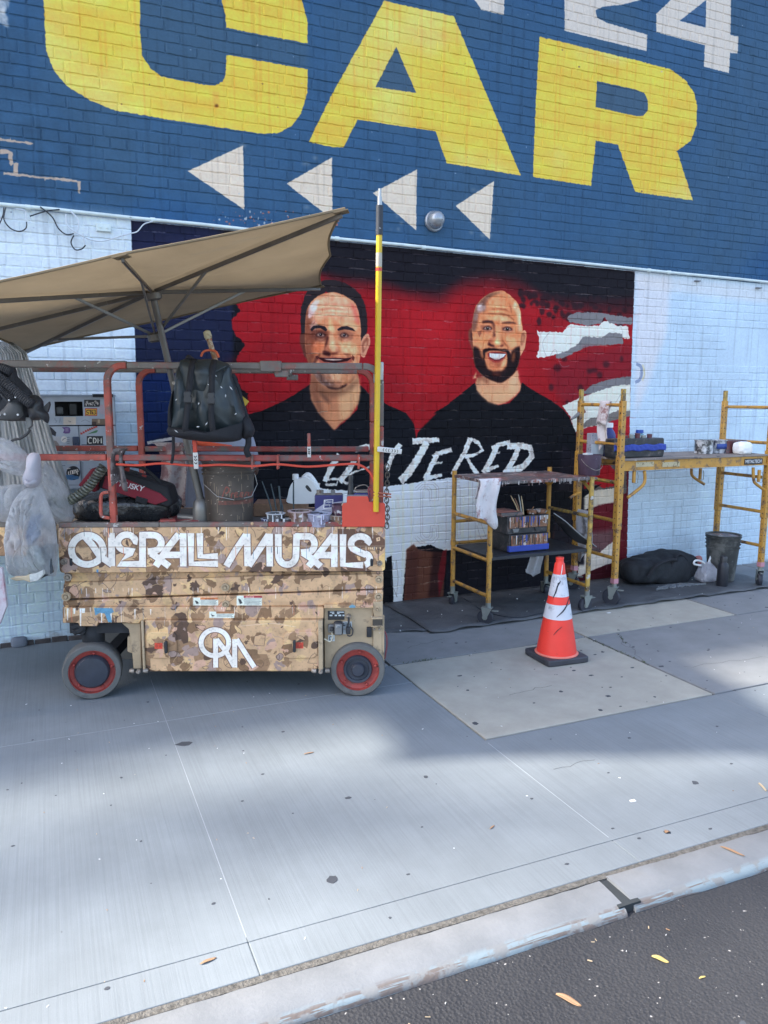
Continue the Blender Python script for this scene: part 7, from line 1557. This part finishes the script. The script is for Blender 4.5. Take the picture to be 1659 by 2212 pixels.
tp=cit('spray_lid','copper-coated cups row sitting at right end of the upper crate','cups',1165,1122,.08,zsf+.292); 
for k in range(2): MB().lathe([(.036,0),(.04,.03),(.036,.03),(.03,.01)],c=(-.03+k*.08,.06,.0),n=18).build('cup',mat('copper_paint_coat',(.3,.1,.05)),tp)
tp.name='paint_cups'
for i,(x0,y0,x1,y1,lab) in enumerate(((1122,1106,1103,1070,'leftmost slim paintbrush leaning in the cart brush bunch'),(1124,1106,1112,1076,'second paintbrush of the cart bunch, pale handled'),(1127,1106,1120,1068,'tallest upright paintbrush in the cart bunch'),(1131,1107,1126,1071,'rightmost paintbrush of the cart bunch, grey handled'),(1143,1113,1153,1094,'dark palette knife leaning right of the brush bunch'),(1170,1114,1182,1102,'short tan brush on top of the copper cups'),(1182,1118,1156,1107,'long thin brush lying across the copper cups'))):
    a=wpt(Q,Q.f(x0,y0,.13)); b=wpt(Q,Q.f(x1,y1,.16)); t_=thing('paintbrush',lab,'paintbrush',tuple(a),0,'brushes on the cart'); MB().tube([(0,0,-.02),tuple((b-a)*.4),tuple((b-a)*.75),tuple(b-a)],[.006,.0045,.005,.0025],8).build('brush_handle',mat(('brush_tan','brush_brown','brush_grey')[i%3],((.5,.36,.2),(.25,.12,.06),(.35,.35,.33))[i%3],.5),t_); MB().tube([(0,0,-.05),(0,0,-.018)],.0075,8).build('brush_ferrule',M_BOLT,t_)
# warped black sheet
wsh=cit('warped_panel','dark paint-smeared warped panel leaning from crates to the cart corner','panel',1288,1190,.02,zsf+.014)
b0=Q.f(1288,1190,.02)
def wsf(u,v):
    top=spline([(1196,1117),(1222,1135),(1252,1162),(1288,1189)],4); bot=spline([(1196,1128),(1215,1152),(1240,1176),(1268,1186)],4)
    i=u*(len(top)-1); j=int(min(i,len(top)-2)); f_=i-j; a=np.array(top[j])*(1-f_)+np.array(top[j+1])*f_; b=np.array(bot[j])*(1-f_)+np.array(bot[j+1])*f_; p=a*(1-v)+b*v
    q=Q.f(p[0],p[1],.02+.10*v*(1-u)+.02*v); return (q[0]-b0[0],q[1]-.02,max(q[2]-b0[2],.002))
MB().grid(wsf,16,6).build('panel',mat('smeared_black_panel',(.035,.036,.04),.35,var=.5,vs=5,dirt=(.11,.10,.10),dscale=6,dthr=.56,spec=.7),wsh,solid=.004,ang=60)
MB().tube([(0,0,.002)]+[tuple(np.array(wsf(u,0))) for u in np.linspace(1,0,10)][1:],.0035,6).build('panel_edge',mat('scuffed_edge',(.3,.31,.31)),wsh)
M_PNK=mat('pink_stained_white_rag',(.68,.63,.62),.9,var=.12,vs=9,dirt=(.36,.20,.19),dscale=15,dthr=.6,bump=.4,bs=30)
M_WRG=mat('white_cotton_rag',(.50,.50,.53),.9,var=.12,vs=10,dirt=(.25,.25,.27),dscale=12,dthr=.6,bump=.4,bs=30)
cloth('pink_stained_rag','white rag with pinkish paint stains draped on the cart left corner',wpt(Q,(Q.f(1052,1040,-.01)[0],-.015,zt+.01)),.20,.31,M_PNK,rz=0,seed=12,folds=3,spread=.75)
# ================================================================== big scaffold
S=Frame((4.098,-.737,0),0.); SWd=S.l(G(1642,1268))[0]; SDp=.515
M_GREYP=M_YEL
sc=thing('baker_scaffold','tall yellow rolling scaffold with plank deck standing in front of pale brick','scaffold',tuple(S.o))
zp=S.f(1352,992,0)[2]; ztop=S.f(1362,866,0)[2]; zt2=S.f(1363,840,0)[2]
def fpost(x,y,top,tip,m_):
    MB().box((x-.021,y-.021,.18),(x+.021,y+.021,top)).build('post',m_,sc,bevel=.004); MB().box((x-.015,y-.015,top),(x+.015,y+.015,tip)).build('post_spigot',M_YELP if tip>top else m_,sc,bevel=.003)
    hb_=MB(); z=.26
    while z<top-.04:
        hb_.lathe([(.0052,0),(.0052,.0008)],c=(x-.006,y-.0205,z),axis=(0,-1,0),n=8); hb_.lathe([(.0052,0),(.0052,.0008)],c=(x-.0205,y,z),axis=(-1,0,0),n=8); z+=.051
    hb_.build('pin_holes',M_DRK,sc)
    MB().box((x-.026,y-.026,.62),(x+.026,y+.026,zp+.03)).build('slide_sleeve',m_,sc,bevel=.004)
    h2=MB(); z=.66
    while z<zp: h2.lathe([(.0052,0),(.0052,.001)],c=(x-.006,y-.026,z),axis=(0,-1,0),n=8); h2.lathe([(.0052,0),(.0052,.001)],c=(x-.026,y,z),axis=(-1,0,0),n=8); z+=.051
    h2.build('pin_holes',M_DRK,sc); MB().box((x-.022,y-.022,.185),(x+.022,y+.022,.225)).build('pink_sticker',mat('pink_sticker',(.55,.25,.3)),sc)
for (x,y) in ((0,0),(0,SDp),(SWd,0),(SWd,SDp)):
    fpost(x,y,ztop,zt2,M_YEL); caster(sc,x,y,.07,2.2 if x<1 else .9,.185)
zl=[S.f(1353,875,0)[2],S.f(1347,960,0)[2],S.f(1335,1126,0)[2],S.f(1329,1207,0)[2],S.f(1338,1043,0)[2]]
for i,z_ in enumerate(zl): MB().tube([(0,.02,z_),(0,SDp-.02,z_)],.0145,12).build('rung',M_YEL if i<4 else M_YELP,sc)
S2_=[S.s_(1659,880,SWd)[2],S.s_(1659,957,SWd)[2],S.s_(1647,1031,SWd)[2],S.s_(1644,1105,SWd)[2],S.s_(1641,1178,SWd)[2]]
for z_ in S2_: MB().tube([(SWd,.02,z_),(SWd,SDp-.02,z_)],.0145,12).build('rung',M_YEL,sc)
zb_=S.f(1352,1017,0)[2]
for y in (-.004,SDp-.02): MB().box((.03,y,zb_),(SWd-.03,y+.024,zp-.014)).build('side_beam',M_YEL,sc,bevel=.003); MB().box((.03,y-.012,zb_),(SWd-.03,y+.0,zb_+.008)).build('beam_flange',M_YEL,sc)
t=NT('worn_plywood_deck'); co=t.obj(); mp=t.add('ShaderNodeMapping'); t.ln(co,mp.inputs[0]); mp.inputs['Scale'].default_value=(2,30,30); c_=t.mix(t.ramp(t.noise(1,5,.7,mp.outputs[0]),[(.35,0.),(.65,1.)]),(.16,.13,.11),(.34,.28,.24)); c_=t.mix(t.ramp(t.noise(9,4,.6,co),[(.58,0.),(.62,.8)]),c_,(.10,.09,.09)); c_=t.mix(t.ramp(t.noise(16,3,.6,co),[(.68,0.),(.7,1.)]),c_,(.5,.46,.4)); t.ln(c_,t.b.inputs['Base Color']); t.b.inputs['Roughness'].default_value=.7; t.bump(t.noise(30,4,.6,co),.3,.003)
MB().box((.03,-.02,zp-.013),(SWd*.48,SDp+.0,zp+.002)).build('deck_plank',t.mat,sc,bevel=.002); MB().box((SWd*.482,-.016,zp-.014),(SWd-.03,SDp,zp+.001)).build('deck_plank',t.mat,sc,bevel=.002)
for x0,x1 in ((710,835),(900,1022)): 
    a=zz(1750,1200,750,[(x0,674)])[0]; b=zz(1750,1200,750,[(x1,704)])[0]; a=S.f(*a,-.006); b=S.f(*b,-.006); MB().box((a[0],-.0065,b[2]),(b[0],-.0045,a[2])).build('maker_sticker',mat('worn_pale_sticker',(.50,.42,.26),.6,spots=[(40,(.2,.15,.08),.6)]),sc)
a=S.f(1609,991.5,-.008); b=S.f(1647,1002,-.008); MB().box((a[0],-.008,b[2]),(b[0],-.0045,a[2])).build('name_plate',M_LB,sc); text3d('METALTECH',(a[2]-b[2])*.80,M_WT,sc,(a[0]+.008,-.0085,b[2]+.012),(PI/2,0,0),'name_lettering',sx=(b[0]-a[0])*.95/((a[2]-b[2])*.80*5.9))
def stube(px,v,r_,name,m_=M_YEL):
    return MB().tube(spline([S.f(x,y,v) for x,y in px],6),r_,10).build(name,m_,sc)
stube([(1392,1017),(1393,1038),(1385,1052),(1356,1075)],-.0,.013,'knee_brace'); stube([(1627,1010),(1628,1036),(1634,1046),(1655,1061)],0,.013,'knee_brace'); stube([(1494,1012),(1494,1024),(1500,1032),(1521,1046)],SDp,.013,'knee_brace')
stube([(1254,1064),(1240,1070),(1231,1076)],SDp*.9,.012,'knee_brace')
for x,y0 in ((1370,1020),(1640,1020),(1252,1018),(1513,1016)):
    v=0 if x in (1370,1640) else SDp; a=S.f(x,y0,v); MB().box((a[0]-.012,v-.01,a[2]-.085),(a[0]+.012,v+.01,a[2]+.02)).build('lock_tab',M_YEL,sc,bevel=.003); MB().tube([(a[0]+.022,v-.012,a[2]-.0),(a[0]+.03,v-.014,a[2]-.03),(a[0]+.028,v-.014,a[2]-.085),(a[0]-.0,v-.014,a[2]-.09)],.003,6).build('spring_pin',M_CAST,sc)
cloth('white_rag','off-white rag with brown stains hanging from the scaffold top rung',wpt(S,(0,.22,zl[0]+.018)),.13,.37,M_PNK,rz=PI/2,seed=21,folds=2,spread=.85)
cloth('white_rag','plain white rag thrown over the lower scaffold rung beside the warped panel',wpt(S,(0,.42,zl[2]+.02)),.20,.40,M_WRG,rz=PI/2,seed=25,folds=3,spread=.8)
cloth('white_rag','dirty white cloth drooping just below the cart shelf behind the cone',wpt(Q,(CW-.12,CDp,Q.f(1190,1170,CDp)[2]+.016)),.14,.28,M_WRG,rz=0,seed=29,folds=3,spread=.8)
bt=thing('wire_brush','grey brush with orange-brown tip lying on the scaffold top left rung','brush',tuple(wpt(S,S.f(1234,906,SDp))),0); a=S.f(1234,906,SDp); b=S.f(1262,886,SDp); d=np.array(b)-np.array(a)
MB().tube([(0,0,0),tuple(d*.35),tuple(d*.6)],[.008,.014,.018],8).build('brush_handle',M_GYP,bt); MB().beam(tuple(d*.6),tuple(d),.03,.04).build('brush_head',mat('rust_brown_head',(.28,.10,.06),.7),bt,bevel=.004)
def sit(name,label,cat,x,y,v,rz=0,group=None,w=None):
    l=S.f(x,y,v); return thing(name,label,cat,tuple(wpt(S,(l[0],v,zp+.002 if w is None else w))),rz,group)
def pix(x0,y0,x1,y1,v,F_=S): a=F_.f(x0,y0,v); b=F_.f(x1,y1,v); return b[0]-a[0],a[2]-b[2]
# black tray with blue tape
v=.06; wd,ht=pix(1327,966,1436,987,v); ty=sit('paint_tray','long black tray with crumpled blue tape band on the scaffold deck','tray',1381,987,v)
MB().prism([(-wd/2+.01,0),(wd/2-.01,0),(wd/2,ht*.5),(wd/2-.01,ht*1.7),(-wd/2+.01,ht*1.7),(-wd/2,ht*.5)],0,.12).build('tray_body',mat('black_crate_plastic',(.03,.03,.03)),ty,bevel=.01)
tpq=MB(); tpq.grid(lambda u,v_:(-wd/2-.003+u*(wd+.006),-.004-.006*abs(math.sin(u*34+v_*4))-.003*math.sin(u*71),ht*.62+v_*.05+.004*math.sin(u*23)),50,5); tpq.build('blue_tape',mat('blue_painter_tape',(.03,.06,.3)),ty,solid=.002)
for k in range(5): MB().lathe([(.018,0),(.022,.05+.008*(k%3))],c=(-.10+k*.062,.06,ht*1.4),n=14).build('tray_cup',mat('clear_cup_grey',(.3,.3,.3)) if k%2 else mat('maroon_cup',(.14,.05,.06),.4),ty)
def bottle(t_,h,r_,m_,cm,neck=.4):
    MB().lathe([(r_*.95,0),(r_,.004),(r_,h*.62),(r_*.85,h*.72),(r_*neck,h*.84),(r_*neck,h*.88)],n=20).build('bottle_body',m_,t_); MB().lathe([(r_*neck*1.25,h*.86),(r_*neck*1.2,h),(r_*neck*.9,h)],n=16).build('bottle_cap',cm,t_)
v=.25; wd,ht=pix(1368,926,1391,966,v); o=sit('spray_bottle','clear bottle with teal liquid and blue cap on the scaffold deck','bottle',1380,966,v,w=zp+.03); bottle(o,ht+.03,wd/2,mat('clear_teal_bottle',(.42,.60,.62),.15,dirt=(.05,.35,.42),dscale=3,dthr=.5,trans=.35),mat('blue_cap',(.02,.08,.4),.4),.42)
v=.33; wd,ht=pix(1303,919,1320,982,v); o=sit('tall_bottle','tall deep blue bottle with white cap behind the hanging rag','bottle',1312,982,v); bottle(o,ht*1.12,wd/2*1.25,mat('deep_blue_tin',(.03,.045,.2)),M_WP,.5)
v=.30; wd,ht=pix(1276,937,1302,981,v); o=sit('printed_can','grey printed rectangular tin under the hanging rag on scaffold','tin can',1290,981,v); MB().box((-wd/2,0,0),(wd/2,.06,ht*1.12)).build('can_body',mat('grey_printed_tin',(.36,.36,.40),.5,var=.2,spots=[(50,(.12,.12,.16),.6)]),o,bevel=.004); MB().box((-wd/2+.006,-.002,.02),(wd/2-.006,.0,ht*.6)).build('can_label',M_LW,o)
v=.20; wd,ht=pix(1322,950,1355,972,v); o=sit('white_tub','white dripped tub between tall blue bottle and blue-taped tray','tub',1336,984,v); MB().lathe([(wd*.40,0),(wd*.46,ht*1.3),(wd*.5,ht*1.35),(wd*.5,ht*1.45),(wd*.42,ht*1.45)],n=22).build('tub_body',mat('dripped_white_tub',(.6,.6,.6),.4,dirt=(.06,.06,.07),dscale=20,dthr=.52),o)
v=.38
for i,(x,lab,cl) in enumerate(((1330,'dark teal cup left of two at the back of the scaffold deck',(.03,.10,.10)),(1346,'dark green cup right of two at the back of the scaffold deck',(.03,.07,.05)))):
    o=sit('plastic_cup',lab,'cup',x,960,v,group='dark cups at the back'); MB().lathe([(.028,0),(.034,.10),(.031,.10)],n=18).build('cup_body',mat('dark_cup_%d'%i,cl,.3,spots=[(30,(.5,.5,.5),.7)]),o)
v=.16
for i,(x0,x1,y0,y1,lab,cl,sp_) in enumerate(((1506,1533,952,980,'silver and black dripped paint can, leftmost of the row on scaffold deck',(.05,.05,.05),(.55,.55,.55)),(1535,1562,954,981,'paint can with white smears and blue label, second in the deck row',(.45,.46,.48),(.05,.05,.07)),(1560,1580,956,981,'maroon paint can third in the deck row',(.12,.03,.035),(.05,.04,.04)),(1578,1603,957,982,'dark navy paint can rightmost of the deck row',(.03,.035,.06),(.2,.1,.1)))):
    wd,ht=pix(x0,y0,x1,y1,v+.02*(i%2)); o=sit('paint_can',lab,'paint can',(x0+x1)/2,y1,v+.02*(i%2)+wd/2,group='paint cans on the scaffold deck'); r_=wd/2*1.04
    MB().lathe([(r_*.97,0),(r_,.003),(r_*.97,.008),(r_*.97,ht*.95),(r_*1.03,ht*.97),(r_*1.03,ht*1.03),(r_*.88,ht*1.03),(r_*.86,ht*.98)],n=26).build('can_body',mat('paint_can_%d'%i,cl,.35,var=.3,vs=15,dirt=sp_,dscale=13,dthr=.5),o)
    if i==1: MB().grid(lambda u,v_:((r_+.001)*math.sin(-.9+u*1.5),-(r_+.001)*math.cos(-.9+u*1.5),ht*(.35+.4*v_)),8,1).build('can_label',mat('blue_label',(.04,.08,.3)),o,solid=.001)
pb_=sit('crumpled_paper','crumpled white paper ball on the scaffold deck edge','paper',1603,985,.08); crumple('paper_ball',(.072,.06,.055),M_WP,pb_,17,(26,16),.13,40,ang=15).location=(0,0,.05)
# plum bucket on the end of the cart
v=.10; a=Q.f(1263,1030,v); b=Q.f(1306,982,v); o=thing('plum_bucket','plum purple pail with wire handle standing on right end of the shelf cart','bucket',tuple(wpt(Q,((a[0]+b[0])/2-.02,v+.04,zt-.0)))); r_=(b[0]-a[0])/2; h=b[2]-zt
MB().lathe([(r_*.86,0),(r_*.9,.004),(r_,h),(r_*.96,h),(r_*.86,.01),(.01,.01)],n=30).build('bucket_body',mat('plum_paint_coat',(.085,.055,.085),.4,var=.2,vs=9,dirt=(.045,.03,.045),dscale=8,dthr=.55,spots=[(30,(.25,.2,.22),.74)]),o); MB().tube(spline([(-r_*.98,-.01,h*.8),(-r_*.8,-r_*.7,h*.5),(-.01,-r_*1.06,h*.28),(r_*.8,-r_*.7,h*.42),(r_*1.02,-.01,h*.78)],6),.002,6).build('wire_handle',M_BOLT,o)
MB().box((-.05,-r_*.2,h),(.02,r_*.3,h+.012),rz=.3).build('rim_scraper',M_WT,o); MB().box((CW-.16,0,zt-.021),(CW+.05,.19,zt-.003)).build('end_board',M_PAL,cart)
# ================================================================== on the ground by the scaffold
gd=thing('duffel_bag','big black duffel bag lying on the tarp against pale brick','duffel bag',tuple(G(1444,1262,.014)))
B0=Frame(gd.location,0.); dl=lambda p:[(a[0],a[2]) for a in (B0.f(x,y,0) for x,y in zz(1750,1200,750,p))]
o=crumple('duffel_body',(.36,.15,.125),mat('soft_black_nylon',(.014,.016,.020),.75,var=.3,vs=10,bump=.6,bs=24,bd=.01),gd,31,(90,40),.16,13,ang=38,fn=lambda p: np.array([p[0],p[1],p[2]*(1-.18*math.cos(p[0]*9+2)) ])); o.location=(.0,.13,.12)
MB().tube(spline([(-.28,-.04,.10),(-.2,-.06,.20),(-.05,-.05,.235),(.05,-.03,.22)],6),.014,8).build('bag_strap',M_BPB,gd); MB().tube(spline([(.0,-.02,.16),(.05,-.02,.25),(.12,.0,.26),(.2,.0,.2)],6),.013,8).build('bag_strap',M_BPB,gd)
ps=thing('plastic_sheeting','flat clear plastic sheet crumpled in front of the duffel bag','plastic sheet',tuple(G(1462,1268,.016)))
MB().grid(lambda u,v_:(-.27+u*.56,-.05+v_*.12*math.sin(PI*min(.98,u+.04)),.004+.018*abs(math.sin(u*19+v_*8)*math.sin(v_*5+1))),44,10).build('film',M_PLC,ps,ang=30)
g_=G(1573,1259,.014); rb=thing('plastic_bucket','black paint-scuffed bucket on the ground under the scaffold right end','bucket',tuple(g_+np.array([.035,.12,0]))); dd=mpp(np.array(rb.location)); hB=102*dd*.98; bucket(rb,27*dd,35*dd,hB,mat('scuffed_black_bucket',(.05,.052,.05),.5,var=.3,vs=6,dirt=(.14,.14,.13),dscale=6,dthr=.54,spots=[(20,(.3,.3,.3),.74)]),rings=(.72,.80,.88,.95),wire=False); MB().lathe([(33*dd,hB*.96),(20*dd,hB*.985),(.02,hB*.97)],n=24).build('bucket_contents',M_PAL,rb)
wbg=thing('carrier_bag','small tied white carrier bag with loop handles beside the ground bucket','plastic bag',tuple(G(1537,1258,.014)+np.array([0,.06,0]))); o=crumple('bag_body',(.10,.08,.085),plasticmat('white_carrier_film',(.85,.84,.90),.96,.4),wbg,5,(30,20),.14,22,taper=.45,ang=40); o.location=(.0,0,.08)
for s,hh_ in ((1,.20),(-1,.08)): MB().tube(spline([(0,0,.14),(.02+s*.02,0,.14+hh_*.5),(.04*s+.02,0,.15+hh_),(.06*s+.01,0,.14+hh_*.6),(.02,0,.135)] if s>0 else [(0,0,.14),(-.08,0,.19),(-.15,0,.20),(-.16,0,.17),(-.08,0,.15)],6),[.009]*25,6).build('bag_handle',M_WP,wbg)
bo=thing('water_bottle','matte black flask standing in front of the ground bucket','bottle',tuple(G(1565,1268,.014)+np.array([0,.03,0]))); dd=mpp(np.array(bo.location)); MB().lathe([(11*dd,0),(11.5*dd,.004),(11.5*dd,44*dd),(9.5*dd,50*dd),(7*dd,53*dd),(7*dd,56*dd)],n=24).build('flask_body',mat('matte_black_flask',(.02,.021,.028),.45),bo); MB().lathe([(7.6*dd,54*dd),(7.6*dd,64*dd),(6.5*dd,66*dd)],n=18).build('flask_cap',M_BP,bo); MB().tube([(-5*dd,0,65*dd),(0,0,69*dd),(5*dd,0,65*dd)],.004,6).build('flask_loop',M_BP,bo)
ro=thing('orange_bundle','small reddish crumpled bundle squeezed between scaffold post and bucket','bundle',tuple(G(1530,1232,.014)+np.array([-.03,.12,0]))); crumple('bundle',(.045,.04,.06),mat('faded_red_plastic',(.4,.13,.11),.6),ro,6,(18,12),.15,30,ang=20).location=(0,0,.06)
# ================================================================== cone
ca_,cb_,cc_=G(1131,1412),G(1185,1443),G(1274,1431); cdn=ca_+cc_-cb_; cc0=(ca_+cc_)/2; cn_=thing('traffic_cone','orange traffic cone with two scuffed white bands on a black rubber base','traffic cone',tuple(cc0))
M_CO=mat('cone_orange',(.88,.05,.032),.5,var=.06,vs=6,dirt=(.35,.06,.035),dscale=16,dthr=.70,spots=[(60,(.25,.05,.03),.76)]); M_CW=mat('scuffed_reflective_white',(.62,.62,.66),.45,var=.08,dirt=(.30,.30,.34),dscale=9,dthr=.60,spots=[(24,(.35,.35,.38),.70)],bump=.2)
bp_=[p-cc0 for p in (ca_,cb_,cc_,cdn)]; bp2=[]
for i in range(4):
    p,q_,r_=bp_[i],bp_[i-1],bp_[(i+1)%4]; bp2+=[tuple((p*.86+q_*.14)[:2]),tuple((p*.965+q_*.0175+r_*.0175)[:2]),tuple((p*.86+r_*.14)[:2])]
MB().slab(bp2,0,.040).build('rubber_base',mat('black_base_rubber',(.045,.045,.055),.6,var=.25,vs=9,dirt=(.12,.12,.13),dscale=11,dthr=.66),cn_,bevel=.008)
dC=mpp(cc0); hc=1.0; sc_y=lambda y:(1427-y)*dC*1.005
RP=[(1424,43.6),(1404,41.5),(1396,40.5),(1335,30.0),(1304,24.4),(1288,21.2),(1241,13.2),(1219,10.4),(1217,8.4),(1212,8.0),(1207,8.6),(1205,8.2)]
def seg(y0,y1,off,m_,name):
    ys=[y0]+[y for y,_ in RP if y1<y<y0]+[y1]; rr2=[np.interp(-y,[-a for a,b in RP],[b for a,b in RP]) for y in ys]
    MB().lathe([(r_*dC+off,sc_y(y)) for y,r_ in zip(ys,rr2)],n=48,closed_ends=False).build(name,m_,cn_,ang=50)
seg(1424,1205,0,M_CO,'cone_body'); seg(1335,1304,.0022,M_CW,'white_band'); seg(1287.6,1241,.0022,M_CW,'white_band')
MB().lathe([(46*dC,.040),(46.5*dC,.044),(43*dC,.050),(42*dC,.05)],n=48,closed_ends=False).build('base_flange',mat('cone_flange',(.75,.22,.16),.5),cn_); MB().lathe([(8.2*dC,sc_y(1205)),(6*dC,sc_y(1205)),(6*dC,sc_y(1212))],n=30).build('cone_mouth',mat('cone_inside',(.3,.04,.03)),cn_)
wv=CP-cc0; ang0=math.atan2(wv[1],wv[0])
def scuff(p,m_,w,off=.0035):
    q=zz(1600,1780,400,p); mb=MB(); pts=[]
    for x,y in q:
        r_=np.interp(-y,[-a for a,b in RP],[b for a,b in RP]); s_=max(-.95,min(.95,(x-1203.3)/r_)); a=ang0+math.asin(s_); pts.append((r_*dC*math.cos(a)+off*math.cos(a),r_*dC*math.sin(a)+off*math.sin(a),sc_y(y)))
    mb.tube(spline(pts,4),[w*(.4+.6*math.sin(PI*i/((len(pts)-1)*4))) for i in range((len(pts)-1)*4+1)],5); mb.build('black_scuff',m_,cn_)
M_SCF=mat('black_smear',(.02,.022,.03),.6)
scuff([(905,450),(870,520),(850,600),(820,680)],M_SCF,.0045); scuff([(900,470),(880,490),(875,505)],M_SCF,.006); scuff([(1035,690),(985,780),(940,850),(870,920)],M_SCF,.0045); scuff([(1045,765),(985,780)],M_SCF,.002); scuff([(945,1040),(890,1090),(840,1155)],M_SCF,.002)
scuff([(918,240),(912,330),(900,400)],M_WT,.003)
# ================================================================== odds and ends
st=thing('round_stone','grey rounded stone lying at the foot of the pale wall at far left','stone',tuple(G(42,1396,0))); crumple('stone',(.05,.035,.035),mat('blue_grey_stone',(.16,.18,.22),.8),st,2,(20,12),.05,12).location=(0,0,.03)
lb=thing('leaning_board','pale pinkish board edge just entering the picture at left below bags','board',tuple(wpt(L,L.f(-8,1340,-.30)))); b0=L.f(-8,1340,-.30)
MB().prism([(a[0]-b0[0],a[2]-b0[2]) for a in (L.f(x,y,-.30) for x,y in ((-120,1226),(4,1227),(14,1309),(0,1346),(-120,1500)))],0,.02).build('board',mat('pale_pink_board',(.45,.42,.46),.7,dirt=(.35,.12,.16),dscale=3,dthr=.55),lb); lb.rotation_euler=(0,0,L.a)
wd_=MB(); q=random.Random(8)
for (ax,ay,bx_,by_,n_) in ((1268,1378,1400,1436,46),(870,1434,940,1424,26),(1336,1370,1352,1392,10)):
    for k in range(n_):
        s=q.random(); p=G(ax+(bx_-ax)*s+q.gauss(0,1.2),ay+(by_-ay)*s+q.gauss(0,1.0)); 
        for j in range(4):
            a=q.random()*6.3; l_=q.uniform(.004,.013); wd_.add([(p[0],p[1],0),(p[0]+.003*math.cos(a+1.3),p[1]+.003*math.sin(a+1.3),.004),(p[0]+l_*math.cos(a),p[1]+l_*math.sin(a),.004+l_*.6)],[(0,1,2)])
o=wd_.build('moss_and_weeds',mat('weed_green',(.07,.09,.035),.8,var=.4),None,smooth=False); tag(o,kind='stuff')
ln=wpt(Q,(0,0,0)); cr=thing('trailing_cable','thin black cable loop trailing off the tarp edge between cart and wall','cable',tuple(G(900,1300,.02)))
pts=[G(x,y,.02)-np.array(cr.location) for x,y in ((997,1290),(1020,1304),(1050,1322),(1110,1334),(1160,1327),(1200,1318))]; MB().tube(spline([tuple(p) for p in pts],6),.0035,6).build('cable',M_BLKC,cr)
